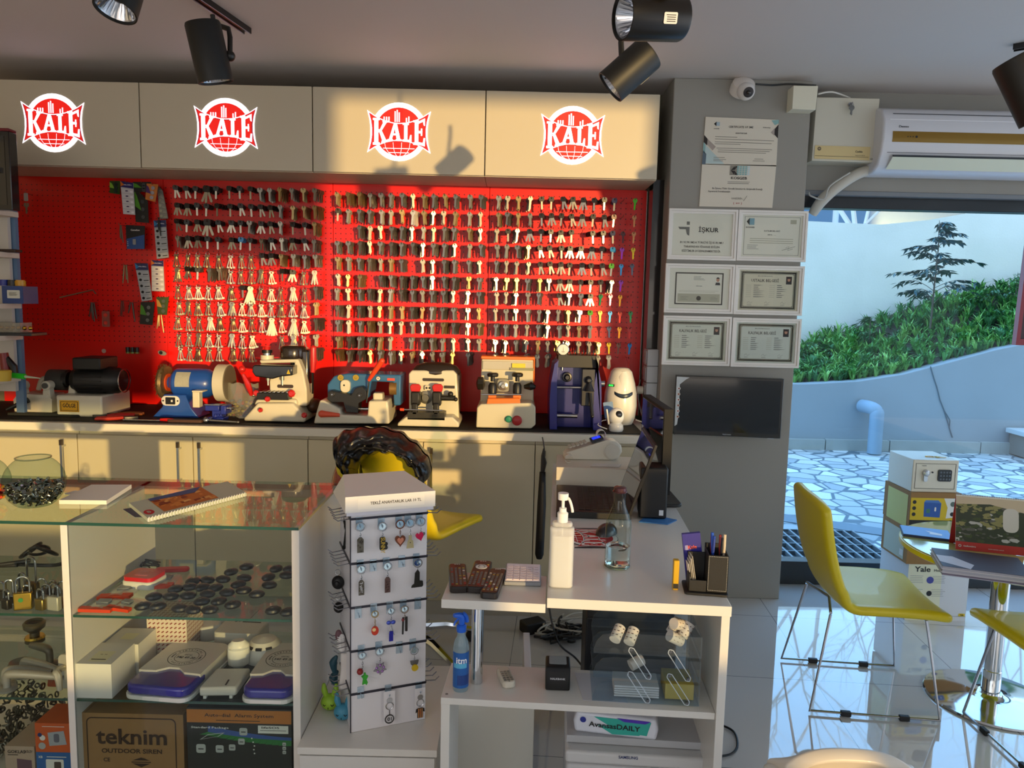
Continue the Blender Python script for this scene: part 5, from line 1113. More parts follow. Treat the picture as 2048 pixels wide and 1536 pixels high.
# left bay, bottom: boxes and chains
def zbox(name, px0, px1, pyt, y, d, mats, lab, cat, fn, z0=.061):
    a = P(px0, pyt, y=y); b_ = P(px1, pyt, y=y); w = b_.x-a.x; h = a.z-z0
    g = G(); g.bx(0, w, 0, d, 0, h, 0); fn(g, w, d, h, FR(0, -.0004, 0)); return ob(name, g, mats, loc=(a.x, y, z0), label=lab, cat=cat, smooth=0)
yb = CYF+.03
def bf(g, w, d, h, X): g.flat(rr(w*.5, .03, .003, 2, w*.52, h-.035), 1, X); g.flat(rr(w*.2, .02, .003, 2, w*.6, h-.037), 2, X, .0006); g.text('XB', .012, X @ T(.012, h-.014, 0), 1); g.flat([(w*.3, h-.014), (w*.85, h-.014), (w*.85, h-.012), (w*.3, h-.012)], 1, X)
bb = zbox('blue_carton', 72, 143, 1504, yb, .1, [C('1E62A8', .5), C('E6E6E0', .5), C('4A4038', .5)], 'blue carton at the bottom of the left bay under the orange one', 'carton', bf)
zt = P(72, 1504, y=yb).z
def of(g, w, d, h, X):
    g.flat([(w*.38, h*.22), (w*.85, h*.28), (w*.78, h*.75), (w*.34, h*.68)], 1, X); g.flat(rr(w*.15, h*.3, w*.05, 3, w*.58, h*.5), 2, X, .0006); g.flat(circ(.008, 16, w*.2, h*.5), 3, X, .0006); g.flat(circ(.006, 16, w*.13, h*.6), 4, X, .0007); g.flat(circ(.010, 16, w*.18, h*.22), 5, X, .0006); g.flat([(w*.2, h*.88), (w*.8, h*.88), (w*.8, h*.9), (w*.2, h*.9)], 3, X)
zbox('orange_carton', 69, 143, 1446, yb, .1, [C('D0591A', .5), C('A8ACB4', .5), C('6A6A7A', .5), C('E8E4E0', .5), C('1A2A6A', .5), C('B0B0B0', .5)], 'orange carton picturing a grey lock, on top of the blue one', 'carton', of, zt+.0005)
def pf(g, w, d, h, X): g.text('GOKLAS', w*.6, X @ T(w*.4, h-.016, 0), 1, h=.009); g.text('KİLİT', w*.25, X @ T(w*.82, h-.015, 0), 1, h=.006); g.flat([(w*.4, 0.02), (w*.9, .02), (w*.9, h-.04), (w*.4, h-.036)], 2, X); g.flat([(w*.1, h-.026), (w*.45, h-.026), (w*.45, h-.024), (w*.1, h-.024)], 1, X)
zbox('pale_carton', 9, 68, 1492, yb, .12, [C('B8A08C', .6), INK, C('6A4A58', .5)], 'pale brown carton with a purple picture, bottom left of the case', 'carton', pf)
q = P(118, 1405, y=CYF+.2); ob('orange_card', G().prism(rr(.07, .06, .004, 2), .002, 0, FR(0, 0, .04)).text('TRIX LOCK', .04, FR(0, -.0025, .055), 1), [C('C04A1A', .5), C('E8C8B0', .5)], loc=(P(120, 1415, y=CYF+.2).x, CYF+.2, .27), rot=(-12, 0, 0), label='orange header card standing behind the orange carton', cat='card', smooth=0)
rn = random.Random(6)
g = G()
for k in range(520):
    x, y = rn.uniform(-.22, .14), rn.uniform(.02, .25); z = .008+rn.random()*(.03+.45*y+.05*math.sin(x*25))

    g.ring(circ(.012, 10, ry=.008), circ(.008, 10, ry=.005), .004, rn.randrange(2), T(x, y, z, rn.uniform(0, 180), rn.uniform(0, 180), rn.uniform(0, 180)))
ob('metal_chain', g, [C('6E6C62', .35, .8), C('4A4842', .4, .7)], loc=(-1.36, CYF+.15, .061), label='heaped metal chain behind the small cartons in the left bay', cat='chain', kind='stuff')
q = P(50, 1325, z=SZ2)
# ================================================================ low cabinet and key ring stand
LCZ = .262
a0, a1 = P(603, 1495, z=LCZ), P(873, 1515, z=LCZ)
t = thing('low_cabinet', 'low white cabinet under the key ring stand', 'cabinet', (-.549, a0.y, 0))
LW = P(874, 1500, y=a0.y).x+.549; LD = .46
g = G(); g.bx(0, LW, 0, LD, LCZ-.02, LCZ); ob('top', g, WHT, parent=t, bev=.001)
g = G(); g.bx(.004, LW-.004, .014, LD-.01, 0, LCZ-.021); ob('body', g, WHT, parent=t)
g = G(); g.bx(.006, LW-.006, 0.001, .013, .03, LCZ-.024); ob('drawer_front', g, C('D2D0CC', .4), parent=t, bev=.001)
SY = 1.985; SZ = LCZ+.0005
s0 = P(702, 1466, z=LCZ); s1 = P(850, 1438, z=LCZ)
SRZ = math.degrees(math.atan2(s1.y-s0.y, s1.x-s0.x))
SW = (s1-s0).length
top = P(702, 1030, y=s0.y).z-LCZ
t = thing('key_ring_stand', 'white revolving key ring stand with wire hooks on every side', 'display stand', (s0.x, s0.y, SZ), SRZ)
stand = t
SH = top; nr = 5; rh = SH/nr
g = G(); g.bx(0, SW, 0, SW*.9, 0, SH); ob('column', g, C('E2E0E4', .4, coat=.3), parent=t, bev=.001)
g = G()
g.bx(-.014, SW+.012, -.02, SW*.9+.012, SH+.002, SH+.012, 1); g.add([(-.018, -.024, SH+.012), (SW+.016, -.024, SH+.012), (SW+.016, -.024, SH+.055), (-.018, -.024, SH+.055), (-.018, SW*.9+.016, SH+.012), (SW+.016, SW*.9+.016, SH+.012), (SW*.92, SW*.9+.016, SH+.062), (.012, SW*.9+.016, SH+.062)], [(0, 1, 2, 3), (4, 5, 6, 7), (0, 4, 7, 3), (1, 5, 6, 2), (3, 2, 6, 7), (0, 1, 5, 4)])
X = FR(SW/2, -.0245, SH+.034); g.flat(rr(SW*.86, .03, .001, 1), 2, X); g.text('TEKLİ ANAHTARLIK LAR 10 TL', SW*.66, X @ T(.012, .0, .0004), 3, h=.008); ob('top_box', g, [WHT2, C('D4D2DC', .4), PAPER, INK], parent=t, bev=.001, smooth=20)
g = G()
for r in range(nr): 
    z = SH-r*rh-.012
    g.bx(-.001, SW+.001, -.003, 0, z-.003, z+.003); g.bx(-.003, 0, 0, SW*.9, z-.003, z+.003); g.bx(SW, SW+.003, 0, SW*.9, z-.003, z+.003)
g.bx(-.0025, .0, -.002, .002, 0, SH)
ob('hook_rails', g, C('3A3A44', .3, .7), parent=t)
RX = Matrix.Translation((s0.x, s0.y, SZ)) @ Matrix.Rotation(R(SRZ), 4, 'Z')
RI = RX.inverted()
def fl(px, py, off=0):
    """photo pixel -> (x, z) on the stand's front face plane"""
    d = CR*((px-1024)/FPX)+CU*((768-py)/FPX)+_F; n = RX.to_3x3() @ Vector((0, -1, 0)); o = RX @ Vector((0, -off, 0)); k = (o-Vector((0, 0, CH))).dot(n)/d.dot(n)
    q = RI @ (Vector((0, 0, CH))+d*k); return q.x, q.z
# clips with hooks on the front and rows of wire hooks on the two sides
clips = [[(718, 1050), (762, 1050), (797, 1046), (815, 1044), (838, 1040)], [(720, 1135), (746, 1134), (772, 1130), (803, 1126), (832, 1122)], [(716, 1228), (747, 1222), (779, 1218), (806, 1214), (835, 1210)], [(722, 1305), (757, 1298), (798, 1298), (825, 1292)], [(721, 1388), (776, 1384), (837, 1378)]]
CLM = C('AFC3D2', .2, .5)
clip0 = None
for row in clips:
    for (px, py) in row:
        x, z = fl(px, py); x = min(max(x, .012), SW-.012)
        if clip0 is None:
            clip0 = ob('clip_hook', G().bx(-.009, .009, -.003, -.0005, -.011, .022).tube([(0, -.002, .004), (0, -.022, -.001), (0, -.026, .006)], .0014, 6, m=0), CLM, parent=stand); c = clip0
        else: c = dup(clip0, parent=stand)
        c.location = (x, 0, z)
wh0 = None
for r in range(nr):
    z = SH-r*rh-.012
    for side in (-1, 1):
        for k in range(5):
            pts = [(0, 0, 0), (side*.032, 0, -.004), (side*.044, 0, .006)]
            if (side, 'w') not in used: used[(side, 'w')] = ob('wire_hook', G().tube(pts, .0016, 6), C('9A9AA0', .25, .9), parent=stand); c = used[(side, 'w')]
            else: c = dup(used[(side, 'w')], parent=stand)
            c.location = (0 if side < 0 else SW, .012+.028*k, z-.002)
# key rings hanging on the front
def ringg(g, r=.0115, m=0, y=-.022, z0=0, tr=.0016): g.tube([(r*math.sin(a), y, z0-r+.003+r*math.cos(a)) for a in [k*6.283/20 for k in range(20)]], tr, 6, m=m, closed=True); g.lathe([(r*.8, 0), (r*.8, .0008)], 20, 2, T(0, y+.004, z0-r+.003, rx=90))
def chain(g, z0, n, y=-.022, m=0, s_=.0035):
    for k in range(n): g.tube([(s_*.6*math.sin(a)*(1 if k % 2 else .15), y+s_*.6*math.sin(a)*(.15 if k % 2 else 1), z0-k*s_*1.5-s_*1.1+s_*1.1*math.cos(a)) for a in [j*6.283/8 for j in range(8)]], .0007, 4, m=m, closed=True)
    return z0-n*s_*1.5
MIR = C('B8D4E4', .05, .9)
def keyring(px, py, lab, cm, fn, mats, rr_=.0115, cn=4):
    x, z = fl(px, py); x = min(max(x, .012), SW-.012); q = RX @ Vector((x, 0, z))
    t = thing('key_ring', lab, 'key ring', q, SRZ, 'key rings on the front of the stand')
    g = G(); ringg(g, rr_); z2 = chain(g, -2*rr_+.002, cn); ob('split_ring', g, [cm, cm, MIR], parent=t)
    g = G(); fn(g, z2); ob('charm', g, mats, parent=t, bev=0)
Y0 = -.020
ANT = C('6A665C', .35, .8); GLD = C('C8A84A', .3, .9); COP = C('7A4A38', .3, .8)
def plate(w, h, tx=None, m=0, mt=1):
    def f(g, z): g.prism([(-w/2, -h), (w/2, -h), (w/2, -h*.15), (w*.2, 0), (-w*.2, 0), (-w/2, -h*.15)], .003, m, FR(0, Y0, z)); [g.sph((random.uniform(-w*.4, w*.4), Y0-.004, z-h*random.uniform(.1, .95)), .0022, 6, 4, m) for _ in range(14)]; (g.text(tx, h*.75, FR(0, Y0-.0035, z-h*.5, rot=90), mt, h=w*.55) if tx else None)
    return f
heart = [(.5*.8*16*math.sin(a)**3/16, .5*(13*math.cos(a)-5*math.cos(2*a)-2*math.cos(3*a)-math.cos(4*a))/16) for a in [k*6.283/28 for k in range(28)]]
def hrt(s_, m=0, m2=1): return lambda g, z: (g.prism([(x*s_, y*s_) for x, y in heart], .004, m, FR(0, Y0, z-s_*.45)), g.prism([(x*s_*.62, y*s_*.62) for x, y in heart], .002, m2, FR(0, Y0-.004, z-s_*.45)))
keyring(718, 1043, 'antique silver figure key ring, top row leftmost', STEEL, plate(.017, .042), [ANT], cn=3)
keyring(762, 1043, 'dark key ring with a vertical gold word, top row second', STEEL, lambda g, z: (g.prism(rr(.016, .038, .006, 3, 0, -.018), .003, 0, FR(0, Y0, z)), g.text('SUNNY', .044, FR(0, Y0-.005, z-.022, rot=-90), 1, h=.012), g.sph((.01, Y0, z-.02), .005), g.sph((.009, Y0, z-.03), .006)), [BLK2, GLD], cn=3)
keyring(797, 1038, 'copper heart shaped key ring with pink stone, top row middle', COP, hrt(.036, 0, 1), [COP, C('D89078', .15, .5)], cn=3)
keyring(817, 1036, 'pale gold tower shaped key ring beside the copper heart', STEEL, lambda g, z: (g.prism([(-.010, -.036), (.010, -.036), (.008, -.016), (.004, -.012), (.004, 0), (-.004, 0), (-.004, -.012), (-.007, -.016)], .003, 0, FR(0, Y0, z)), g.prism(circ(.0015, 8, 0, -.02), .0035, 1, FR(0, Y0, z))), [C('C8BC90', .3, .7), INK], cn=4)
keyring(838, 1033, 'pink heart key ring with glitter, top row right end', STEEL, lambda g, z: (g.prism([(x*.028, y*.028) for x, y in heart], .004, 0, FR(-.003, Y0, z-.012, rot=15)), g.prism([(x*.02, y*.02) for x, y in heart], .002, 1, FR(.004, Y0+.003, z-.008, rot=-25))), [C('D82A5A', .25, .3), STEEL], cn=3)
keyring(720, 1128, 'antique silver key ring lettered sideways, second row left', STEEL, plate(.015, .042, 'STANBUL'), [ANT, STEEL], cn=3)
keyring(772, 1122, 'coppery textured bar key ring, second row middle', STEEL, plate(.015, .044), [C('6A5450', .4, .7)], cn=3)
keyring(832, 1115, 'dark lattice tower key ring, second row right', C('8A8A8A', .3, .8), lambda g, z: g.prism([(-.018, -.050), (-.016, -.044), (-.010, -.040), (-.008, -.010), (0, .0), (.005, -.008), (.005, -.032), (.014, -.034), (.015, -.046), (.012, -.050)], .004, 0, FR(0, Y0, z)), [C('35332E', .4, .7)], cn=1)
keyring(747, 1218, 'red and gold oval key ring, third row', C('B8A070', .3, .8), lambda g, z: (g.prism(circ(.010, 20, 0, -.010, ry=.013), .003, 0, FR(0, Y0, z)), g.prism(circ(.005, 14, -.003, -.006), .002, 1, FR(0, Y0-.003, z))), [C('C8341A', .2, .3), C('E8C890', .2, .6)], .009, 5)
keyring(779, 1212, 'blue crystal butterfly key ring with a blue tassel, third row', STEEL, lambda g, z: (g.sph((-.006, Y0, z-.005), (.007, .004, .006), 10, 6, 0), g.sph((.006, Y0, z-.005), (.007, .004, .006), 10, 6, 0), g.tube([(0, Y0, z-.01), (-.006, Y0, z-.036)], .0015, 5, m=1), g.tube([(0, Y0, z-.01), (.009, Y0, z-.042)], .0015, 5, m=1), g.bx(-.005, .006, Y0-.002, Y0+.002, z-.058, z-.030, 2)), [C('5060C8', .1, .5), STEEL, C('1A1A98', .6)], .010, 3)
keyring(806, 1208, 'long dark key ring with a red bead, third row right', C('9A8A7A', .3, .8), lambda g, z: (g.tube([(-.004, Y0, z+.004), (-.005, Y0, z-.044)], .0025, 6, m=0), g.tube([(.005, Y0, z+.004), (.005, Y0, z-.036)], .0035, 6, m=0), g.sph((-.005, Y0-.002, z-.002), .0045, 8, 5, 1)), [C('2E2C2A', .35, .6), C('7A1A20', .3)], .010, 3)
keyring(722, 1300, 'red bead key ring with a green rubber frog, fourth row left', STEEL, lambda g, z: (g.sph((-.006, Y0, z-.006), .009, 12, 8, 0), g.prism([(-.002, -.012), (-.007, -.014), (-.003, -.02), (-.005, -.034), (.001, -.032), (.005, -.036), (.008, -.03), (.005, -.022), (.009, -.014), (.004, -.012), (.003, -.006), (-.001, -.006)], .005, 1, FR(.004, Y0-.006, z, s=1.15))), [C('8A1A1A', .3), C('34A82A', .4)], .0105, 5)
keyring(757, 1292, 'star shaped crystal key ring, fourth row second', STEEL, lambda g, z: (g.prism([(.019*(1 if k % 2 else .55)*math.sin(k*.628), -.018+.019*(1 if k % 2 else .55)*math.cos(k*.628)) for k in range(10)], .004, 0, FR(0, Y0, z)), [g.sph((.010*math.sin(k*1.256), Y0-.004, z-.018+.010*math.cos(k*1.256)), .004, 8, 5, 1) for k in range(5)]), [C('8A8690', .25, .8), C('9A70B0', .1, .4)], .011, 3)
keyring(825, 1290, 'silver bowl and yellow ball key ring, fourth row right', STEEL, lambda g, z: (g.prism([(-.012, 0), (.012, 0), (.010, -.010), (.004, -.015), (-.004, -.015), (-.010, -.010)], .004, 0, FR(0, Y0, z)), g.prism(circ(.0095, 20, .001, -.020), .003, 1, FR(0, Y0-.004, z))), [C('7E7E80', .25, .8), C('D0B020', .3)], .0105, 3)
def carded(px, py, w, h, lab, fn, mats):
    x, z = fl(px, py); q = RX @ Vector((x, 0, z)); t = thing('carded_key_ring', lab, 'key ring', q, SRZ, 'carded key rings on the bottom row of the stand')
    g = G(); g.prism(rr(w, h, .002, 2, 0, -h/2+.012), .0006, 0, FR(0, -.018, 0)); ob('card', g, [C('E4E2E6', .4)], parent=t)
    g = G(); g.tube([(.010*math.sin(a), -.021, -.030+.010*math.cos(a)) for a in [k*6.283/18 for k in range(18)]], .0013, 5, closed=True); g.prism(circ(.008, 16, 0, -.014), .001, 0, FR(0, -.020, 0)); ob('split_ring', g, STEEL, parent=t)
    g = G(); fn(g); ob('charm', g, mats, parent=t)
carded(776, 1384, .032, .095, 'white card with a round black emblem key ring, bottom row', lambda g: (g.ring(circ(.013, 24, 0, -.068), circ(.0105, 24, 0, -.068), .002, 0, FR(0, -.020, 0)), g.text('01', .012, FR(0, -.022, -.068), 0), g.bx(-.0007, .0007, -.022, -.020, -.055, -.040)), [BLK2])
carded(837, 1378, .030, .085, 'white card with a striped football shirt key ring, bottom row right', lambda g: (g.prism([(-.008, -.074), (.008, -.074), (.008, -.056), (.013, -.058), (.012, -.048), (.005, -.045), (-.005, -.045), (-.012, -.048), (-.013, -.058), (-.008, -.056)], .002, 0, FR(0, -.020, 0)), [g.flat([(x, -.073), (x+.0022, -.073), (x+.0022, -.046), (x, -.046)], 1, FR(0, -.0222, 0)) for x in (-.006, -.001, .004)], g.text('G', .004, FR(0, -.0225, -.058), 2)), [C('2A2420', .5), C('D89050', .4), C('A02020', .5)])
# things on the left side of the stand
def sidething(name, px, py, yy, lab, cat, fn, mats, rz=0, parts=None):
    q = P(px, py, y=yy); t = thing(name, lab, cat, q, rz, 'key rings on the left side of the stand' if cat == 'key ring' else None); return t, q
for i, (px, py, s_, lab) in enumerate(((695, 1060, 1, 'dark metal key rings hanging thick at the top of the left side'), (683, 1165, 1, 'black ball shaped key ring on the left side of the stand'), (684, 1215, .8, 'black disc key ring below the ball shaped one'))):
    q = P(px, py, y=2.0+.02*i)
    t = thing('key_ring', lab, 'key ring', (q.x-.01, q.y, q.z), 0, 'key rings on the left side of the stand')
    g = G()
    if i == 0:
        for k in range(9): g.tube([(.004*math.sin(k*2), .012*k, .03), (.006*math.cos(k), .012*k, -.0), (.004*math.sin(k), .012*k, -.05)], .0035, 6); g.sph((.004*math.sin(k), .012*k, -.05+.01*(k % 3)), .006, 8, 5)
    else: g.sph((0, 0, 0), (.018*s_, .012, .020*s_), 16, 10); g.sph((0, -.013, 0), (.008*s_, .004, .009*s_), 12, 8)
    ob('charm', g, C('1C1B1A', .35, .4), parent=t)
    g = G(); g.tube([(.008*math.sin(a), 0, .03+.008*math.cos(a)) for a in [k*6.283/14 for k in range(14)]], .0013, 5, closed=True); ob('split_ring', g, STEEL, parent=t)
q = P(688, 1280, y=1.99)
t = thing('key_ring', 'tiny white sports shoe key ring on the left side of the stand', 'key ring', (q.x-.006, q.y, q.z), 0, 'key rings on the left side of the stand')
g = G(); g.sph((0, 0, -.006), (.011, .010, .024), 14, 10); g.sph((0, -.002, -.022), (.011, .011, .010), 14, 8); ob('shoe', g, C('E8E6E4', .5), parent=t)
g = G()
for k in range(6): g.tube([(-.011, -.008, .012-.006*k), (0, -.012, .010-.006*k), (.008, -.008, .012-.006*k)], .0012, 4)
g.tube([(-.002, -.012, .016), (0, -.013, -.02)], .0016, 4); ob('lace', g, C('F4F2F0', .6), parent=t); g = G(); g.sph((-.010, .004, .012), (.010, .008, .016), 12, 8); ob('sock', g, C('6A4A52', .6), parent=t)
q = P(695, 1345, y=1.985); ob('white_sleeve', G().grid(lambda u, v: (-.014+.028*u, -.002*math.sin(u*6)-.004*math.sin(v*9), -.055+.11*v), 6, 10), C('DCD6D2', .5), loc=(q.x-.008, q.y+.006, q.z), rot=(0, 3, 0), label='white crumpled sleeve hanging on the left side of the stand', cat='sleeve', solid=.001)
for i, (px, py, hx, lab, yy) in enumerate(((686, 1412, '3E8AA8', 'blue rubber rabbit head key ring at the foot of the stand', 1.98), (660, 1408, '9CC83A', 'lime green rubber rabbit head key ring beside the blue one', 2.03))):
    q = P(px, py, y=yy); t = thing('rabbit_key_ring', lab, 'key ring', (q.x, q.y, LCZ+.001), 0, 'rabbit key rings at the foot of the stand'); mt = C(hx, .5)
    g = G(); g.sph((0, 0, .024), (.026, .022, .0235), 20, 14)
    for s_ in (-1, 1): g.tube([(s_*.010, 0, .040), (s_*.016, 0, .058), (s_*.018, .002, .078)], [.007, .009, .004], 10, sm=4)
    ob('head', g, mt, parent=t)
    g = G()
    for s_ in (-1, 1): g.tube([(s_*.011-.004, -.0205, .026), (s_*.011, -.0222, .022), (s_*.011+.004, -.0195, .025)], .0012, 5)
    g.tube([(0, -.0235, .018), (0, -.0232, .013)], .001, 5); ob('face', g, INK, parent=t)
q = P(670, 1290, y=2.03)
t = thing('key_ring', 'dark teal long-eared rubber key ring above the rabbits', 'key ring', (q.x+.005, 2.03, P(670, 1345, y=2.03).z), 0, 'key rings on the left side of the stand')
g = G(); g.tube([(0, 0, .05), (-.01, 0, .03), (-.006, 0, .0)], [.004, .012, .006], 10, sm=4); g.tube([(0, .01, .0), (-.012, .01, -.02), (-.004, .01, -.045)], [.004, .013, .006], 10, sm=4); ob('ears', g, C('1E4A5A', .5), parent=t)
# ================================================================ desk
DO = P(1094, 1196, z=.75); DRZ = -3.6
DM4 = Matrix.Translation((DO.x, DO.y, 0)) @ Matrix.Rotation(R(DRZ), 4, 'Z'); DI = DM4.inverted()
DWD = .435; DLN = 1.50; DT = .75
t = thing('desk', 'white desk with a set back lower shelf running to the worktop', 'desk', (DO.x, DO.y, 0), DRZ); desk = t
g = G(); g.bx(0, DWD, 0, DLN, DT-.025, DT); ob('desktop', g, WHT, parent=t, bev=.0012)
g = G(); g.bx(DWD-.022, DWD-.002, .004, .42, 0, DT-.0255); ob('side_panel', g, WHT, parent=t, bev=.001)
g = G(); g.bx(DWD-.03, DWD-.01, DLN-.05, DLN-.02, 0, DT-.0255); ob('leg', g, STEEL, parent=t)
S0 = P(881, 1397, z=.477); SX0 = (DI @ S0).x
g = G(); g.bx(SX0, DWD-.0225, .012, .19, .460, .477); 
for yy in (.03, .16): g.cyl((SX0+.012, yy, .476), (SX0+.012, yy, .4778), .004, m=1, n=10)
ob('lower_shelf', g, [WHT, C('6A6A6A', .4)], parent=t, bev=.001)
g = G(); g.bx(SX0, SX0+.022, .016, .19, 0, .4595); ob('shelf_leg', g, WHT, parent=t, bev=.001)
g = G(); g.bx(SX0, -.003, .0, .185, .712, .734); ob('side_shelf', g, WHT, parent=t, bev=.001, label='small lower ledge at the left of the desktop')
PP = DI @ P(953, 1363, z=.478)
g = G(); g.cyl((PP.x, PP.y, .4775), (PP.x, PP.y, .7115), .0155, n=28); ob('chrome_post', g, CHROME, parent=t)
EXT = .7345; TD = DT+.0005
# --- things on the desktop
def at(px, py, z): q = P(px, py, z=z); return (q.x, q.y, z)
# sanitizer bottle
q = at(1121, 1172, TD); t = thing('pump_bottle', 'clear plastic hand sanitizer bottle with white pump on the desk front', 'bottle', q, -6)
HS = P(1121, 1043, y=q[1]).z-TD
g = G(); g.prism(rr(.060, .036, .014, 5), HS-.012); g.prism(rr(.05, .028, .012, 5), .012, 0, None, HS-.012); ob('bottle', g, clear('F4F5F4', rough=.12, dens=.55), parent=t, bev=.004)
g = G(); g.prism(rr(.055, .031, .012, 5), HS*.78, 0, None, .003); ob('liquid', g, clear('F2F4F2', rough=.1, dens=.45), parent=t)
g = G(); g.lathe([(.013, HS), (.0135, HS+.022), (.009, HS+.026), (.009, HS+.035), (.004, HS+.036), (.004, HS+.058)], 20); g.cyl((0, 0, HS+.056), (0, 0, HS+.072), .013, n=20); g.tube([(0, 0, HS+.062), (.014, -.006, HS+.060), (.022, -.010, HS+.04), (.024, -.011, HS+.028)], .0035, 8, sm=3); g.cyl((0, 0, .02), (0, 0, HS), .002); ob('pump', g, C('EDEDEB', .35), parent=t)
# glass bottle
q = at(1234, 1133, TD); t = thing('glass_bottle', 'tall clear glass bottle a third full of water with dark cap', 'bottle', q)
HB = P(1238, 975, y=q[1]).z-TD
k_ = HB/.25; r = .0345
pr = [(.02, 0), (r*.95, .003), (r, .01), (r, .135*k_), (r*.93, .150*k_), (r*.72, .172*k_), (.0165, .195*k_), (.0145, .215*k_), (.0145, .238*k_)]
g = G(); g.shell(pr, 36); ob('glass', g, clear('E8F2EE', ior=1.5), parent=t)
g = G(); g.shell([(.0005, .005), (.018, .0045), (r*.9, .008)], 36); g.tube([(r*.93*math.cos(a), r*.93*math.sin(a), .005) for a in [k*6.283/30 for k in range(30)]], .003, 6, closed=True); ob('thick_base', g, C('C8D8D4', .05, trans=1), parent=t)
g = G(); g.lathe([(.005, .010), (r-.003, .012), (r-.003, .068*k_)], 36); ob('water', g, C('FFFFFF', .0, trans=1), parent=t)
g = G(); g.lathe([(.0165, .236*k_), (.017, .25*k_), (.012, .254*k_), (0, .255*k_)], 24); g.tube([(.0175*math.cos(a), .0175*math.sin(a), .238*k_) for a in [k*6.283/24 for k in range(24)]], .0022, 6, closed=True); ob('cap', g, C('3A1418', .25, coat=.4), parent=t)
# KALE mouse mat: the winged emblem lying on the desk
q = at(1182, 1076, TD-.0002); g = G(); X = T(0, 0, 0, rz=-88)
def m_ban(): 
    kale(g, X @ T(0, 0, .0018) @ Matrix.Scale(.096, 4), .096, (0, 1, 1), 0)
out = []
for i in range(11): t_ = -1+i/5; out.append((t_*.97*.096, (.3+.33*t_*t_)*.096))
out += [(-t_*.97*.096, -(.3+.33*t_*t_)*.096) for t_ in [-1+i/5 for i in range(11)]]
g.prism(out, .0015, 2, X); g.prism(circ(.081, 36), .0015, 2, X)
m_ban(); ob('mouse_mat', g, [C('E8E4E0', .5), C('B81820', .5), C('2A2024', .6)], loc=q, rot=(0, 0, 0), label='red and white emblem shaped mouse mat on the desk', cat='mouse mat', smooth=0)
q = at(1213, 1066, TD+.0022); t = thing('computer_mouse', 'dark computer mouse on the red emblem mat behind the glass bottle', 'mouse', q, 60)
g = G(); g.sph((0, 0, .0), (.048, .030, .030), 20, 12); g.v = [(x, y, max(z, 0)) for x, y, z in g.v]; ob('shell', g, C('241C20', .3, coat=.3), parent=t); g = G(); g.cyl((.03, -.003, .021), (.03, .003, .021), .007, n=14); ob('scroll_wheel', g, GREY, parent=t)
# laptop: keyboard side towards the left, screen open at the right
LA = DI @ P(1110, 1040, z=TD+.02)
lz = TD
c0 = DM4 @ Vector((.012, 2.42-DO.y, TD))
t = thing('laptop', 'open black laptop with its back to the pillar on the desk', 'laptop', (P(1112, 1035, z=TD).x, P(1112, 1035, z=TD).y, TD), DRZ)
LWD = .245; LDP = .36
g = G(); g.bx(0, LWD, 0, LDP, 0, .022); ob('base', g, C('1A1918', .45), parent=t, bev=.003)
g = G()
for i in range(6):
    for j in range(15): g.bx(.075+.021*i, .075+.021*i+.018, .025+.0208*j, .025+.0208*j+.018, .022, .0245)
ob('keys', g, C('0B0B0C', .5), parent=t, bev=.0008, seg=1)
g = G(); g.bx(.012, .062, .12, .24, .022, .0226); ob('touchpad', g, C('121212', .4), parent=t)
g = G(); X = T(LWD-.01, 0, .015, ry=18); g.bx(0, .008, 0, LDP, 0, .25, 0, X); g.bx(-.001, .0, .012, LDP-.012, .014, .238, 1, X); ob('screen', g, [C('151516', .35), C('07080A', .03, coat=1)], parent=t, bev=.001)
# white box with card machine, behind laptop
bz = TD
q = P(1112, 972, z=bz); bx1 = P(1250, 972, y=q.y)
bt = P(1110, 935, y=q.y).z
g = G(); g.bx(0, .33, 0, .24, 0, bt-bz); 
BXL = (q.x, q.y+.0, bz)
ob('storage_box', g, C('D8D0C0', .5), loc=(q.x, max(q.y, 2.80), bz), rot=(0, 0, DRZ), label='grey white box on the desk behind the laptop carrying the card machine', cat='box', bev=.002)
ZB = bt+.0006
q = P(1180, 922, z=ZB)
t = thing('card_machine', 'white cash register terminal with keypad and blue display on the box', 'card machine', (q.x-.1, max(q.y, 2.9), ZB), DRZ+6)
g = G(); g.prism([(0, 0), (.18, 0), (.22, .012), (.232, .035), (.228, .062), (.205, .078), (.17, .082), (.01, .030), (0, .018)], .075, 0, FR(0, .09, 0)); ob('body', g, C('E2DCCC', .35, coat=.2), parent=t, bev=.004)
g = G(); g.lathe([(.036, 0), (.037, .004), (.030, .006), (.030, .010), (.0, .011)], 28, 0, T(.19, .0149, .040, rx=90)); ob('roll_cover', g, C('D0CBBE', .4), parent=t)
TM = Matrix.Translation((.09, .052, .062)) @ Euler((0, R(-18), 0)).to_matrix().to_4x4()
g = G()
for i in range(5):
    for j in range(4): g.box((-.068+.016*i, -.022+.015*j, .0075), (.012, .011, .006), 0, TM)
ob('keypad', g, C('C9C3B4', .5), parent=t, bev=.001)
g = G(); g.bx(.02, .07, -.028, .030, .0, .010, 0, TM); g.bx(.028, .062, -.022, .022, .0101, .0106, 1, TM); ob('display', g, [C('1A1E30', .3), C('2038F0', .3, em=1.2)], parent=t)
g = G(); g.grid(lambda u, v: (.018*math.cos(u*5.0-.6), -.02+.04*v, .018*math.sin(u*5.0-.6)), 20, 1, 0, T(.15, .055, .10)); ob('paper_strip', g, PAPER, parent=t, solid=.0006)
q = P(1137, 925, z=ZB); g = G(); g.grid(lambda u, v: (.016*math.cos(u*5.4), -.015+.03*v, .016+.016*math.sin(u*5.4)), 20, 1); ob('paper_curl', g, C('E6E0D4', .6), loc=(q.x, max(q.y, 2.85), ZB+.001), label='curled end of receipt paper on the box beside the card machine', cat='paper', solid=.0006)
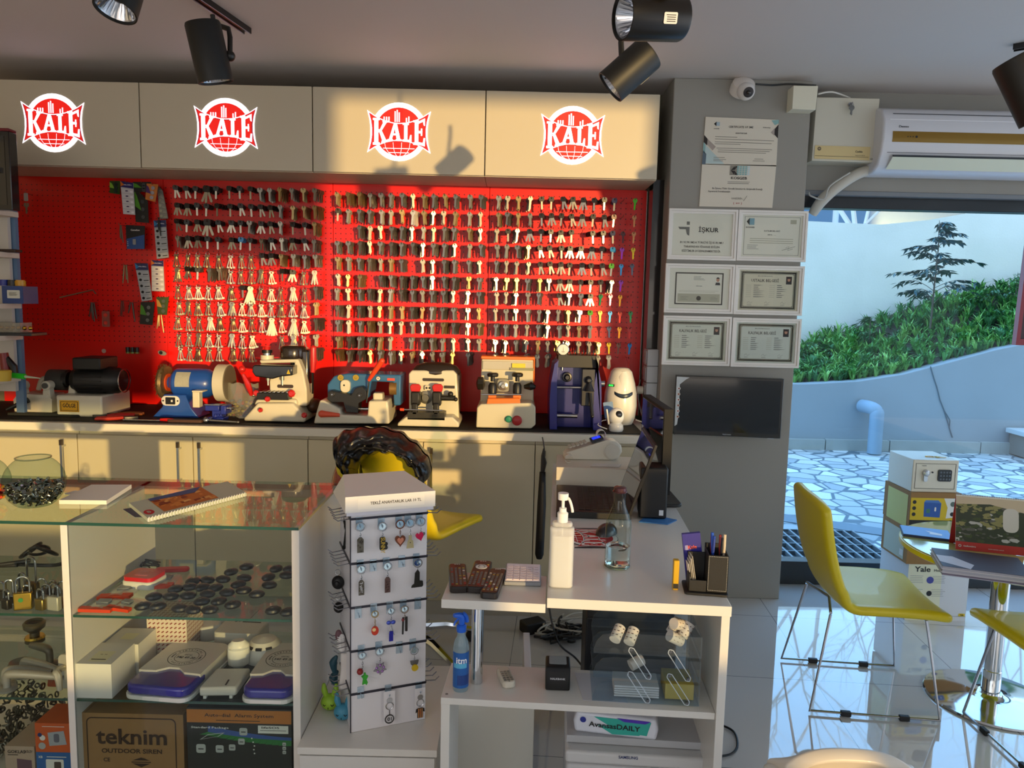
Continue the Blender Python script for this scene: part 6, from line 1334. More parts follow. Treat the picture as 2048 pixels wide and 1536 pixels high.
q = P(1200, 933, z=ZB); g = G(); g.prism([(-.06, -.02), (.05, -.03), (.07, .02), (-.04, .03)], .001); ob('receipt', g, C('D8D4CC', .6), loc=(q.x+.02, 2.84, ZB+.001), rot=(0, 0, 4), label='loose receipt lying flat at the front edge of the box', cat='paper')
# monitor / dock seen from the side behind the laptop
q = P(1283, 985, z=TD)
t = thing('computer_monitor', 'black monitor seen edge on behind the open laptop', 'monitor', (P(1285, 960, z=TD).x, 2.62, TD), DRZ-86)
g = G(); g.prism(rr(.2, .14, .02, 4), .012); ob('base', g, BLK, parent=t, bev=.003)
g = G(); g.bx(-.03, .03, .0, .02, .012, .2); ob('neck', g, BLK, parent=t, bev=.003)
g = G(); g.bx(-.20, .20, -.03, .0, .07, .36, 0); g.bx(-.19, .19, -.031, -.03, .09, .35, 1); ob('screen', g, [C('09090A', .75), C('060708', .05, coat=1)], parent=t, bev=.004)
# PC speaker in front of it
q = P(1305, 1040, z=TD)
t = thing('desk_speaker', 'black wedge shaped speaker with a white sticker beside the laptop', 'speaker', (q.x, q.y, TD+.004), DRZ)
g = G(); g.prism([(-.045, 0), (.045, 0), (.045, .10), (-.04, .10)], .17); ob('cabinet', g, C('101114', .5), parent=t, bev=.006); g = G(); g.bx(.02, .034, -.0008, 0, .012, .03); ob('sticker', g, C('D8DCE0', .5), parent=t)
ob('blue_folder', G().prism([(-.05, -.03), (.04, -.05), (.08, -.0), (0, .06)], .003), C('3A78B8', .5), loc=(q.x, q.y, TD), label='blue card folder lying under the black speaker', cat='folder')
q = P(1310, 960, z=TD); ob('power_brick', G().bx(-.03, .05, 0, .06, 0, .05), C('3A3C40', .5), loc=(q.x+.012, 2.95, TD), rot=(0, 0, DRZ), label='dark power unit at the far right end of the desk', cat='power unit', bev=.004)
# pen holder
q = P(1385, 1190, z=TD)
t = thing('pen_holder', 'black leather desk organiser with white stitching at the desk corner', 'pen holder', (q.x-.012, q.y, TD), DRZ-4)
LTH = C('101114', .6, bump=.05, bs=400)
g = G(); g.prism(rr(.105, .085, .008, 3, .045, .043), .006, 0, None, 0); 
g.bx(.045, .095, .01, .08, .006, .010); g.bx(.045, .049, .01, .08, .006, .10); g.bx(.091, .095, .01, .08, .006, .10); g.bx(.045, .095, .01, .014, .006, .10); g.bx(.045, .095, .076, .08, .006, .11)
g.bx(.002, .045, .01, .013, .006, .035); g.bx(.002, .045, .06, .064, .006, .09); g.bx(.002, .006, .01, .064, .006, .05); ob('tray', g, LTH, parent=t, bev=.0015)
g = G()
for x in (.048, .092):
    for k in range(22): g.bx(x-.0004, x+.0004, .0091, .0096, .012+.004*k, .0145+.004*k)
for z in (.012, .097):
    for k in range(10): g.bx(.05+.0042*k, .0525+.0042*k, .0091, .0096, z-.0004, z+.0004)
ob('stitching', g, C('B8B8B4', .6), parent=t)
HP = Matrix.Translation((q.x-.012, q.y, TD)) @ Matrix.Rotation(R(DRZ-4), 4, 'Z')
pens = [(.055, .03, '1A3A9A', 'blue pen with clip standing left in the organiser'), (.066, .045, '2A5AC8', 'bright blue pen in the organiser'), (.075, .03, '18181A', 'black marker in the organiser'), (.083, .05, 'A83A30', 'red pencil in the organiser'), (.062, .06, '8A2A28', 'dark red pen at the back of the organiser'), (.085, .035, 'C8B8A0', 'pale pencil at the right of the organiser')]
for i, (x, y, hx, lab) in enumerate(pens):
    b0 = HP @ Vector((x, y, .0105)); g = G(); rn = random.Random(i); a = (rn.uniform(-.008, .008), rn.uniform(-.008, .008), .125+.012*rn.random()); g.tube([(0, 0, 0), (a[0], a[1], a[2]*.8), (a[0]*1.2, a[1]*1.2, a[2])], [.0022, .004, .0038], 8)
    if i in (0, 2): g.tube([(a[0], a[1]-.005, a[2]*.95), (a[0], a[1]-.006, a[2]*.7)], .0012, 4)
    ob('pen', g, C(hx, .35), loc=b0, label=lab, cat='pen', group='pens in the desk organiser')
b0 = HP @ Vector((.004, .066, .0068)); g = G(); g.bx(0, .045, 0, .012, 0, .125); X = FR(.022, -.0004, .09); g.text('Kale', .022, X, 1); g.flat(rr(.008, .012, .001, 1, -.014, .0), 2, X); ob('card_box', g, [C('241E88', .4), C('D8502A', .5), C('8A8AC0', .5)], loc=b0, rot=(0, -8, DRZ), label='purple blue card box leaning behind the organiser', cat='box', smooth=0)
b0 = HP @ Vector((.012, .022, .0068)); g = G()
for k in range(4): g.bx(.004*k, .004*k+.0008, 0, .03, 0, .065+.006*k, k % 2)
ob('note_cards', g, [PAPER, C('C8C4BC', .6)], loc=b0, rot=(0, -10, 0), label='white cards standing in the front slot of the organiser', cat='cards')
q = P(1351, 1180, z=TD); t = thing('stapler', 'slim yellow stapler standing left of the black organiser', 'stapler', (q.x, q.y, TD), DRZ)
g = G(); g.bx(-.007, .007, 0, .018, 0, .075); ob('body', g, C('C9A010', .35), parent=t, bev=.002); g = G(); g.bx(-.006, .006, -.002, .0, .004, .016); ob('jaw', g, BLK, parent=t)
# black long case hanging at the desk's left edge
q0 = P(1087, 900, y=3.02); q1 = P(1080, 1122, y=3.02)
t = thing('long_cover', 'long narrow black cover hanging between desk and base cabinets', 'cover', (q0.x, 3.05, 0))
g = G(); g.tube([(0, 0, q0.z-.10), (0, 0, (q0.z+q1.z)/2), (-.004, 0, q1.z+.02), (-.004, 0, q1.z)], [.013, .019, .019, .012], 12); ob('sheath', g, C('0E0E10', .5), parent=t)
g = G(); g.tube([(0, 0, q0.z-.1), (.004, 0, q0.z-.06), (0, 0, q0.z-.03), (.003, .0, q0.z)], [.009, .013, .008, .004], 8); g.tube([(.004, 0, q0.z), (.004, .1, q0.z+.01), (.004, .2, q0.z+.01)], .003, 6); ob('strap', g, C('2A2A2C', .4), parent=t)
# --- side ledge: remotes and calculator
def remote(px, py, w, l, rz, lab, dx=0, extra=None, z0=EXT+.0003):
    q = P(px, py, z=z0); t = thing('remote_control', lab, 'remote', (q.x, q.y, z0), rz, 'black remotes on the side ledge')
    g = G(); g.prism(rr(w, l, w*.22, 4, 0, l/2), .017); ob('body', g, C('1E1614', .35, coat=.2), parent=t, bev=.003)
    g = G(); rn = random.Random(px)
    ny = int((l-.04)/.0092)
    for j in range(ny):
        for i in range(4):
            if extra and .60*ny < j < .86*ny: continue
            g.box((-w*.33+i*w*.22, .018+j*.0092, .0176), (w*.12, .0038, .0012), rn.choice((0,)*9+(1, 2, 3)))
    if extra: g.ring(circ(.0155, 24, 0, l*.73), circ(.009, 24, 0, l*.73), .0012, 1, None, .017); g.lathe([(.007, 0), (.007, .0015)], 16, 1, T(0, l*.73, .017))
    g.text('•••', w*.35, T(0, l-.010, .0173), 1); ob('buttons', g, [C('6E6A68', .5), C('D8D4CC', .5), C('A89040', .5), C('9A3028', .5)], parent=t)
remote(918, 1187, .046, .165, 6, 'black remote with dense keys, leftmost on the side ledge')
remote(950, 1187, .048, .19, -4, 'black remote with a silver ring pad, middle of the three', extra=1, z0=EXT+.0018)
remote(977, 1199, .044, .168, -7, 'black rounded remote overhanging the ledge edge, rightmost of three', z0=EXT+.0003)
q = P(1045, 1172, z=EXT+.0003); t = thing('calculator', 'pale pink key calculator or date pad on the side ledge', 'calculator', (q.x, q.y, EXT+.0003), -2)
g = G(); g.prism([(0, 0), (.11, 0), (.11, .018), (0, .010)], .094, 0, Matrix(((0, 0, 1, -.047), (1, 0, 0, 0), (0, 1, 0, 0), (0, 0, 0, 1)))); ob('case', g, C('8E929A', .45), parent=t, bev=.002)
g = G(); TM = Matrix.Translation((0, .055, .0145)) @ Euler((R(4.1), 0, 0)).to_matrix().to_4x4(); g.box((0, .0, .001), (.088, .10, .002), 0, TM)
for i in range(5):
    for j in range(6): g.box((-.034+.017*i, -.042+.0145*j, .003), (.014, .012, .002), 0, TM); g.bx(-.034+.017*i-.005, -.034+.017*i+.005, -.048+.0145*j, -.0475+.0145*j+.0012, .0041, .0043, 1, TM)
ob('keys', g, [C('E6D8DC', .5), C('9A7A86', .5)], parent=t, bev=.0006, seg=1)
ob('paper_slip', G().prism([(0, 0), (.04, .002), (.05, .1), (.01, .1)], .0004), PAPER, loc=(P(985, 1165, z=EXT).x, P(985, 1165, z=EXT).y, EXT), rot=(0, 0, 6), label='white slip of paper beneath the remotes on the ledge', cat='paper')
# --- lower shelf
ZS = .4775
q = at(921, 1378, ZS); t = thing('spray_bottle', 'blue spray bottle of cleaner with blue label on the lower shelf', 'bottle', q, 8)
HB = P(921, 1262, y=q[1]).z-ZS
g = G(); g.lathe([(.018, 0), (.020, .004), (.020, HB*.72), (.017, HB*.84), (.010, HB*.93), (.010, HB)], 28); ob('bottle', g, clear('D0E4EE', rough=.04, dens=.75), parent=t)
g = G()
def lb(z0, z1, m, r=.0205, a0=-170, a1=-10):
    n = 16; 
    vs = [(r*math.cos(R(a0+(a1-a0)*k/n)), r*math.sin(R(a0+(a1-a0)*k/n)), z) for z in (z0, z1) for k in range(n+1)]; g.add(vs, [(k, k+1, n+2+k, n+1+k) for k in range(n)], m)
lb(.012, HB*.68, 0); lb(.02, HB*.3, 1, .0207, -120, -20); lb(HB*.42, HB*.5, 2, .0207, -150, -50)
vs, fs, a, b_ = textgeo('itm'); k_ = .028/(b_-a); g.add([(.0211*math.sin((v.x-(a+b_)/2)*k_/.0211), -.0211*math.cos((v.x-(a+b_)/2)*k_/.0211), HB*.55+v.y*k_) for v in vs], fs, 3)
ob('label', g, [C('1C5CA8', .35), C('143A80', .35), C('5AB0D8', .35), C('F0F4F8', .4)], parent=t, smooth=0)
g = G(); g.lathe([(.012, HB), (.013, HB+.014), (.009, HB+.018)], 18); g.tube([(0, 0, HB+.015), (.001, 0, HB+.03), (-.004, 0, HB+.04), (-.02, -.006, HB+.044)], [.007, .008, .009, .005], 8, sm=3); g.tube([(-.006, 0, HB+.034), (-.016, -.004, HB+.026), (-.019, -.006, HB+.018)], .0026, 6, sm=3); g.tube([(.004, 0, HB+.046), (.012, .003, HB+.036), (.014, .003, HB+.022)], .005, 8, sm=3); ob('trigger_head', g, C('1C62D8', .35), parent=t)
q = at(1018, 1375, ZS); t = thing('remote_control', 'cream handset remote with small grey keys on the lower shelf', 'remote', q, 14)
g = G(); g.prism(rr(.034, .085, .012, 4, 0, .035), .018); ob('body', g, C('CFC8B8', .45), parent=t, bev=.004)
g = G()
for i in range(3):
    for j in range(5): g.box((-.009+.009*i, .005+.0105*j, .0184), (.007, .0065, .002), 1 if j < 2 else 0)
g.cyl((0, -.002, .016), (0, -.002, .0186), .0025); ob('buttons', g, [C('8C8678', .5), C('6A6860', .5)], parent=t, bev=.0005, seg=1)
q = P(1115, 1382, z=ZS); t = thing('card_terminal', 'black boxy bank card reader with a grey screen on the lower shelf', 'card reader', (q.x, q.y, ZS), -2)
g = G(); g.prism([(0, 0), (.075, 0), (.08, .008), (.066, .055), (.056, .066), (.008, .060), (0, .05)], .062, 0, Matrix(((0, 0, 1, -.031), (1, 0, 0, 0), (0, 1, 0, 0), (0, 0, 0, 1)))); ob('body', g, C('131416', .4), parent=t, bev=.004)
g = G(); X = Matrix.Translation((0, .034, .0642)) @ Euler((R(7), 0, 0)).to_matrix().to_4x4(); g.prism(rr(.044, .034, .003, 2), .001, 0, X); ob('screen', g, C('8A9296', .3), parent=t)
g = G(); X = FR(0, -.0005, .032); g.text('HALKBANK', .038, X, 0); ob('lettering', g, C('C8C8CC', .5), parent=t, smooth=0)
# acrylic organiser rack
a = P(1182, 1392, z=ZS); b_ = P(1418, 1425, y=a.y)
t = thing('acrylic_tray_rack', 'clear acrylic stacking tray rack holding paper rolls on the lower shelf', 'tray rack', (a.x, DO.y+.026, ZS), DRZ)
AW = .26; AD = .15; ac = clear('F0F6FA', rough=.02, dens=.99, ior=1.5)
top_z = P(1300, 1232, y=DO.y+.1).z-ZS
for k in range(3):
    z = k*top_z/3.1+.002; g = G()
    g.bx(0, AW, 0, AD, z, z+.003); g.prism([(0, z), (AW, z), (AW, z+top_z/3.6), (.05, z+top_z/3.6), (.022, z+top_z/3.9), (.006, z+top_z/6), (0, z+.01)], .003, 0, FR(0, .003, 0)); g.prism([(0, z), (AW, z), (AW, z+top_z/3.6), (.05, z+top_z/3.6), (.022, z+top_z/3.9), (.006, z+top_z/6), (0, z+.01)], .003, 0, FR(0, AD, 0)); g.bx(AW-.003, AW, 0, AD, z, z+top_z/3.6)
    ob('tray', g, ac, parent=t)
for k in range(2):
    for x in (.09, .185):
        g = G(); z = .02+k*top_z/3.1; p0 = Vector((x, -.002, z+top_z/3.0-.006)); p1 = Vector((x+.045, -.002, z-.01)); dr_ = (p1-p0).normalized(); nn = Vector((dr_.z, 0, -dr_.x))*.007
        pl = [p0+nn, p1+nn, p1-nn, p0-nn]
        g.tube([p0+nn, p1+nn], .0012, 5); g.tube([p0-nn, p1-nn], .0012, 5); g.tube([p0+nn, p0-dr_*.006, p0-nn], .0012, 5, sm=3); g.tube([p1+nn, p1+dr_*.006, p1-nn], .0012, 5, sm=3)
        g.cyl(p0+Vector((0, -.002, 0)), p0+Vector((0, .004, 0)), .0035, m=1, n=12); g.cyl(p1+Vector((0, -.002, 0)), p1+Vector((0, .004, 0)), .0035, m=1, n=12); ob('link_bar', g, [clear('F0F8FF', dens=.55), C('6A6E74', .3, .8)], parent=t)
rr4 = Matrix.Translation((a.x, DO.y+.026, ZS)) @ Matrix.Rotation(R(DRZ), 4, 'Z')
ztr = 2*top_z/3.1+.006
rolls = [((.06, .05, 1.0), (30, 60), 'printed paper roll lying at the left front of the top tray'), ((.095, .05, .6), (25, 60), 'printed paper roll, second from the left in the top tray'), ((.205, .06, .2), (90, 20), 'printed paper roll at the right front of the top tray'), ((.21, .10, 1.4), (0, 0), 'small paper roll standing at the back right of the top tray'), ((.235, .085, 1.2), (10, 30), 'paper roll leaning at the far right of the top tray'), ((.215, .085, 2.4), (80, 40), 'paper roll topping the right hand pile')]
for i, ((x, y, zz), (tx, tz), lab) in enumerate(rolls):
    b0 = rr4 @ Vector((x, y, ztr+.014+.012*zz)); g = G()
    X = T(0, 0, 0, rx=0, ry=tx+30, rz=tz); g.lathe([(.014, -.02), (.014, .02)], 20, 0, X); g.lathe([(.0045, .0201), (.0045, .0206)], 12, 1, X)
    for k in range(8):
        a_ = k*.7; 
        for j in range(3): g.box((.0142*math.cos(a_), .0142*math.sin(a_), -.012+.012*j), (.0008, .006, .002), 2, X @ T(rz=0))
    ob('paper_roll', g, [C('DCD4CC', .6), C('8A8480', .6), C('6A5450', .6)], loc=b0, label=lab, cat='paper roll', group='receipt paper rolls in the acrylic rack')
b0 = rr4 @ Vector((.11, .05, top_z/3.1+.006)); ob('paper_roll', G().lathe([(.014, -.018), (.014, .018)], 20, 0, T(0, 0, .0145, ry=70, rz=20)), C('E0CDB8', .6), loc=b0, label='single paper roll in the middle tray of the acrylic rack', cat='paper roll')
b0 = rr4 @ Vector((.18, .06, .006)); g = G(); g.bx(0, .07, -.04, .04, 0, .04); ob('yellow_note_block', g, C('C2A84A', .6), loc=b0, rot=(0, 0, DRZ), label='block of yellow notes in the bottom tray of the acrylic rack', cat='note block', bev=.001)
b0 = rr4 @ Vector((.055, .05, .006)); g = G(); 
for k in range(5): g.bx(0, .11, -.03, .04, .006*k, .006*k+.0045)
ob('paper_bundle', g, C('D8D4CE', .6), loc=b0, rot=(0, 0, DRZ), label='bundle of white papers in the bottom tray of the acrylic rack', cat='papers')
ob('white_document', G().prism([(-.04, -.07), (.07, -.08), (.06, .06), (-.05, .065)], .0006), C('C9C8CC', .6), loc=(P(1195, 1385, z=ZS).x, DO.y+.10, ZS+.0002), label='white sheet lying half under the acrylic rack', cat='paper')
# printer and wipes under the shelf
PYR = 1.82
q = P(1133, 1500, y=PYR); q2 = P(1408, 1500, y=PYR); PW = q2.x-q.x-.004
pzt = P(1150, 1452, y=PYR+.30).z
t = thing('laser_printer', 'light grey laser printer under the desk shelf', 'printer', (q.x, PYR, 0), DRZ)
PT = .312
PRM = C('BDBDBE', .45); 
g = G(); g.bx(0, PW, 0, .34, .03, PT-.06); ob('body', g, PRM, parent=t, bev=.01, seg=3)
g = G(); g.bx(-.003, PW+.003, -.006, .34, PT-.056, PT-.022); ob('control_deck', g, C('C8C8C8', .4), parent=t, bev=.008, seg=3)
g = G(); g.bx(.0, PW, .03, .34, PT-.020, PT); g.prism([(PW*.35, .06), (PW*.60, .034), (PW*.66, .05), (PW*.4, .22)], .002, 1, None, PT); ob('lid', g, [C('B4B6BA', .4), C('A4A8AE', .4)], parent=t, bev=.006)
g = G(); X = FR(PW*.45, -.0075, PT-.030); g.text('SAMSUNG', .05, X, 0); ob('lettering', g, C('2A3A6A', .5), parent=t, smooth=0)
g = G(); g.prism(rr(PW*.72, .09, .02, 5, PW*.52, PT-.12), .003, 0, FR(0, 0, 0)); ob('output_slot', g, C('111214', .5), parent=t)
q = P(1135, 1425, y=1.86)
t = thing('wipes_pack', 'teal, white and purple pack of wipes lying on the printer', 'wipes pack', (P(1150, 1440, y=1.86).x, 1.865, PT+.0005), DRZ-6)
g = G(); g.prism([(0, 0), (.215, 0), (.22, .03), (.212, .058), (.005, .058), (-.004, .03)], .10, 0, FR(0, .10, 0)); ob('pack', g, C('D8DCE8', .35, coat=.3), parent=t, bev=.008, seg=3)
g = G(); X = FR(0, -.0012, 0); g.flat([(.06, .028), (.19, .026), (.17, .010), (.10, .006)][::-1], 1, X); g.flat([(.05, .050), (.2, .050), (.19, .012), (.12, .014)], 1, X, .0002); g.flat([(.11, .0525), (.2, .0525), (.185, .044), (.13, .044)], 2, X, .0006); g.text('AvansasDAILY', .135, X @ T(.105, .028, .001), 3, h=.014); g.flat(circ(.008, 18, .022, .038), 4, X, .0006)
ob('print', g, [WHT2, C('2AA89A', .35), C('4A2AB0', .35), C('121418', .5), C('1A2A8A', .4)], parent=t, smooth=0)
# under-desk things: subwoofer, cables, adapter
q = P(1165, 1215, y=2.6)
ob('subwoofer', G().bx(0, .30, 0, .3, 0.012, .42).cyl((.04, .04, 0), (.04, .04, .013), .015).cyl((.26, .04, 0), (.26, .04, .013), .015).cyl((.04, .26, 0), (.04, .26, .013), .015).cyl((.26, .26, 0), (.26, .26, .013), .015), C('151518', .5), loc=(P(1170, 1300, y=2.35).x, 2.35, 0), rot=(0, 0, DRZ), label='black subwoofer cube on the floor under the desk', cat='speaker', bev=.006)
q = P(1060, 1250, y=2.95)
t = thing('power_adapter', 'black power adapter lying with its cable on the floor', 'adapter', (P(1065, 1262, z=0).x, P(1065, 1262, z=0).y, .0005), 30)
g = G(); g.bx(-.05, .05, -.035, .035, 0, .05); ob('body', g, BLK2, parent=t, bev=.006); g = G(); g.tube([(.05, 0, .02), (.1, .03, .006), (.12, -.05, .005), (.03, -.1, .005), (-.03, -.06, .006)], .004, 6, sm=5); ob('cable', g, BLK, parent=t)
for i, (sx, sy, hx, lab) in enumerate(((1130, 1275, '101010', 'tangle of black cables on the floor under the desk'), (1125, 1262, 'B8B4A8', 'tangle of grey white cables behind the black ones'))):
    q = P(sx, sy, z=0); g = G(); rn = random.Random(30+i)
    for k in range(7 if i == 0 else 5):
        pts = [(rn.uniform(-.13, .13), rn.uniform(-.1, .1), .005+rn.random()*.045) for _ in range(6)]; g.tube(pts, .0045, 6, sm=5, closed=True)
    ob('cable_tangle', g, C(hx, .5), loc=(q.x, q.y, 0), label=lab, cat='cables', kind='stuff')
g = G(); pts = [P(1098, 1215, y=2.5), P(1105, 1250, z=.2), P(1120, 1290, z=.1), P(1150, 1315, z=.03), P(1170, 1340, z=.01)]; g.tube(pts, .004, 6, sm=6); ob('hanging_cable', g, BLK, label='black cable hanging down from the desk to the floor', cat='cable')
g = G(); pts = [P(1432, 1446, z=.006), P(1466, 1462, z=.006), P(1475, 1490, z=.006), P(1462, 1508, z=.006), P(1428, 1514, z=.006)]; g.tube(pts, .004, 6, sm=6); ob('floor_cable', g, BLK, label='black cable looping on the floor right of the desk', cat='cable')
# white boards standing under the shelf at the left
q = P(918, 1500, y=2.0); g = G(); g.bx(0, .24, 0, .02, 0, .35); ob('white_board', g, C('CFCFC6', .5), loc=(P(905, 1500, y=2.06).x, 2.06, .0), rot=(-3, 0, 0), label='pale board standing on the floor under the left of the desk shelf', cat='board', bev=.002)
q = P(1035, 1500, y=2.2); g = G(); g.bx(0, .022, 0, .3, 0, .33); ob('white_slab', g, C('D6D8DC', .45), loc=(P(1045, 1500, y=2.12).x, 2.12, 0), label='narrow white panel standing under the desk shelf left of the printer', cat='panel', bev=.002)
# ================================================================ pillar: certificates, TV, camera, boxes
PLY = 3.574
FGm = C('E8E4DE', .3, coat=.4); PAP = C('E9E5D8', .6)
def onpl(pts, y=PLY): return [(P(a, b_, y=y).x, P(a, b_, y=y).z) for a, b_ in pts]
def bilin(c4):
    """c4: tl, tr, br, bl in local (x, z) -> map (u right, v up)"""
    tl, tr, br, bl = [Vector((*p, 0)) for p in c4]
    def f(u, v): 
        a = bl+(br-bl)*u; b_ = tl+(tr-tl)*u; q = a+(b_-a)*v; return (q.x, q.y)
    return f
PH = [C('3A2420', .6), C('C08A70', .6), C('202028', .6)]
def photo(g, f, u0, v0, u1, v1, ms, X, z):
    g.flat([f(u0, v0), f(u1, v0), f(u1, v1), f(u0, v1)], ms[0], X, z); um, w_, h_ = (u0+u1)/2, u1-u0, v1-v0
    g.flat([f(um+w_*.26*math.cos(a), v0+h_*.60+h_*.24*math.sin(a)) for a in [k*.52 for k in range(12)]], ms[1], X, z+.0002)
    g.flat([f(um-w_*.42, v0), f(um+w_*.42, v0), f(um+w_*.3, v0+h_*.3), f(um-w_*.3, v0+h_*.3)], ms[2], X, z+.0002); g.flat([f(um+w_*.27*math.cos(a), v0+h_*.72+h_*.16*math.sin(a)) for a in [k*.35 for k in range(10)]], ms[2], X, z+.0003)
def framed(px4, lab, fn, paper=PAP, fw=.022):
    c = onpl(px4); cx, cz = sum(p[0] for p in c)/4, sum(p[1] for p in c)/4; w = ((c[1][0]-c[0][0])+(c[2][0]-c[3][0]))/2; h = ((c[0][1]-c[3][1])+(c[1][1]-c[2][1]))/2
    t = thing('framed_certificate', lab, 'certificate', (cx, PLY, cz), 0, 'white framed certificates on the grey pillar')
    X = FR(0, 0, 0); o4 = [(w/2, h/2), (-w/2, h/2), (-w/2, -h/2), (w/2, -h/2)]; i4 = [(x-fw*(1 if x > 0 else -1), y-fw*(1 if y > 0 else -1)) for x, y in o4]; m4 = [(x-fw*.5*(1 if x > 0 else -1), y-fw*.5*(1 if y > 0 else -1)) for x, y in o4]
    g = G(); g.ring(o4, m4, .016, 0, X); g.ring(m4, i4, .011, 0, X); ob('frame', g, FGm, parent=t, bev=.0015)
    g = G(); a, b_ = w-2*fw, h-2*fw; g.prism([(-a/2, -b_/2), (a/2, -b_/2), (a/2, b_/2), (-a/2, b_/2)], .004, 0, X); Xp = FR(0, -.0042, 0); fn(g, a, b_, Xp)
    ob('sheet', g, [paper, C('3C3A36', .7), C('8C8878', .6), C('6A6A66', .6), C('B8B4A0', .6), C('7FA8B8', .6)]+PH, parent=t, smooth=0)
    g = G(); g.bx(-a/2, a/2, -.0062, -.0058, -b_/2, b_/2); ob('glazing', g, clear('FBFCFB', ior=1.3), parent=t)
def iskur(g, w, h, X):
    g.flat([(-.075, .045), (-.061, .045), (-.061, .060), (-.075, .060)], 3, X, .0006); g.flat([(-.115, .035), (-.061, .035), (-.061, -.006), (-.072, -.0), (-.078, .024), (-.108, .024)], 3, X, .0006)
    g.text('İŞKUR', .095, X @ T(.03, .022, .0006), 1, h=.021); 
    for k, s_ in enumerate(('BU KURUMDA TÜRKİYE İŞ KURUMU', 'TARAFINDAN FİNANSE EDİLEN', 'EĞİTİMLER DÜZENLENMEKTEDİR.')): g.text(s_, (.205, .17, .185)[k], X @ T(0, -.037-.020*k, .0006), 1, h=.010)
def border(g, w, h, X, m=2, k=.88, t_=.012):
    o = [(w*k/2, h*k/2), (-w*k/2, h*k/2), (-w*k/2, -h*k/2), (w*k/2, -h*k/2)]; i = [(x-t_*(1 if x > 0 else -1), y-t_*(1 if y > 0 else -1)) for x, y in o]; g.ring(o, i, .0003, m, X, .0003)
def bx_f(w, h): return lambda u, v: (-w/2+w*u, -h/2+h*v)
def katilim(g, w, h, X):
    border(g, w, h, X, 1, .92, .0012); f = bx_f(w, h); g.flat([f(.07, .84), f(.12, .93), f(.12, .75)], 1, X, .0006); g.flat([f(.12, .76), f(.2, .76), f(.2, .92), f(.12, .92)], 5, X, .0006); g.text('KOSGEB', .04, X @ T(*f(.135, .70), .0006), 1, h=.007); g.text('KATILIM BELGESİ', .075, X @ T(*f(.5, .62), .0008), 1, h=.007); g.text('SN. ...', .04, X @ T(*f(.5, .53), .0008), 3, h=.005)
    for k in range(3): g.flat([f(.14, .44-.05*k), f(.86, .44-.05*k), f(.86, .425-.05*k), f(.14, .425-.05*k)], 4, X, .0006)
    g.flat([f(.8, .9), f(.9, .9), f(.9, .8), f(.8, .8)], 4, X, .0006); g.tube([X @ Vector((*f(.68, .16), .001)), X @ Vector((*f(.9, .26), .001))], .0008, 4, m=1); g.tube([X @ Vector((*f(.74, .22), .001)), X @ Vector((*f(.8, .26), .001)), X @ Vector((*f(.78, .16), .001)), X @ Vector((*f(.86, .2), .001))], .0006, 4, m=1)
    g.lines(*[f(.1, 0)[0], f(.3, 0)[0]], f(0, .28)[1], 4, .006, .0015, 3, X, .3, .0006)
def diploma(g, w, h, X):
    k = .80; 
    o = [(w*k/2, h*k/2), (-w*k/2, h*k/2), (-w*k/2, -h*k/2), (w*k/2, -h*k/2)]; i = [(x-.006*(1 if x > 0 else -1), y-.006*(1 if y > 0 else -1)) for x, y in o]; g.ring(o, i, .0003, 1, X, .0003); f = bx_f(w*k, h*k)
    photo(g, f, .82, .62, .95, .90, (0, 7, 8), X, .0006); g.lines(*[f(.38, 0)[0], f(.62, 0)[0]], f(0, .88)[1], 4, .005, .0014, 3, X, .4, .0006); g.text('DİPLOMA', .03, X @ T(*f(.5, .58), .0006), 3, h=.004); g.lines(f(.08, 0)[0], f(.92, 0)[0], f(0, .44)[1], 2, .006, .0012, 4, X, .1, .0006)
    g.flat([f(.06, .08), f(.94, .08), f(.94, .34), f(.06, .34)], 4, X, .0005); g.flat([(x, y) for x, y in circ(.011, 20, *f(.5, .2))], 1, X, .0008); 
    for u in (.12, .74): g.lines(f(u, 0)[0], f(u+.16, 0)[0], f(0, .24)[1], 3, .006, .001, 3, X, .3, .0008)
def belge(title):
    def fn(g, w, h, X):
        border(g, w, h, X, 2, .94, .016); border(g, w, h, X, 4, .90, .004); f = bx_f(w*.80, h*.80); g.flat([f(0, 0), f(1, 0), f(1, 1), f(0, 1)], 0, X, .0007)
        g.text('MİLLİ EĞİTİM BAKANLIĞI', .07, X @ T(*f(.42, .94), .0009), 3, h=.0045); g.text(title, w*.46, X @ T(*f(.42, .80), .0009), 1, h=.014); photo(g, f, .86, .70, .98, .94, (6, 7, 8), X, .0009)
        for cx in (.03, .52):
            for k in range(7): g.flat([f(cx, .66-.06*k), f(cx+.11, .66-.06*k), f(cx+.11, .648-.06*k), f(cx, .648-.06*k)], 4, X, .0009); g.flat([f(cx+.16, .665-.06*k), f(cx+.16+random.uniform(.08, .26), .665-.06*k), f(cx+.16+.1, .645-.06*k), f(cx+.16, .645-.06*k)], 3, X, .0009)
        for u in (.12, .48, .82): g.tube([X @ Vector((*f(u-.05, .10), .001)), X @ Vector((*f(u-.01, .15), .001)), X @ Vector((*f(u+.01, .09), .001)), X @ Vector((*f(u+.06, .13), .001))], .0005, 4, m=1); g.lines(f(u-.05, 0)[0], f(u+.05, 0)[0], f(0, .06)[1], 2, .004, .001, 3, X, .3, .0009)
    return fn
framed([(1338, 417), (1476, 420), (1469, 522), (1332, 519)], 'framed white notice with a grey angular logo, top left of six frames', iskur)
framed([(1477, 420), (1616, 423), (1608, 524), (1470, 522)], 'framed participation certificate with a signature, top right frame', katilim)
framed([(1331, 526), (1470, 530), (1463, 628), (1326, 625)], 'framed diploma with dark border and round seal, middle left frame', diploma)
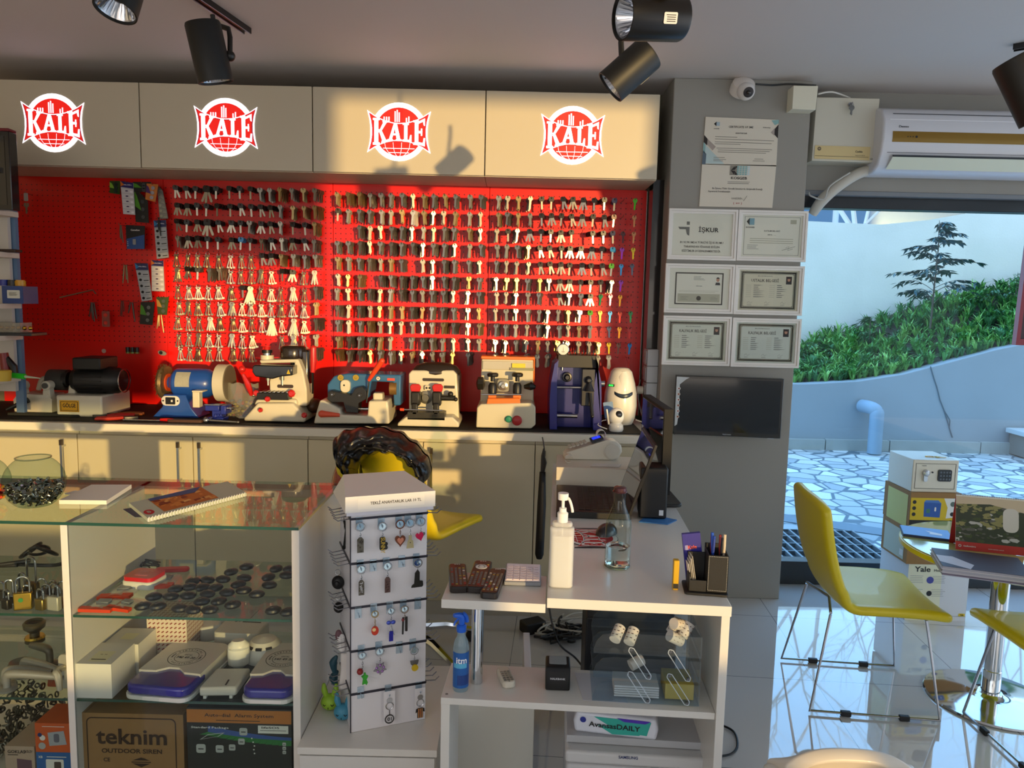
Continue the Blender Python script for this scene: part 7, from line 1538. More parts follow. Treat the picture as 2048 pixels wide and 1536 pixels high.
framed([(1471, 530), (1608, 533), (1601, 632), (1463, 628)], 'framed USTALIK BELGESİ certificate, middle right frame', belge('USTALIK BELGESİ'), C('D9D2BC', .6))
framed([(1326, 630), (1463, 634), (1457, 732), (1322, 729)], 'framed KALFALIK BELGESİ certificate at the bottom left', belge('KALFALIK BELGESİ'), C('D6D8CA', .6))
framed([(1465, 635), (1602, 638), (1595, 736), (1458, 733)], 'framed KALFALIK BELGESİ certificate at the bottom right', belge('KALFALIK BELGESİ'), C('CFD4CC', .6))
def plaque(px4, lab, fn, mats):
    c = onpl(px4); cx, cz = sum(p[0] for p in c)/4, sum(p[1] for p in c)/4; lc = [(x-cx, z-cz) for x, z in c]
    g = G(); X = FR(0, 0, 0); g.prism(lc[::-1], .004, 0, X); fn(g, bilin(lc), FR(0, -.0044, 0)); return ob('certificate_board', g, mats, loc=(cx, PLY, cz), label=lab, cat='certificate', smooth=0)
def sme(g, f, X):
    F = lambda *p: g.flat([f(*q) for q in p[0]], p[1], X, p[2] if len(p) > 2 else .0004)
    F([(0, .62), (.05, .54), (.05, .40), (0, .47)], 1); F([(.05, .54), (.17, .38), (.13, .30), (.05, .42)], 2); F([(0, .45), (.3, .02), (.04, .02), (0, .05)], 4, .0003); F([(0, .30), (.05, .22), (.05, .0), (0, 0)], 3, .0005); F([(0, .47), (.03, .42), (.03, .22), (0, .30)], 5, .0005)
    F([(1, .90), (.95, .80), (.95, .68), (1, .60)], 1); F([(.95, .82), (.9, .72), (.95, .66)], 2); F([(.9, .98), (1, 1), (1, .92), (.95, .88)], 5)
    F([(.12, .86), (.155, .91), (.155, .81)], 1); F([(.155, .82), (.20, .82), (.20, .90), (.155, .90)], 6); g.text('KOSGEB', .025, X @ T(*f(.16, .76), .0006), 1, h=.004)
    g.text('CERTIFICATE OF SME', .115, X @ T(*f(.49, .81), .0006), 1, h=.0095); g.text('İli Müdürlüğü', .035, X @ T(*f(.84, .82), .0006), 1, h=.004); g.text('BARIŞ TANYERİ'.replace('BARIŞ TANYERİ', 'ANAHTARCILIK'), .055, X @ T(*f(.5, .68), .0006), 1, h=.006)
    for k, (a, b_, v) in enumerate(((.15, .45, .60), (.15, .95, .55), (.15, .92, .49), (.15, .5, .45), (.18, .93, .36), (.2, .9, .32), (.2, .85, .28), (.15, .3, .16), (.15, .32, .12), (.15, .28, .09), (.7, .82, .15), (.68, .84, .11))): F([(a, v), (b_, v), (b_, v-.012), (a, v-.012)], 7)
def kosg(g, f, X):
    F = lambda *p: g.flat([f(*q) for q in p[0]], p[1], X, p[2] if len(p) > 2 else .0004)
    F([(.38, .97), (.49, .97), (.49, .75), (.38, .75)], 7, .0003)
    for tri in ([(.39, .86), (.44, .96), (.45, .88)], [(.39, .86), (.44, .76), (.45, .85)], [(.45, .96), (.48, .96), (.445, .88)], [(.45, .76), (.49, .76), (.445, .85)]): F(tri, 1, .0006)
    for i in range(5):
        for j in range(5): u, v = .475+.036*i, .755+.044*j; F([(u, v), (u+.028, v), (u+.028, v+.036), (u, v+.036)], 5 if i < 4 else 8, .0005)
    g.text('KOSGEB', .075, X @ T(*f(.51, .68), .0006), 1, h=.012)
    F([(.36, .60), (.66, .60), (.66, .588), (.36, .588)], 7); F([(.36, .565), (.65, .565), (.65, .55), (.36, .55)], 7)
    g.text('Bu İşletme /Tekin Güvenlik Sistemleri ile Girişimcilik Desteği', .235, X @ T(*f(.5, .43), .0006), 1, h=.008); g.text('Kapsamında Desteklenmiştir.', .105, X @ T(*f(.26, .36), .0006), 1, h=.008)
    g.text('YAPABİLİRSİN', .05, X @ T(*f(.5, .20), .0006), 7, h=.008); g.text('(        )', .04, X @ T(*f(.52, .09), .0006), 9, h=.009); g.text('2019', .018, X @ T(*f(.52, .09), .0006), 9, h=.006); g.tube([X @ Vector((*f(.58, .2), .001)), X @ Vector((*f(.6, .15), .001)), X @ Vector((*f(.64, .27), .001))], .0006, 4, m=1)
pm = [C('DCD4C4', .5), INK, C('A89C94', .5), C('5A6A78', .5), C('B8CCCC', .5), C('8AB4B4', .5), C('A8BCC8', .5), C('8A8478', .5), C('C8DCE0', .5), C('B03A30', .5)]
plaque([(1411, 234), (1557, 240), (1552, 333), (1403, 329)], 'white board reading CERTIFICATE OF SME, top board on the pillar', sme, pm)
plaque([(1404, 328), (1552, 331), (1544, 416), (1398, 413)], 'cream board with a dark and blue grid emblem below the certificate board', kosg, pm)
# TV on the pillar, turned slightly to the left
c = [P(1352, 752, y=3.50), P(1568, 756, y=3.44), P(1560, 877, y=3.44), P(1348, 868, y=3.50)]
cx = sum((p.x for p in c))/4; cz = sum((p.z for p in c))/4
W2 = (c[1]-c[0]).length; H2 = (c[0].z-c[3].z+c[1].z-c[2].z)/2
t = thing('wall_television', 'black flat television on the grey pillar with a sticker strip at its left edge', 'television', (cx, 3.475, cz), math.degrees(math.atan2(c[1].y-c[0].y, c[1].x-c[0].x)))
g = G(); g.bx(-W2/2, W2/2, -.01, .035, -H2/2, H2/2, 0); ob('housing', g, C('101113', .25, coat=.4), parent=t, bev=.003)
g = G(); g.bx(-W2/2+.012, W2/2-.012, -.0112, -.0101, -H2/2+.02, H2/2-.012, 0); ob('screen', g, C('0A0E14', .12, coat=.5), parent=t)
g = G(); g.bx(-.05, .05, .035, .09, -.05, .05); ob('wall_bracket', g, BLK, parent=t)
g = G(); X = FR(0, -.0115, 0); xl = -W2/2+.003; g.flat([(xl, -H2*.36), (xl+.012, -H2*.33), (xl+.018, -H2*.1), (xl+.016, H2*.35), (xl+.045, H2*.44), (xl+.06, H2*.47), (xl, H2*.48)], 0, X)
for k in range(6): g.flat(circ(.0075, 12, xl+.013, H2*.28-k*.027), 1+(k % 2), X, .0006); g.flat(circ(.004, 10, xl+.013, H2*.28-k*.027), 3, X, .0009)
ob('sticker_strip', g, [C('C8CDD0', .4), C('E8E8E4', .5), C('D0C8BC', .5), C('8A3A30', .5)], parent=t, smooth=0)
g = G(); g.text('TELEFUNKEN', .04, FR(0, -.0106, -H2/2+.009), 0); g.bx(W2*.38, W2*.44, -.008, .004, -H2/2-.004, -H2/2); ob('lettering', g, C('A8ACB0', .4), parent=t, smooth=0)
g = G(); pts = [P(1350, 868, y=3.52), P(1330, 855, y=3.55), P(1308, 838, y=3.6), P(1290, 815, y=3.7)]; g.tube(pts, .004, 6, sm=6); ob('television_cable', g, BLK, label='black cable running from the television to the sockets', cat='cable')
# socket boxes stacked on the pillar's left flank
q = P(1300, 765, y=3.66)
t = thing('socket_block', 'stack of three grey wall sockets on the left flank of the pillar', 'sockets', (.7215, 3.70, P(1305, 798, y=3.68).z))
hh = (P(1305, 698, y=3.68).z-P(1305, 798, y=3.68).z)/3
for k in range(3):
    g = G(); g.bx(-.055, -.0003, -.05, .05, k*hh+.001, (k+1)*hh-.001); g.bx(-.060, -.055, -.035, .035, k*hh+.01, (k+1)*hh-.01); ob('socket', g, C('B4B8BC', .4), parent=t, bev=.003)
g = G(); g.cyl((-.062, 0, hh*.5), (-.095, 0, hh*.5), .02, n=18); ob('plug', g, C('D8D0BC', .4), parent=t)
for i, (pts, hx, lab) in enumerate((([(1295, 780, 3.7), (1285, 820, 3.7), (1288, 850, 3.6), (1300, 862, 3.5), (1308, 856, 3.45)], 'D8D8D4', 'white socket cable falling to the worktop corner'), ([(1310, 800, 3.68), (1300, 825, 3.7), (1290, 840, 3.7), (1300, 868, 3.6), (1285, 860, 3.45)], 'A8AAA8', 'grey cable crossing behind the white one'), ([(1280, 760, 3.75), (1276, 790, 3.78), (1284, 830, 3.75), (1296, 850, 3.6)], 'C8CCCC', 'pale looped cable beside the air purifier'), ([(1272, 840, 3.5), (1290, 846, 3.45), (1300, 850, 3.4), (1292, 870, 3.4)], 'E8E4DC', 'white cable coil at the end of the worktop'))):
    g = G(); pp = [P(a, b_, y=yy) for a, b_, yy in pts]; g.tube([(p.x, p.y, max(p.z, .877)) for p in pp], .0035, 6, sm=6); ob('power_cable', g, C(hx, .45), label=lab, cat='cable')
# dome camera
q = P(1492, 180, y=3.50)
t = thing('dome_camera', 'white dome security camera at the top of the grey pillar', 'camera', (q.x, 3.50, q.z))
g = G(); X = T(0, .05, .030, rx=52); g.lathe([(.056, -.03), (.056, -.005), (.050, .018), (.030, .030)], 28, 0, X); ob('mount', g, C('E6E0DC', .3, coat=.3), parent=t)
g = G(); g.sph((0, 0, -.006), (.040, .040, .040), 24, 16); b9 = ob('ball', g, C('E0DCDA', .3, coat=.3), parent=t)
g = G(); g.lathe([(.021, 0), (.023, .006), (.017, .008)], 24, 0, T(.0, -.034, -.018, rx=115)); g.sph((.0, -.041, -.022), .011, 14, 10, 1); ob('lens', g, [C('2A2426', .4), C('0A0A0C', .05, coat=1)], parent=b9)
g = G(); pts = [P(1512, 168, y=3.53), P(1545, 170, y=3.56), P(1580, 168, y=3.56), P(1632, 171, y=3.56)]; g.tube(pts, .004, 6, sm=5); ob('camera_lead', g, BLK, label='black cable from the dome camera along the ceiling edge', cat='cable')
# junction box
c = onpl([(1587, 171), (1636, 172), (1631, 220), (1584, 218)], 3.50); 
g = G(); g.prism([(x-c[0][0], z-c[0][1]) for x, z in c][::-1], .075, 0, FR(0, .073, 0)); ob('junction_box', g, C('E0DCC8', .45), loc=(c[0][0], 3.50, c[0][1]), label='small white junction box at the top right of the pillar', cat='junction box', bev=.002)
# alarm panel
AY = 3.62
c = onpl([(1634, 194), (1760, 197), (1748, 325), (1624, 321)], AY); c0 = c[3]
t = thing('alarm_cabinet', 'cream metal alarm cabinet with keys in its lock beside the air conditioner', 'alarm panel', (c0[0], AY, c0[1]))
lc = [(x-c0[0], z-c0[1]) for x, z in c]; g = G(); g.prism(lc[::-1], .116, 0, FR(0, .118, 0)); ob('housing', g, C('CFCABA', .45), parent=t, bev=.002)
f = bilin(lc); X = FR(0, -.0005, 0)
g = G(); g.flat([f(.03, .03), f(.92, .03), f(.92, .24), f(.03, .24)], 0, X, .001); g.flat(circ(.009, 20, *f(.1, .19)), 1, X, .0014); g.text('GE', .009, X @ T(*f(.1, .19), .0018), 0); g.text('Caddx', .035, X @ T(*f(.74, .16), .0014), 2, h=.009); g.text('NetworX NX-8', .045, X @ T(*f(.76, .10), .0014), 1, h=.004); g.text('CE', .012, X @ T(*f(.95, .05), .0014), 2); g.flat([f(.04, .08), f(.9, .08), f(.9, .073), f(.04, .073)], 1, X, .0014); ob('label', g, [C('D6C08A', .5), C('6A5A48', .5), INK], parent=t, smooth=0)
p = f(.53, .89); g = G(); g.cyl((p[0], 0, p[1]), (p[0], -.008, p[1]), .010, n=18); g.bx(p[0]-.0015, p[0]+.0015, -.03, -.006, p[1]-.008, p[1]+.006); ob('lock', g, STEEL, parent=t)
g = G(); g.tube([(p[0]+.008*math.sin(a), -.024, p[1]-.008+.008*math.cos(a)) for a in [k*6.283/14 for k in range(14)]], .001, 5, closed=True); key_geo(g, 0, .026, .007, 0, FR(p[0]-.002, -.022, p[1]-.014, rot=6)); key_geo(g, 2, .022, .007, 0, FR(p[0]+.004, -.019, p[1]-.014, rot=-10)); ob('keys', g, C('8A8A88', .3, .9), parent=t)
g = G(); pts = [P(1636, 188, y=3.58), P(1665, 184, y=3.60), P(1700, 196, y=3.66)]; g.tube(pts, .004, 6, sm=5); ob('alarm_lead', g, C('D8D4CC', .5), label='pale cable from the junction box to the alarm cabinet', cat='cable')
g = G(); pts = [P(1752, 255, y=3.70), P(1758, 290, y=3.70), P(1748, 330, y=3.72)]; g.tube(pts, .0035, 6, sm=5); ob('alarm_lead', g, C('B8B4AC', .5), label='thin grey cable down the right side of the alarm cabinet', cat='cable')
# air conditioner
AX0, AX1 = P(1757, 345, y=3.55).x, P(1786, 217, y=3.55).x
za, zb = P(1790, 218, y=3.62).z, P(1760, 343, y=3.55).z
t = thing('air_conditioner', 'white wall air conditioner with a gold stripe above the window', 'air conditioner', (AX0, 3.739, zb))
HH = za-zb; AWD = .86
prof = [(0, .02), (-.03, 0), (-.12, .005), (-.165, .03), (-.195, .09), (-.205, HH*.5), (-.20, HH*.78), (-.17, HH*.94), (-.13, HH), (0, HH)]
g = G(); g.prism(prof, AWD, 0, Matrix(((0, 0, 1, 0), (1, 0, 0, 0), (0, 1, 0, 0), (0, 0, 0, 1)))); ob('casing', g, C('D4D4DA', .35, coat=.3), parent=t, bev=.010, seg=3)
def face(z):
    for (y0, z0), (y1, z1) in zip(prof[3:], prof[4:]):
        if z0 <= z <= z1: return y0+(y1-y0)*(z-z0)/(z1-z0)
    return -.2
def stripe(x0, x1, z0, z1, m, off=.0012, n=4): 
    g.grid(lambda u, v: (x0+(x1-x0)*u, face(z0+(z1-z0)*v)-off, z0+(z1-z0)*v), 1, n, m)
g = G(); stripe(.045, AWD-.02, HH*.44, HH*.60, 0); ob('gold_stripe', g, C('8C6A22', .3, .3), parent=t)
g = G(); stripe(.05, AWD-.02, HH*.87, HH*.885, 0); stripe(.03, AWD-.01, HH*.77, HH*.785, 1); stripe(.03, AWD-.01, HH*.285, HH*.292, 0); ob('panel_lines', g, [C('4A4C54', .5), C('ECECF2', .3)], parent=t)
g = G(); g.add([(.055, -.190, .062), (AWD-.03, -.190, .062), (AWD-.03, -.150, .012), (.045, -.150, .012)], [(0, 1, 2, 3)], 0, T(0, -.012, .004)); g.add([(.05, -.196, .070), (AWD-.03, -.196, .070), (AWD-.03, -.19, .062), (.055, -.19, .062)], [(0, 1, 2, 3)], 1, T(0, -.010, .004)); ob('air_flap', g, [C('D8DCC8', .35), BLK], parent=t)
g = G(); yy = face(HH*.66)-.0016; g.text('Demirdo'.replace('Demirdo', 'Dawoo'), .045, FR(.095, yy, HH*.67), 0, h=.010)
for k, r_ in enumerate((.0026, .0026, .0026, .0055)): g.flat(circ(r_, 12), 0, FR(.115+.012*k+(.004 if k == 3 else 0), face(HH*.52)-.0025, HH*.52))
ob('markings', g, C('14181E', .5), parent=t, smooth=0)
# wrapped pipe from the unit down to the pillar
g = G(); pts = [P(1765, 338, y=3.66), P(1722, 345, y=3.68), P(1680, 370, y=3.68), P(1645, 400, y=3.70), P(1625, 428, y=3.735)]; g.tube(pts, [.024, .026, .026, .028, .022], 14, sm=6); ob('insulated_pipe', g, C('C4BFB4', .6, bump=.3, bs=60), label='wrapped white pipe curving from the air conditioner down to the pillar', cat='pipe')
g = G(); pts = [P(1700, 345, y=3.64), P(1660, 372, y=3.64), P(1648, 398, y=3.66), P(1622, 392, y=3.67), P(1618, 385, y=3.68)]; g.tube(pts, .004, 6, sm=6); ob('drain_lead', g, C('B8B8B4', .5), label='thin white cable looping beside the wrapped pipe', cat='cable')
# ================================================================ ceiling spotlights and tracks
def spot(name_lab, C0, axis, r, L_, arm, face_on, sticker=None, gold=False):
    """C0: centre of the lens end, axis: direction from the lens to the back"""
    ax = Vector(axis).normalized(); t = thing('track_spotlight', name_lab, 'spotlight', C0, 0, 'black track spotlights on the ceiling')
    q = ax.to_track_quat('Z', 'Y').to_matrix().to_4x4(); mt = C('0B0B0B', .5) if not gold else C('1C1917', .3, .5)
    g = G(); g.shell([(r*.90, .012), (r*.93, .0), (r, 0), (r, L_*.96), (r*.95, L_), (r*.8, L_), (r*.78, L_-.006), (.0, L_-.006)], 32, 0, q); ob('can', g, mt, parent=t)
    g = G(); g.shell([(r*.92, .006), (r*.7, .03), (r*.35, .05), (0, .052)], 32, 0, q)
    for k in range(28): a = k*2*math.pi/28; g.add([q @ Vector((r*rr0*math.cos(a+da), r*rr0*math.sin(a+da), zz)) for rr0, zz, da in ((.88, .010, -.05), (.88, .010, .05), (.4, .046, .03), (.4, .046, -.03))], [(0, 1, 2, 3)], 1)
    g.lathe([(r*.2, .03), (r*.2, .05)], 20, 1, q); rf = ob('reflector', g, [C('C8C8CC', .18, 1), C('F0F0F4', .12, 1)], parent=t, solid=0)
    g = G(); g.tube([Vector(p)-Vector(C0) for p in arm], .0085, 8, flat=.9); p = Vector(arm[-1])-Vector(C0); g.sph(tuple(p), .016, 14, 10)
    ob('arm', g, C('161514', .4), parent=t)
    if sticker is not None:
        n_ = q @ Matrix.Rotation(R(sticker), 4, 'Z') @ T(r+.0006, 0, L_*.62, ry=90); g = G(); g.prism(rr(.032, .022, .002, 1), .0004, 0, n_); g.lines(-.012, .012, .007, 4, .004, .0015, 1, n_, .3, .0006); ob('sticker', g, [C('D8D4CE', .5), INK], parent=t, smooth=0)
    return t
ZT_ = CZ-.02
a = P(230, 22, y=1.95); spot('spotlight at the top left showing its ribbed reflector', a, (.1, .25, .75), .052, .15, [(a.x+.05, a.y+.05, CZ), (a.x+.062, a.y+.05, a.z+.1)], True)
a = P(432, 165, y=2.35); b_ = P(418, 85, y=2.35); d_ = (b_-a); spot('spotlight hanging left of centre, pointing down at the red wall', a, (d_.x, -.02, d_.z), .052, .17, [P(425, 30, y=2.4), P(428, 48, y=2.4), P(457, 58, y=2.38), P(460, 75, y=2.37), P(460, 112, y=2.36)], False)
a = P(1245, 32, y=1.62); spot('spotlight at the top centre right, turned to show its reflector', a, (.95, .35, .12), .048, .14, [(a.x+.09, a.y+.06, CZ), (a.x+.085, a.y+.02, a.z+.09), (a.x+.085, a.y-.02, a.z+.045)], True, 200, True)
a = P(1220, 175, y=2.2); spot('spotlight below the turned one, aimed down to the left', a, (.70, -.06, .62), .050, .145, [P(1247, 15, y=2.2), P(1247, 50, y=2.2), P(1242, 85, y=2.2), P(1244, 128, y=2.18)], False, -60)
a = P(2085, 235, y=2.0); spot('spotlight cut by the right edge of the picture', a, (-.40, .1, .80), .055, .17, [P(2075, 60, y=2.05), P(2070, 100, y=2.05), P(2060, 135, y=2.03)], False)
def track(p0, p1, lab):
    a, b_ = P(*p0, z=CZ-.012), P(*p1, z=CZ-.012); a, b_ = b_, a; d = (b_-a); ln = d.length+.35; t = thing('ceiling_track', lab, 'light track', (a.x, a.y, CZ-.0185), math.degrees(math.atan2(d.y, d.x)), 'black light tracks on the ceiling')
    g = G(); g.bx(0, ln, -.017, .017, .006, .018); g.bx(0, ln, -.017, -.012, -.004, .006); g.bx(0, ln, .012, .017, -.004, .006); ob('rail', g, C('161516', .3), parent=t)
    g = G()
    for s_ in (-.006, .006): g.bx(.03, ln, s_-.0015, s_+.0015, .003, .006)
    ob('conductors', g, C('C87858', .25, .9), parent=t)
track((403, 0), (495, 63), 'black light track over the left spotlight, running back to front')
track((2075, 88), (2027, 96), 'short end of a black light track at the right edge')
# ================================================================ right: table, chairs, safes
def ychair(lab, loc, rz, name='chair', seat_z=.385, swivel=False):
    t = thing(name, lab, 'chair', loc, rz, 'yellow shell chairs with wire sled legs')
    # local: seat faces +X, back at -X; runners along X
    prof = []
    def sh(u, v):
        # u 0..1 from top of the back to the front edge, v -1..1 across
        if u < .5:
            k = u/.5; x = -.235+.05*k+.035*k**3; z = seat_z+.395-.34*k; w = .20+.02*k
            x -= 0; 
            zc = z-.03*(v**4)*(1-k)**2; x += .028*v*v*(1-k*.4)
        elif u < .64:
            k = (u-.5)/.14; a = math.pi/2*k; x = -.15+.075*(1-math.cos(a)); z = seat_z+.055-.055*math.sin(a); w = .222; zc = z+.012*v*v; x += .02*v*v*(1-k)
        else:
            k = (u-.64)/.36; x = -.075+.31*k; z = seat_z-.006*k+.004*math.sin(k*3); w = .225-.05*max(0, k-.75); zc = z+.016*v*v-.008*max(0, k-.8)*5
        return (x, v*w, zc)
    g = G(); g.grid(lambda i, j: sh(i, j*2-1), 28, 12); ob('seat_shell', g, YEL, parent=t, solid=.036, sub=1)
    if swivel:
        g = G(); g.cyl((0, 0, .06), (0, 0, seat_z-.03), .022, n=16); g.cyl((0, 0, seat_z-.05), (0, 0, seat_z-.02), .08, n=16, m=1); ob('gas_lift', g, [CHROME, BLK], parent=t)
        g = G()
        for k in range(5): a = R(72*k-34); g.tube([(0, 0, .12), (.16*math.cos(a), .16*math.sin(a), .10), (.28*math.cos(a), .28*math.sin(a), .06)], [.022, .018, .013], 8); g.sph((.28*math.cos(a), .28*math.sin(a), .026), (.022, .022, .026), 10, 7, 1)
        ob('star_foot', g, [CHROME, BLK], parent=t); return t
    g = G()
    for s_ in (-1, 1):
        y = s_*.2; g.tube([(-.16, s_*.15, seat_z-.03), (-.225, y, .012), (.22, y, .012), (.17, s_*.15, seat_z-.03)], .0055, 8, closed=False)
        if s_ == 1: pass
    g.tube([(-.16, -.15, seat_z-.024), (-.12, .0, seat_z-.02), (-.16, .15, seat_z-.024)], .0055, 8); g.tube([(.17, -.15, seat_z-.03), (.17, .15, seat_z-.03)], .0055, 8)
    ob('wire_frame', g, C('A8AAB0', .2, .95), parent=t)
    for s_ in (-1, 1):
        for x in (-.10, .10): ob('glide', G().box((x, s_*.2, .011), (.035, .016, .018)), BLK2, parent=t, bev=.002)
    return t
ychair('yellow shell chair in front of the glass window, left of the round table', (1.345, 2.70, 0), -6)
ychair('yellow shell chair cut by the right edge, facing the round table', (1.865, 2.32, 0), 90)
ychair('yellow shell chair behind the key ring stand carrying a black jacket', (-.40, 2.90, 0), 62, seat_z=.55, swivel=True)
# pale chair back rising at the lower edge
q = P(1690, 1492, y=1.55)
t = thing('chair', 'pale chair whose rounded back shows at the bottom edge', 'chair', (q.x, 1.50, 0), -92)
g = G(); g.grid(lambda u, v: (-.02-.05*u, (v-.5)*.27*(1+.25*u), (q.z+.0)*(1-u)+.42*u-(abs(2*v-1)**3)*.05*(1-u)), 10, 16); g.grid(lambda u, v: (-.07+.33*u, (v-.5)*.36, .42), 8, 12); ob('seat_shell', g, C('CFC6B8', .4, coat=.2), parent=t, solid=.03, sub=1)
g = G()
for s_ in (-1, 1): g.tube([(-.05, s_*.15, .40), (-.08, s_*.19, .012), (.24, s_*.19, .012), (.2, s_*.15, .40)], .006, 8)
ob('wire_frame', g, STEEL, parent=t)
# draped black jacket over the third chair
jl = Vector((-.30, 2.78, 0)); 
jt = thing('puffer_jacket', 'shiny black puffer jacket draped over a yellow chair back', 'jacket', (0, 0, 0))
JY = 2.60
arch = [(672, 905), (668, 880), (690, 862), (735, 856), (785, 862), (825, 885), (855, 915), (862, 945), (845, 965)]
inner = [(722, 965), (716, 945), (722, 925), (745, 908), (775, 905), (800, 912), (822, 930), (835, 950), (838, 965)]
ao = smooth_pts([P(a, b_, y=JY) for a, b_ in arch], 5); ai = smooth_pts([P(a, b_, y=JY) for a, b_ in inner], 5); nA = len(ao)
rn = random.Random(8); wob = [rn.uniform(-1, 1) for _ in range(400)]
def jf(u, v):
    i = min(int(u*(nA-1)), nA-2); k = u*(nA-1)-i; o_ = ao[i].lerp(ao[i+1], k); n_ = ai[i].lerp(ai[i+1], k)
    p = o_.lerp(n_, v); bulge = math.sin(math.pi*v)**.6*.10; p = p.copy(); fold = .007*math.sin(u*58+3*math.sin(v*5))+.008*math.sin(u*17+v*9)+.005*math.sin(v*30+u*21); p.y -= bulge+fold*math.sin(math.pi*v)**.4; p.z += .004*math.sin(u*60); return tuple(p)
g = G(); g.grid(jf, 110, 26); g.grid(lambda u, v: (lambda p, o: (p[0], 2*JY-p[1]+.02+.03*math.sin(math.pi*v), p[2]))(jf(u, v), 0), 60, 10)
ob('quilted_shell', g, C('0A0A0D', .3, coat=.25, bump=.6, bs=45), parent=jt, sub=0)
g = G(); p_ = [jf(u/30, .55) for u in range(3, 28)]; g.tube([(a, b_-.006, c_) for a, b_, c_ in p_], .004, 6); ob('hem_seam', g, BLK, parent=jt)
g = G(); g.tube([P(840, 955, y=JY), P(852, 975, y=JY), P(856, 1000, y=JY)], .007, 6); ob('zip_band', g, C('8A7A50', .4, .3), parent=jt)
q = P(700, 930, y=2.85)
ball = thing('red_bag', 'glossy red bag hanging at the left of the black jacket', 'bag', (q.x, 2.86, q.z-.05))
g = G(); g.sph((0, 0, -.04), (.075, .07, .13), 20, 14); ob('body', g, C('8C0F14', .15, coat=.8, bump=.3, bs=12), parent=ball); g = G(); g.tube([(0, 0, .07), (.03, -.02, .12), (.06, 0, .09)], .006, 6, sm=4); ob('handle', g, C('6A0A10', .3), parent=ball)
# table
TX, TY = 1.83, 2.65
t = thing('round_table', 'round low table with yellow edged glass top and chrome pedestal', 'table', (TX, TY, 0))
g = G(); g.lathe([(.215, 0), (.222, .004), (.218, .010), (.16, .018), (.08, .022), (.045, .030), (.04, .034)], 48); ob('base_plate', g, CHROME, parent=t)
g = G(); g.lathe([(.032, .034), (.032, .12), (.030, .122), (.030, .56)], 32); ob('pedestal', g, CHROME, parent=t)
TZ = .59
g = G(); g.lathe([(0, .560), (.33, .560), (.345, .568), (.345, TZ-.004), (.335, TZ-.002), (0, TZ-.002)], 64, 0); ob('table_top', g, YEL, parent=t)
g = G(); g.lathe([(0, TZ-.0015), (.338, TZ-.0015), (.339, TZ)], 64, 0); ob('glass_plate', g, C('B8BC70', .03, coat=1), parent=t)
tz = TZ+.0006
t = thing('desk_calendar', 'standing desk calendar with a waterfall picture and red band on the table', 'calendar', (P(1905, 1098, z=tz).x+.01, P(1905, 1098, z=tz).y, tz), -16)
CW, CHH = .22, .20
Xc = Matrix.Translation((0, 0, 0)) @ Euler((R(-14), 0, 0)).to_matrix().to_4x4() @ FR(0, 0, 0)
g = G(); g.prism([(0, 0), (CW, 0), (CW, CHH), (0, CHH)], .002, 0, Xc); 
g.flat([(0, 0), (CW, 0), (CW, .030), (0, .030)], 1, Xc, .0023); g.flat([(0, .03), (CW, .03), (CW, CHH-.006), (0, CHH-.006)], 2, Xc, .0023)
rn = random.Random(31)
for k in range(150):
    x, y = rn.uniform(0, CW-.02), rn.uniform(.03, CHH-.03); s_ = rn.uniform(.006, .022); m_ = 3 if y > .085 and rn.random() < .6 else rn.choice((2, 4, 4, 5, 6))
    g.flat([(min(CW, max(0, x+s_*rn.uniform(.5, 1)*math.cos(a))), min(CHH-.02, max(.031, y+s_*.5*rn.uniform(.5, 1)*math.sin(a)))) for a in [j*1.05 for j in range(6)]], m_, Xc, .0024+.000002*k)
g.flat([(0, CHH-.035), (CW*.5, CHH-.028), (CW, CHH-.05), (CW, CHH-.006), (0, CHH-.006)], 7, Xc, .0029)
g.flat(rr(.05, .085, .02, 4, CW*.8, CHH*.60), 8, Xc, .0032); g.text('teknim', .04, Xc @ T(.045, .015, .0028), 8, h=.006); g.text('www.teknim.com.tr', .05, Xc @ T(.13, .012, .0028), 8, h=.004); g.ring(circ(.005, 14, .014, .015), circ(.003, 14, .014, .015), .0002, 8, Xc, .0027)
ob('page', g, [PAPER, C('B4261E', .5), C('2C3420', .5), C('8A8450', .5), C('3C4A20', .5), C('5A5850', .5), C('B8B4B0', .5), C('C8B498', .5), C('CFC8C0', .5)], parent=t, smooth=0)
g = G(); g.add([Xc @ Vector((0, CHH, 0)), Xc @ Vector((CW, CHH, 0)), (CW, .08, .0), (0, .08, .0)], [(0, 1, 2, 3)]); ob('stand_board', g, C('A82028', .5), parent=t, solid=.002)
g = G()
for k in range(40): x = .003+k*(CW-.006)/39; p = Xc @ Vector((x, CHH-.003, .002)); g.tube([p, p+Vector((0, -.002, .005)), p+Vector((0, .004, .005)), p+Vector((0, .004, -.001))], .0007, 4)
ob('wire_binding', g, BLK2, parent=t)
def sheet(name, px, py, w, d, h, rz, mats, lab, cat, fn=None, z=tz, yy=None):
    q = P(px, py, z=z); g = G(); g.bx(0, w, 0, d, 0, h, 0)
    if fn: fn(g, w, d, h)
    return ob(name, g, mats, loc=(q.x, q.y, z), rot=(0, 0, rz), label=lab, cat=cat, smooth=0)
sheet('booklet', 1806, 1072, .17, .13, .008, -22, [C('2A3050', .5), C('4A90D8', .4), C('E8F0F8', .5)], 'blue brochure stack at the left edge of the round table', 'brochure', lambda g, w, d, h: (g.bx(.002, w-.002, .002, d-.002, h, h+.0012, 1), g.flat([(w*.55, .04), (w*.8, .035), (w*.82, .06), (w*.7, .07), (w*.5, .085), (w*.58, .06)], 2, None, h+.0016)))
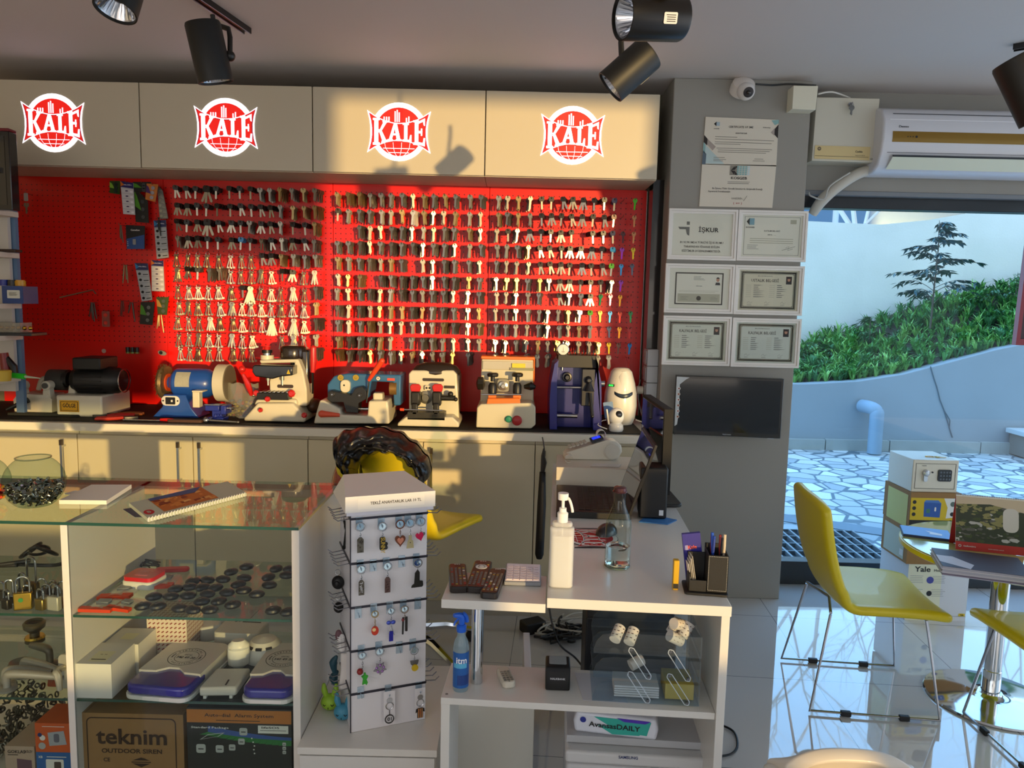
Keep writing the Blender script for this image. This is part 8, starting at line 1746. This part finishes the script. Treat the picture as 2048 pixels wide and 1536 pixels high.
sheet('magazine_stack', 1884, 1150, .26, .20, .030, -20, [C('A8A8B4', .5), C('3C2A30', .5), C('C8C4C8', .5), C('6A5A70', .5)], 'pile of magazines and brochures in front of the table calendar', 'magazines', lambda g, w, d, h: (g.bx(0, w, 0, d, h, h+.001, 1), g.flat([(.0, .05), (.08, .0), (.10, .05), (.05, .12), (0, .12)], 2, None, h+.0014), [g.bx(-.004*(k % 2), w+.002, -.004+.003*(k % 3), d, .004+.006*k, .0065+.006*k, 2 if k % 2 else 3) for k in range(4)]))
# safes and cartons by the window
BYF = 3.36
def carton(name, px0, px1, pyb, pyt, yf, d, mats, lab, cat, fn, rz=0, bev=0, zb=None):
    a = P(px0, pyb, y=yf); b_ = P(px1, pyb, y=yf); zt_ = P(px0, pyt, y=yf).z; z0 = a.z if zb is None else zb; w = b_.x-a.x; h = zt_-z0
    t = thing(name, lab, cat, (a.x, yf, z0), rz); g = G(); g.bx(0, w, 0, d, 0, h, 0); X = FR(0, -.0006, 0); ob('body', g, mats[0], parent=t, bev=bev)
    g = G(); fn(g, w, h, d, X); ob('print', g, mats[1:], parent=t, smooth=0); return z0+h, t, w, h
XL = Matrix(((0, 0, -1, -.0006), (-1, 0, 0, 0), (0, 1, 0, 0), (0, 0, 0, 1)))   # left flank: u towards -y, v up
def yale(g, w, h, d, X):
    g.flat([(0, .0), (w*.55, 0), (w*.55, h), (0, h)], 0, X, .0003); g.text('Yale', .075, X @ T(.065, h-.024, .0008), 1, h=.026); g.text('Home Safe', .08, X @ T(.16, h-.028, .0008), 1, h=.012); g.text('Yale', .018, X @ T(w-.02, .03, .0008), 1); g.flat(rr(.03, .014, .002, 1, w-.02, .03), 3, X, .0005)
    for cx in (.045, .15):
        for r in range(2): g.lines(cx-.035, cx+.03, h-.055-.065*r, 5, .008, .0016, 2, X, .2, .0006)
    g.flat(circ(.017, 20, .105, h-.075), 4, X, .0008); g.flat(circ(.013, 20, .105, h-.14), 1, X, .0008); g.flat([(0, .022), (w, .022), (w, .0235), (0, .0235)], 2, X, .0006)
z1, *_ = carton('safe_carton', 1810, 1932, 1222, 1128, BYF, .26, [C('DADCE0', .5), C('E6E4C8', .5), C('14161A', .5), C('8A8C90', .5), C('E0C020', .5), C('4A50A0', .5)], 'large white carton printed Home Safe at the bottom of the stack', 'carton', yale, zb=0)
def brown(g, w, h, d, X): g.flat([(-d*.9, .01), (-.03, .01), (-.03, h-.02), (-d*.9, h-.02)], 0, XL, .0003); g.flat(rr(.03, .03, .001, 1, -.05, .04), 1, XL, .0006)
z2, *_ = carton('brown_carton', 1812, 1915, 1128, 1058, BYF, .24, [CARD, C('B8C0B0', .5), C('DCDCD8', .5)], 'brown carton in the middle of the safe stack, mostly behind the table', 'carton', brown, zb=z1+.0006)
def ylab(g, w, h, d, X):
    g.flat([(.002, h*.02), (w*.92, h*.02), (w*.92, h*.86), (.002, h*.86)], 0, X, .0003); g.flat([(.002, h*.02), (w*.92, h*.02), (w*.92, h*.24), (.002, h*.24)], 1, X, .0005); g.flat([(w*.72, h*.3), (w*.92, h*.34), (w*.92, h*.86), (w*.66, h*.86), (w*.74, h*.6)], 2, X, .0005)
    g.flat([(w*.28, h*.34), (w*.6, h*.32), (w*.61, h*.72), (w*.27, h*.74)], 3, X, .0007); g.flat([(w*.27, h*.74), (w*.61, h*.72), (w*.55, h*.80), (w*.3, h*.80)], 4, X, .0007); g.flat(rr(.018, .02, .002, 1, w*.36, h*.5), 5, X, .0009); g.flat(rr(.008, .02, .003, 2, w*.5, h*.55), 2, X, .0009)
    for k in range(3): g.flat(circ(.009, 16, w*.08, h*(.74-.17*k)), 1, X, .0007)
    g.flat(circ(.012, 16, w*.84, h*.7), 6, X, .0008); g.flat(circ(.010, 16, w*.84, h*.42), 1, X, .0008); g.flat(circ(.017, 18, w*.82, h*.15), 1, X, .0008); g.text('SAFE', .02, X @ T(w*.82, h*.15, .0012), 0, h=.007); g.flat([(-d*.85, .0), (-.02, 0), (-.02, h*.9), (-d*.85, h*.9)], 7, XL, .0004)
z3, *_ = carton('safe_carton', 1817, 1918, 1050, 985, BYF+.01, .24, [CARD, C('D8B818', .5), C('1A1A18', .5), C('E8E8E0', .5), C('2A5AA8', .5), C('4A7AC0', .5), C('3A7A6A', .5), C('5A6A60', .5), C('C8C46A', .5)], 'brown carton with yellow label picturing a blue safe, under the white safe', 'carton', ylab, zb=z2+.0006)
def safef(g, w, h, d, X):
    a, b_ = w*.88, h*.78; g.ring([(x+w*.50, y+h*.5) for x, y in [(a/2, b_/2), (-a/2, b_/2), (-a/2, -b_/2), (a/2, -b_/2)]], [(x+w*.50, y+h*.5) for x, y in [(a/2-.002, b_/2-.002), (-a/2+.002, b_/2-.002), (-a/2+.002, -b_/2+.002), (a/2-.002, -b_/2+.002)]], .0006, 3, X); g.text('SAFE', .02, X @ T(w*.24, h*.82, .0008), 1, h=.004)
    g.prism(rr(w*.30, h*.36, .008, 3, w*.70, h*.53), .004, 1, X); g.prism(circ(.004, 12, w*.43, h*.62), .003, 1, X); g.lathe([(.017, 0), (.015, .012), (.010, .016), (0, .017)], 20, 2, X @ T(w*.28, h*.60, 0)); g.prism(rr(.017, .04, .008, 4, w*.27, h*.47), .010, 2, X)
    for i in range(4):
        for j in range(3): g.prism(rr(.0085, .0085, .001, 1, w*(.61+.065*i), h*(.42+.105*j)), .0052, 4, X)
z4, t, w, h = carton('safe', 1822, 1913, 986, 919, BYF+.02, .22, [C('DCD6C4', .4, coat=.2), C('DCD6C4', .4), C('22262A', .4), C('C8CCD0', .25, .8), C('5A5850', .5), C('5A646C', .5)], 'small white electronic safe with keypad on top of the carton stack', 'safe', safef, zb=z3+.0006, bev=.003)
g = G(); g.tube([(w*.5+.02*math.cos(a), .06+.012*math.sin(a), h+.004) for a in [k*6.283/14 for k in range(14)]], .0016, 5, closed=True); key_geo(g, 0, .03, m=0, X=T(w*.5+.03, .06, h+.003, rz=70)); ob('safe_keys', g, BRASS, loc=(t.location.x, t.location.y, t.location.z), label='ring of brass keys lying on top of the white safe', cat='keys')
# ================================================================ left edge shelves and pegboard packs
SXR = P(38, 430, y=3.3).x
sh = thing('wall_shelf_unit', 'white shelf unit with narrow boards along the left wall', 'shelf unit', (0, 0, 0))
lv = [(343, 33), (425, 37), (507, 39), (607, 43), (669, 46), (752, 42)]
zs = []
for i, (py, px) in enumerate(lv):
    q = P(px, py, y=3.30); zs.append(q.z); g = G(); g.bx(-3.25, q.x, 3.02, 3.30, q.z-.022, q.z); ob('shelf_board', g, C('D8D2C2', .45), parent=sh, bev=.001)
g = G(); g.bx(-3.25, P(22, 500, y=3.32).x, 3.305, 3.325, 1.0, 2.03); ob('back_panel', g, C('C9C4BC', .6), parent=sh)
g = G(); g.bx(P(20, 500, y=3.34).x, P(36, 500, y=3.34).x, 3.33, 3.35, .9, 2.0); ob('side_panel', g, C('5F7C9C', .5), parent=sh)
def onl(i, px, y=3.2): return (P(px, lv[i][0], y=y).x, y, zs[i]+.0006)
q = onl(3, 5); g = G(); g.bx(0, P(46, 580, y=3.2).x-q[0], 0, .1, 0, .075, 0); X = FR(.07, -.0006, .04); g.flat(rr(.055, .035, .002, 1, -.02, 0), 1, X); g.lines(-.04, .0, .008, 4, .004, .0015, 2, X); ob('blue_tray', g, [C('1A3C78', .4), C('C8C8BC', .5), INK], loc=q, label='blue box with a white barcode label on the left shelves', cat='box', smooth=0)
for k, (px, hx, lab) in enumerate(((8, '1A2A8A', 'dark blue cylinder standing in the blue box'), (25, '141414', 'black cylinder standing in the blue box'), (40, 'C8901A', 'yellow capped tube at the right end of the blue box'))):
    p = P(px, 580, y=3.26); g = G(); g.cyl((0, 0, 0), (0, 0, .022), .021, n=16); g.cyl((0, -.0, .022), (0, 0, .026), .018, n=16); ob('tube_cap', g, C(hx, .35), loc=(p.x+.01, 3.25, zs[3]+.0766), label=lab, cat='tube')
q = onl(2, 0); g = G(); g.bx(-.1, P(30, 500, y=3.2).x-q[0], 0, .05, 0, .012); ob('dark_tool', g, C('2A1612', .4), loc=q, label='dark slim tool lying on the second left shelf', cat='tool', bev=.003)
q = onl(4, 0); t = thing('organizer_case', 'clear case of brass fittings on a dark tray on the left shelves', 'case', q)
W = P(40, 650, y=3.2).x-q[0]; g = G(); g.bx(-.1, W+.06, -.02, .09, 0, .012); ob('tray', g, C('20242C', .4), parent=t, bev=.002); g = G(); g.bx(-.1, W, 0, .08, .0125, .055); ob('case', g, clear('E0DCD0', dens=.75), parent=t)
g = G()
for k in range(9): g.sph((-.08+.025*k, .02, .032), .009, 10, 7)
ob('fittings', g, BRASS, parent=t, kind='stuff')
p = onl(5, 14, 3.2)
t = thing('heat_gun', 'red and black electric tool on the lowest left shelf', 'tool', (p[0], p[1], zs[5]+.0006)); g = G(); g.tube([(0, 0, .02), (-.005, 0, .07), (-.01, 0, .11)], [.022, .020, .018], 12); ob('grip', g, C('7A1818', .35), parent=t); g = G(); g.tube([(.0, 0, .09), (.03, 0, .05), (.035, 0, .02)], [.012, .016, .012], 10); ob('trigger_body', g, BLK, parent=t)
t = thing('glue_syringe', 'green capped syringe lying on the lowest left shelf', 'syringe', (p[0]+.05, 3.16, zs[5]+.018)); g = G(); g.cyl((0, 0, 0), (.055, 0, -.004), .012, n=14); ob('cap', g, C('1CC82A', .35), parent=t); g = G(); g.cyl((.055, 0, -.004), (.12, 0, -.010), .006, .002, n=10); ob('nozzle', g, C('B8C0A8', .4), parent=t)
ob('yellow_tub', G().lathe([(.03, 0), (.034, .04), (.03, .045), (0, .046)], 20), C('C8A83A', .4), loc=(P(5, 752, y=3.1).x, 3.1, zs[5]+.0006), label='yellow tub at the left edge of the lowest shelf', cat='tub')
# television at the top left
q = P(17, 262, y=3.12); q2 = P(15, 420, y=3.12)
t = thing('wall_television', 'black television with dark red back cut by the left edge', 'television', (q.x, 3.12, q2.z)); g = G(); g.bx(-.5, 0, 0, .05, 0, q.z-q2.z); g.bx(-.5, .0, .0, .05, q.z-q2.z, q.z-q2.z+.012, 1); ob('housing', g, [C('0D0D10', .25, coat=.4), C('6A0A18', .4)], parent=t, bev=.003)
g = G(); g.bx(-.5, -.02, -.0015, -.0003, .02, q.z-q2.z-.02); ob('screen', g, C('08090B', .08, coat=.6), parent=t)
# ---- packs hanging on the left pegboards
def bi_of(x): return 0 if x < px_[1] else (1 if x < px_[2] else 2)
def pack(name, c4, lab, cat, fn, mats, y=3.79, th=.003, grp='battery packs hanging on the left pegboards'):
    c = onpl(c4, y); cx, cz = sum(p[0] for p in c)/4, sum(p[1] for p in c)/4; lc = [(a-cx, b_-cz) for a, b_ in c]; g = G(); g.prism(lc[::-1], th, 0, FR(0, 0, 0)); fn(g, bilin(lc), FR(0, -th, 0)); o_ = ob(name, g, mats, loc=(cx, y, cz), label=lab, cat=cat, group=grp, smooth=30)
    hx, hz = (c[0][0]+c[1][0])/2, (c[0][1]+c[1][1])/2-.004; add_hook(bi_of(hx), hx, hz, PY-y+.01); return o_
def F_(g, f, X): return lambda pts, m, z=.0005: g.flat([f(*p) for p in pts], m, X, z)
def strip5(hdr, n=5):
    def fn(g, f, X):
        F = F_(g, f, X); F([(0, .82), (1, .82), (1, 1), (0, 1)], 1); F([(0, .84), (.3, .9), (0, 1)], 2, .0008); g.text('PILCELL', abs(f(1, 1)[0]-f(0, 1)[0])*.6, X @ T(*f(.58, .91), .001), 4, h=.005)
        for k in range(n):
            v = .80-.80/n*(k+1); F([(.03, v+.01), (.97, v+.01), (.97, v+.80/n-.01), (.03, v+.80/n-.01)], 3, .0008)
            if hdr: g.prism(rr(.012, .005, .002, 2, *f(.45, v+.08)), .002, 5, X @ T(0, 0, .001)); F([(.7, v+.04), (.92, v+.04), (.92, v+.10), (.7, v+.10)], 4, .001)
            else: g.prism(circ(.0068, 14, *f(.25, v+.08)), .002, 5, X @ T(0, 0, .001)); F([(.5, v+.05), (.92, v+.05), (.92, v+.07), (.5, v+.07)], 5, .001)
    return fn
SM1 = [C('B8B4B8', .4), C('241E60', .4), C('D8701A', .4), C('CFCACB', .4), C('E8E4E8', .5), C('3A2458', .3, .3)]; SM2 = [C('9A9EA4', .4), C('1A2458', .4), C('1A7AB0', .4), C('B0B2B4', .4), C('E8E4E8', .5), C('2A2C30', .25, .7)]
pack('battery_strip', [(241, 362), (267, 366), (271, 430), (247, 428)], 'battery strip with orange corner at the top of the left board', 'battery strip', strip5(1), SM1)
pack('battery_strip', [(303, 520), (327, 522), (330, 583), (304, 582)], 'battery strip with orange corner in the lower right group', 'battery strip', strip5(1), SM1)
pack('battery_strip', [(308, 441), (332, 440), (338, 515), (314, 518)], 'coin cell strip with blue corner hanging beside the dark key rows', 'battery strip', strip5(0), SM2)
pack('battery_strip', [(270, 526), (296, 527), (305, 600), (284, 603)], 'coin cell strip with blue corner left of the lower battery strip', 'battery strip', strip5(0), SM2)
pack('battery_strip', [(314, 368), (326, 382), (337, 437), (320, 438)], 'long grey coin cell strip slanting at the top right of the packs', 'battery strip', strip5(0), [C('7E7C74', .4), C('6A6A66', .4), C('8A887C', .4), C('8E8C82', .4), C('A8A498', .5), C('B0AC98', .3, .6)], y=3.80)
def coins3(g, f, X):
    F = F_(g, f, X); F([(0, .45), (.5, .4), (.2, .8), (0, .9)], 1)
    for k in range(3): g.prism(circ(.0095, 18, *f(.62, .2+.28*k)), .003, 2, X @ T(0, 0, .0005))
CM = [C('15160F', .4), C('4A8A1A', .4), C('6A6E70', .25, .8)]
pack('coin_cell_card', [(268, 372), (296, 402), (298, 446), (272, 444)], 'black and green card with three coin cells under the top packs', 'coin cell card', coins3, CM, y=3.80)
pack('coin_cell_card', [(266, 364), (302, 364), (302, 384), (268, 384)], 'black card with two coin cells in the top row', 'coin cell card', coins3, CM, y=3.797)
pack('coin_cell_card', [(220, 362), (241, 362), (240, 389), (220, 386)], 'small green and black card at the left of the top row', 'coin cell card', coins3, [C('2C4A10', .4), C('8AB83A', .4), C('3A4A40', .3, .6)], y=3.80)
pack('coin_cell_card', [(282, 604), (310, 604), (305, 650), (280, 648)], 'crumpled green black coin cell card low on the board', 'coin cell card', coins3, CM)
pack('coin_cell_card', [(313, 594), (338, 594), (334, 630), (316, 628)], 'green card with coin cells and an orange corner, lowest right', 'coin cell card', coins3, [C('3A4A1A', .4), C('B88A3A', .4), C('6A6E60', .3, .7)])
pack('orange_button_card', [(294, 367), (317, 369), (311, 404), (291, 399)], 'orange and purple button cell card in front of the top row', 'coin cell card', coins3, [C('C8742A', .4), C('4A2060', .4), C('B8B4C0', .25, .7)], y=3.77)
def came(g, f, X): F = F_(g, f, X); F([(.02, .0), (.98, .0), (.98, .62), (.02, .42)], 1); g.text('Camelion', .045, X @ T(*f(.5, .80), .001), 2, h=.008); g.prism(rr(.016, .028, .003, 2, *f(.45, .3)), .004, 3, X); [g.flat(circ(.002, 8, *f(.08, .14+.08*k)), 2, X, .001) for k in range(3)]
pack('battery_card', [(252, 450), (290, 452), (290, 498), (254, 498)], 'black and blue Camelion battery card in the middle of the packs'.replace('Camelion ', ''), 'battery card', came, [C('101014', .35), C('1E4A88', .35), C('E8E4E0', .5), C('8A9098', .3, .6)])
def pinkd(g, f, X): [g.prism(circ(.010, 16, *f(.5, .25+.5*k)), .004, 1, X) for k in range(2)]
ob('hook_pack', G().prism(rr(.04, .08, .006, 2), .002, 0, FR(0, 0, 0)).prism(circ(.009, 16, .0, .02), .004, 1, FR(0, -.002, 0)).prism(circ(.009, 16, .0, -.02), .004, 1, FR(0, -.002, 0)), [clear('D8A090', dens=.75), C('E04030', .35)], loc=(P(212, 638, y=3.79).x, 3.79, P(212, 638, y=3.79).z), label='clear pack with two pink buttons beside the small tools', cat='pack')
add_hook(0, P(212, 628, y=3.79).x, P(212, 622, y=3.79).z, .06)
for i, (px, py, n, hx, lab) in enumerate(((240, 470, 3, '6A5A4A', 'bunch of small brown shafts left of the black battery card'), (250, 550, 4, '8A7A58', 'bundle of brass rods hanging on the lower left board'), (262, 625, 5, '5A5046', 'cluster of small dark tools in the lower row'), (244, 622, 3, '6A2A20', 'thin reddish tools left of the dark tool cluster'), (318, 650, 4, 'C8B078', 'bundle of pale brass keys under the lowest green card'), (182, 625, 5, '4A4038', 'bunch of screwdriver bits hanging below the metal bracket'), (316, 455, 2, '3A3834', 'dark tool tucked behind the blue cornered strip'))):
    p = P(px, py-20, y=3.78); t = thing('tool_bundle', lab, 'tools', (p.x, 3.78, p.z)); rn = random.Random(i)
    for k in range(n): g = G(); a = rn.uniform(-.012, .012); ln = .05+.05*rn.random(); g.tube([(a*.5, .004*k, 0), (a, .004*k, -ln*.5), (a*1.6, .004*k, -ln)], [.003, .004, .0025], 7); ob('rod', g, C(hx, .35, .6), parent=t)
    add_hook(0 if p.x < px_[1] else 1, p.x, p.z, .07)
g = G(); a, b_, c_ = P(120, 595, y=3.80), P(186, 580, y=3.76), P(192, 588, y=3.76); g.tube([a, b_, c_], .004, 6); ob('metal_bracket', g, STEEL, label='thin metal bracket arm sticking out at the lower left board', cat='bracket')
p = P(52, 390, y=3.80); t = thing('key_pack', 'single small key with white tag alone at the upper left board', 'key', (p.x, 3.80, p.z)); g = G(); g.prism(rr(.020, .040, .004, 2, 0, -.01), .003, 0, FR(0, 0, 0)); ob('tag', g, C('B8B0A8', .5), parent=t); g = G(); key_geo(g, 1, .035, X=FR(0, 0, -.045)); ob('key', g, KS2, parent=t); add_hook(0, p.x, p.z+.008, .045)
p = P(207, 702, y=3.835); ob('round_sticker', G().lathe([(.011, 0), (.011, .002)], 24, 0, T(rx=90)), C('C8A898', .5), loc=(p.x, 3.8395, p.z), label='small round pale disc stuck low on the left pegboard', cat='disc')
p = P(265, 700, y=3.80); t = thing('battery_row', 'row of three small black and green cells low on the board', 'batteries', (p.x, 3.80, p.z))
for k in range(3): g = G(); g.cyl((-.024+.024*k, 0, -.01), (-.024+.024*k, 0, .014), .010, n=14); g.cyl((-.024+.024*k, 0, -.018), (-.024+.024*k, 0, -.010), .010, n=14, m=1); ob('cell', g, [C('15150F', .35), C('7A8A3A', .4)], parent=t)
p = P(325, 706, y=3.79); t = thing('silver_tag', 'oval silver fob hanging at the bottom of the packs', 'fob', (p.x, 3.79, p.z)); g = G(); g.prism(circ(.022, 20, 0, 0, ry=.012), .005, 0, FR(0, 0, 0, rot=-15)); ob('shell', g, C('A8A498', .3, .4), parent=t); g = G(); g.prism(circ(.009, 16, -.006, 0), .0065, 0, FR(0, 0, 0, rot=-15)); ob('button', g, BLK, parent=t)
for i in range(4):
    if hook_rest[i].v: ob('hook', hook_rest[i], HK, parent=boards[i], kind='stuff')
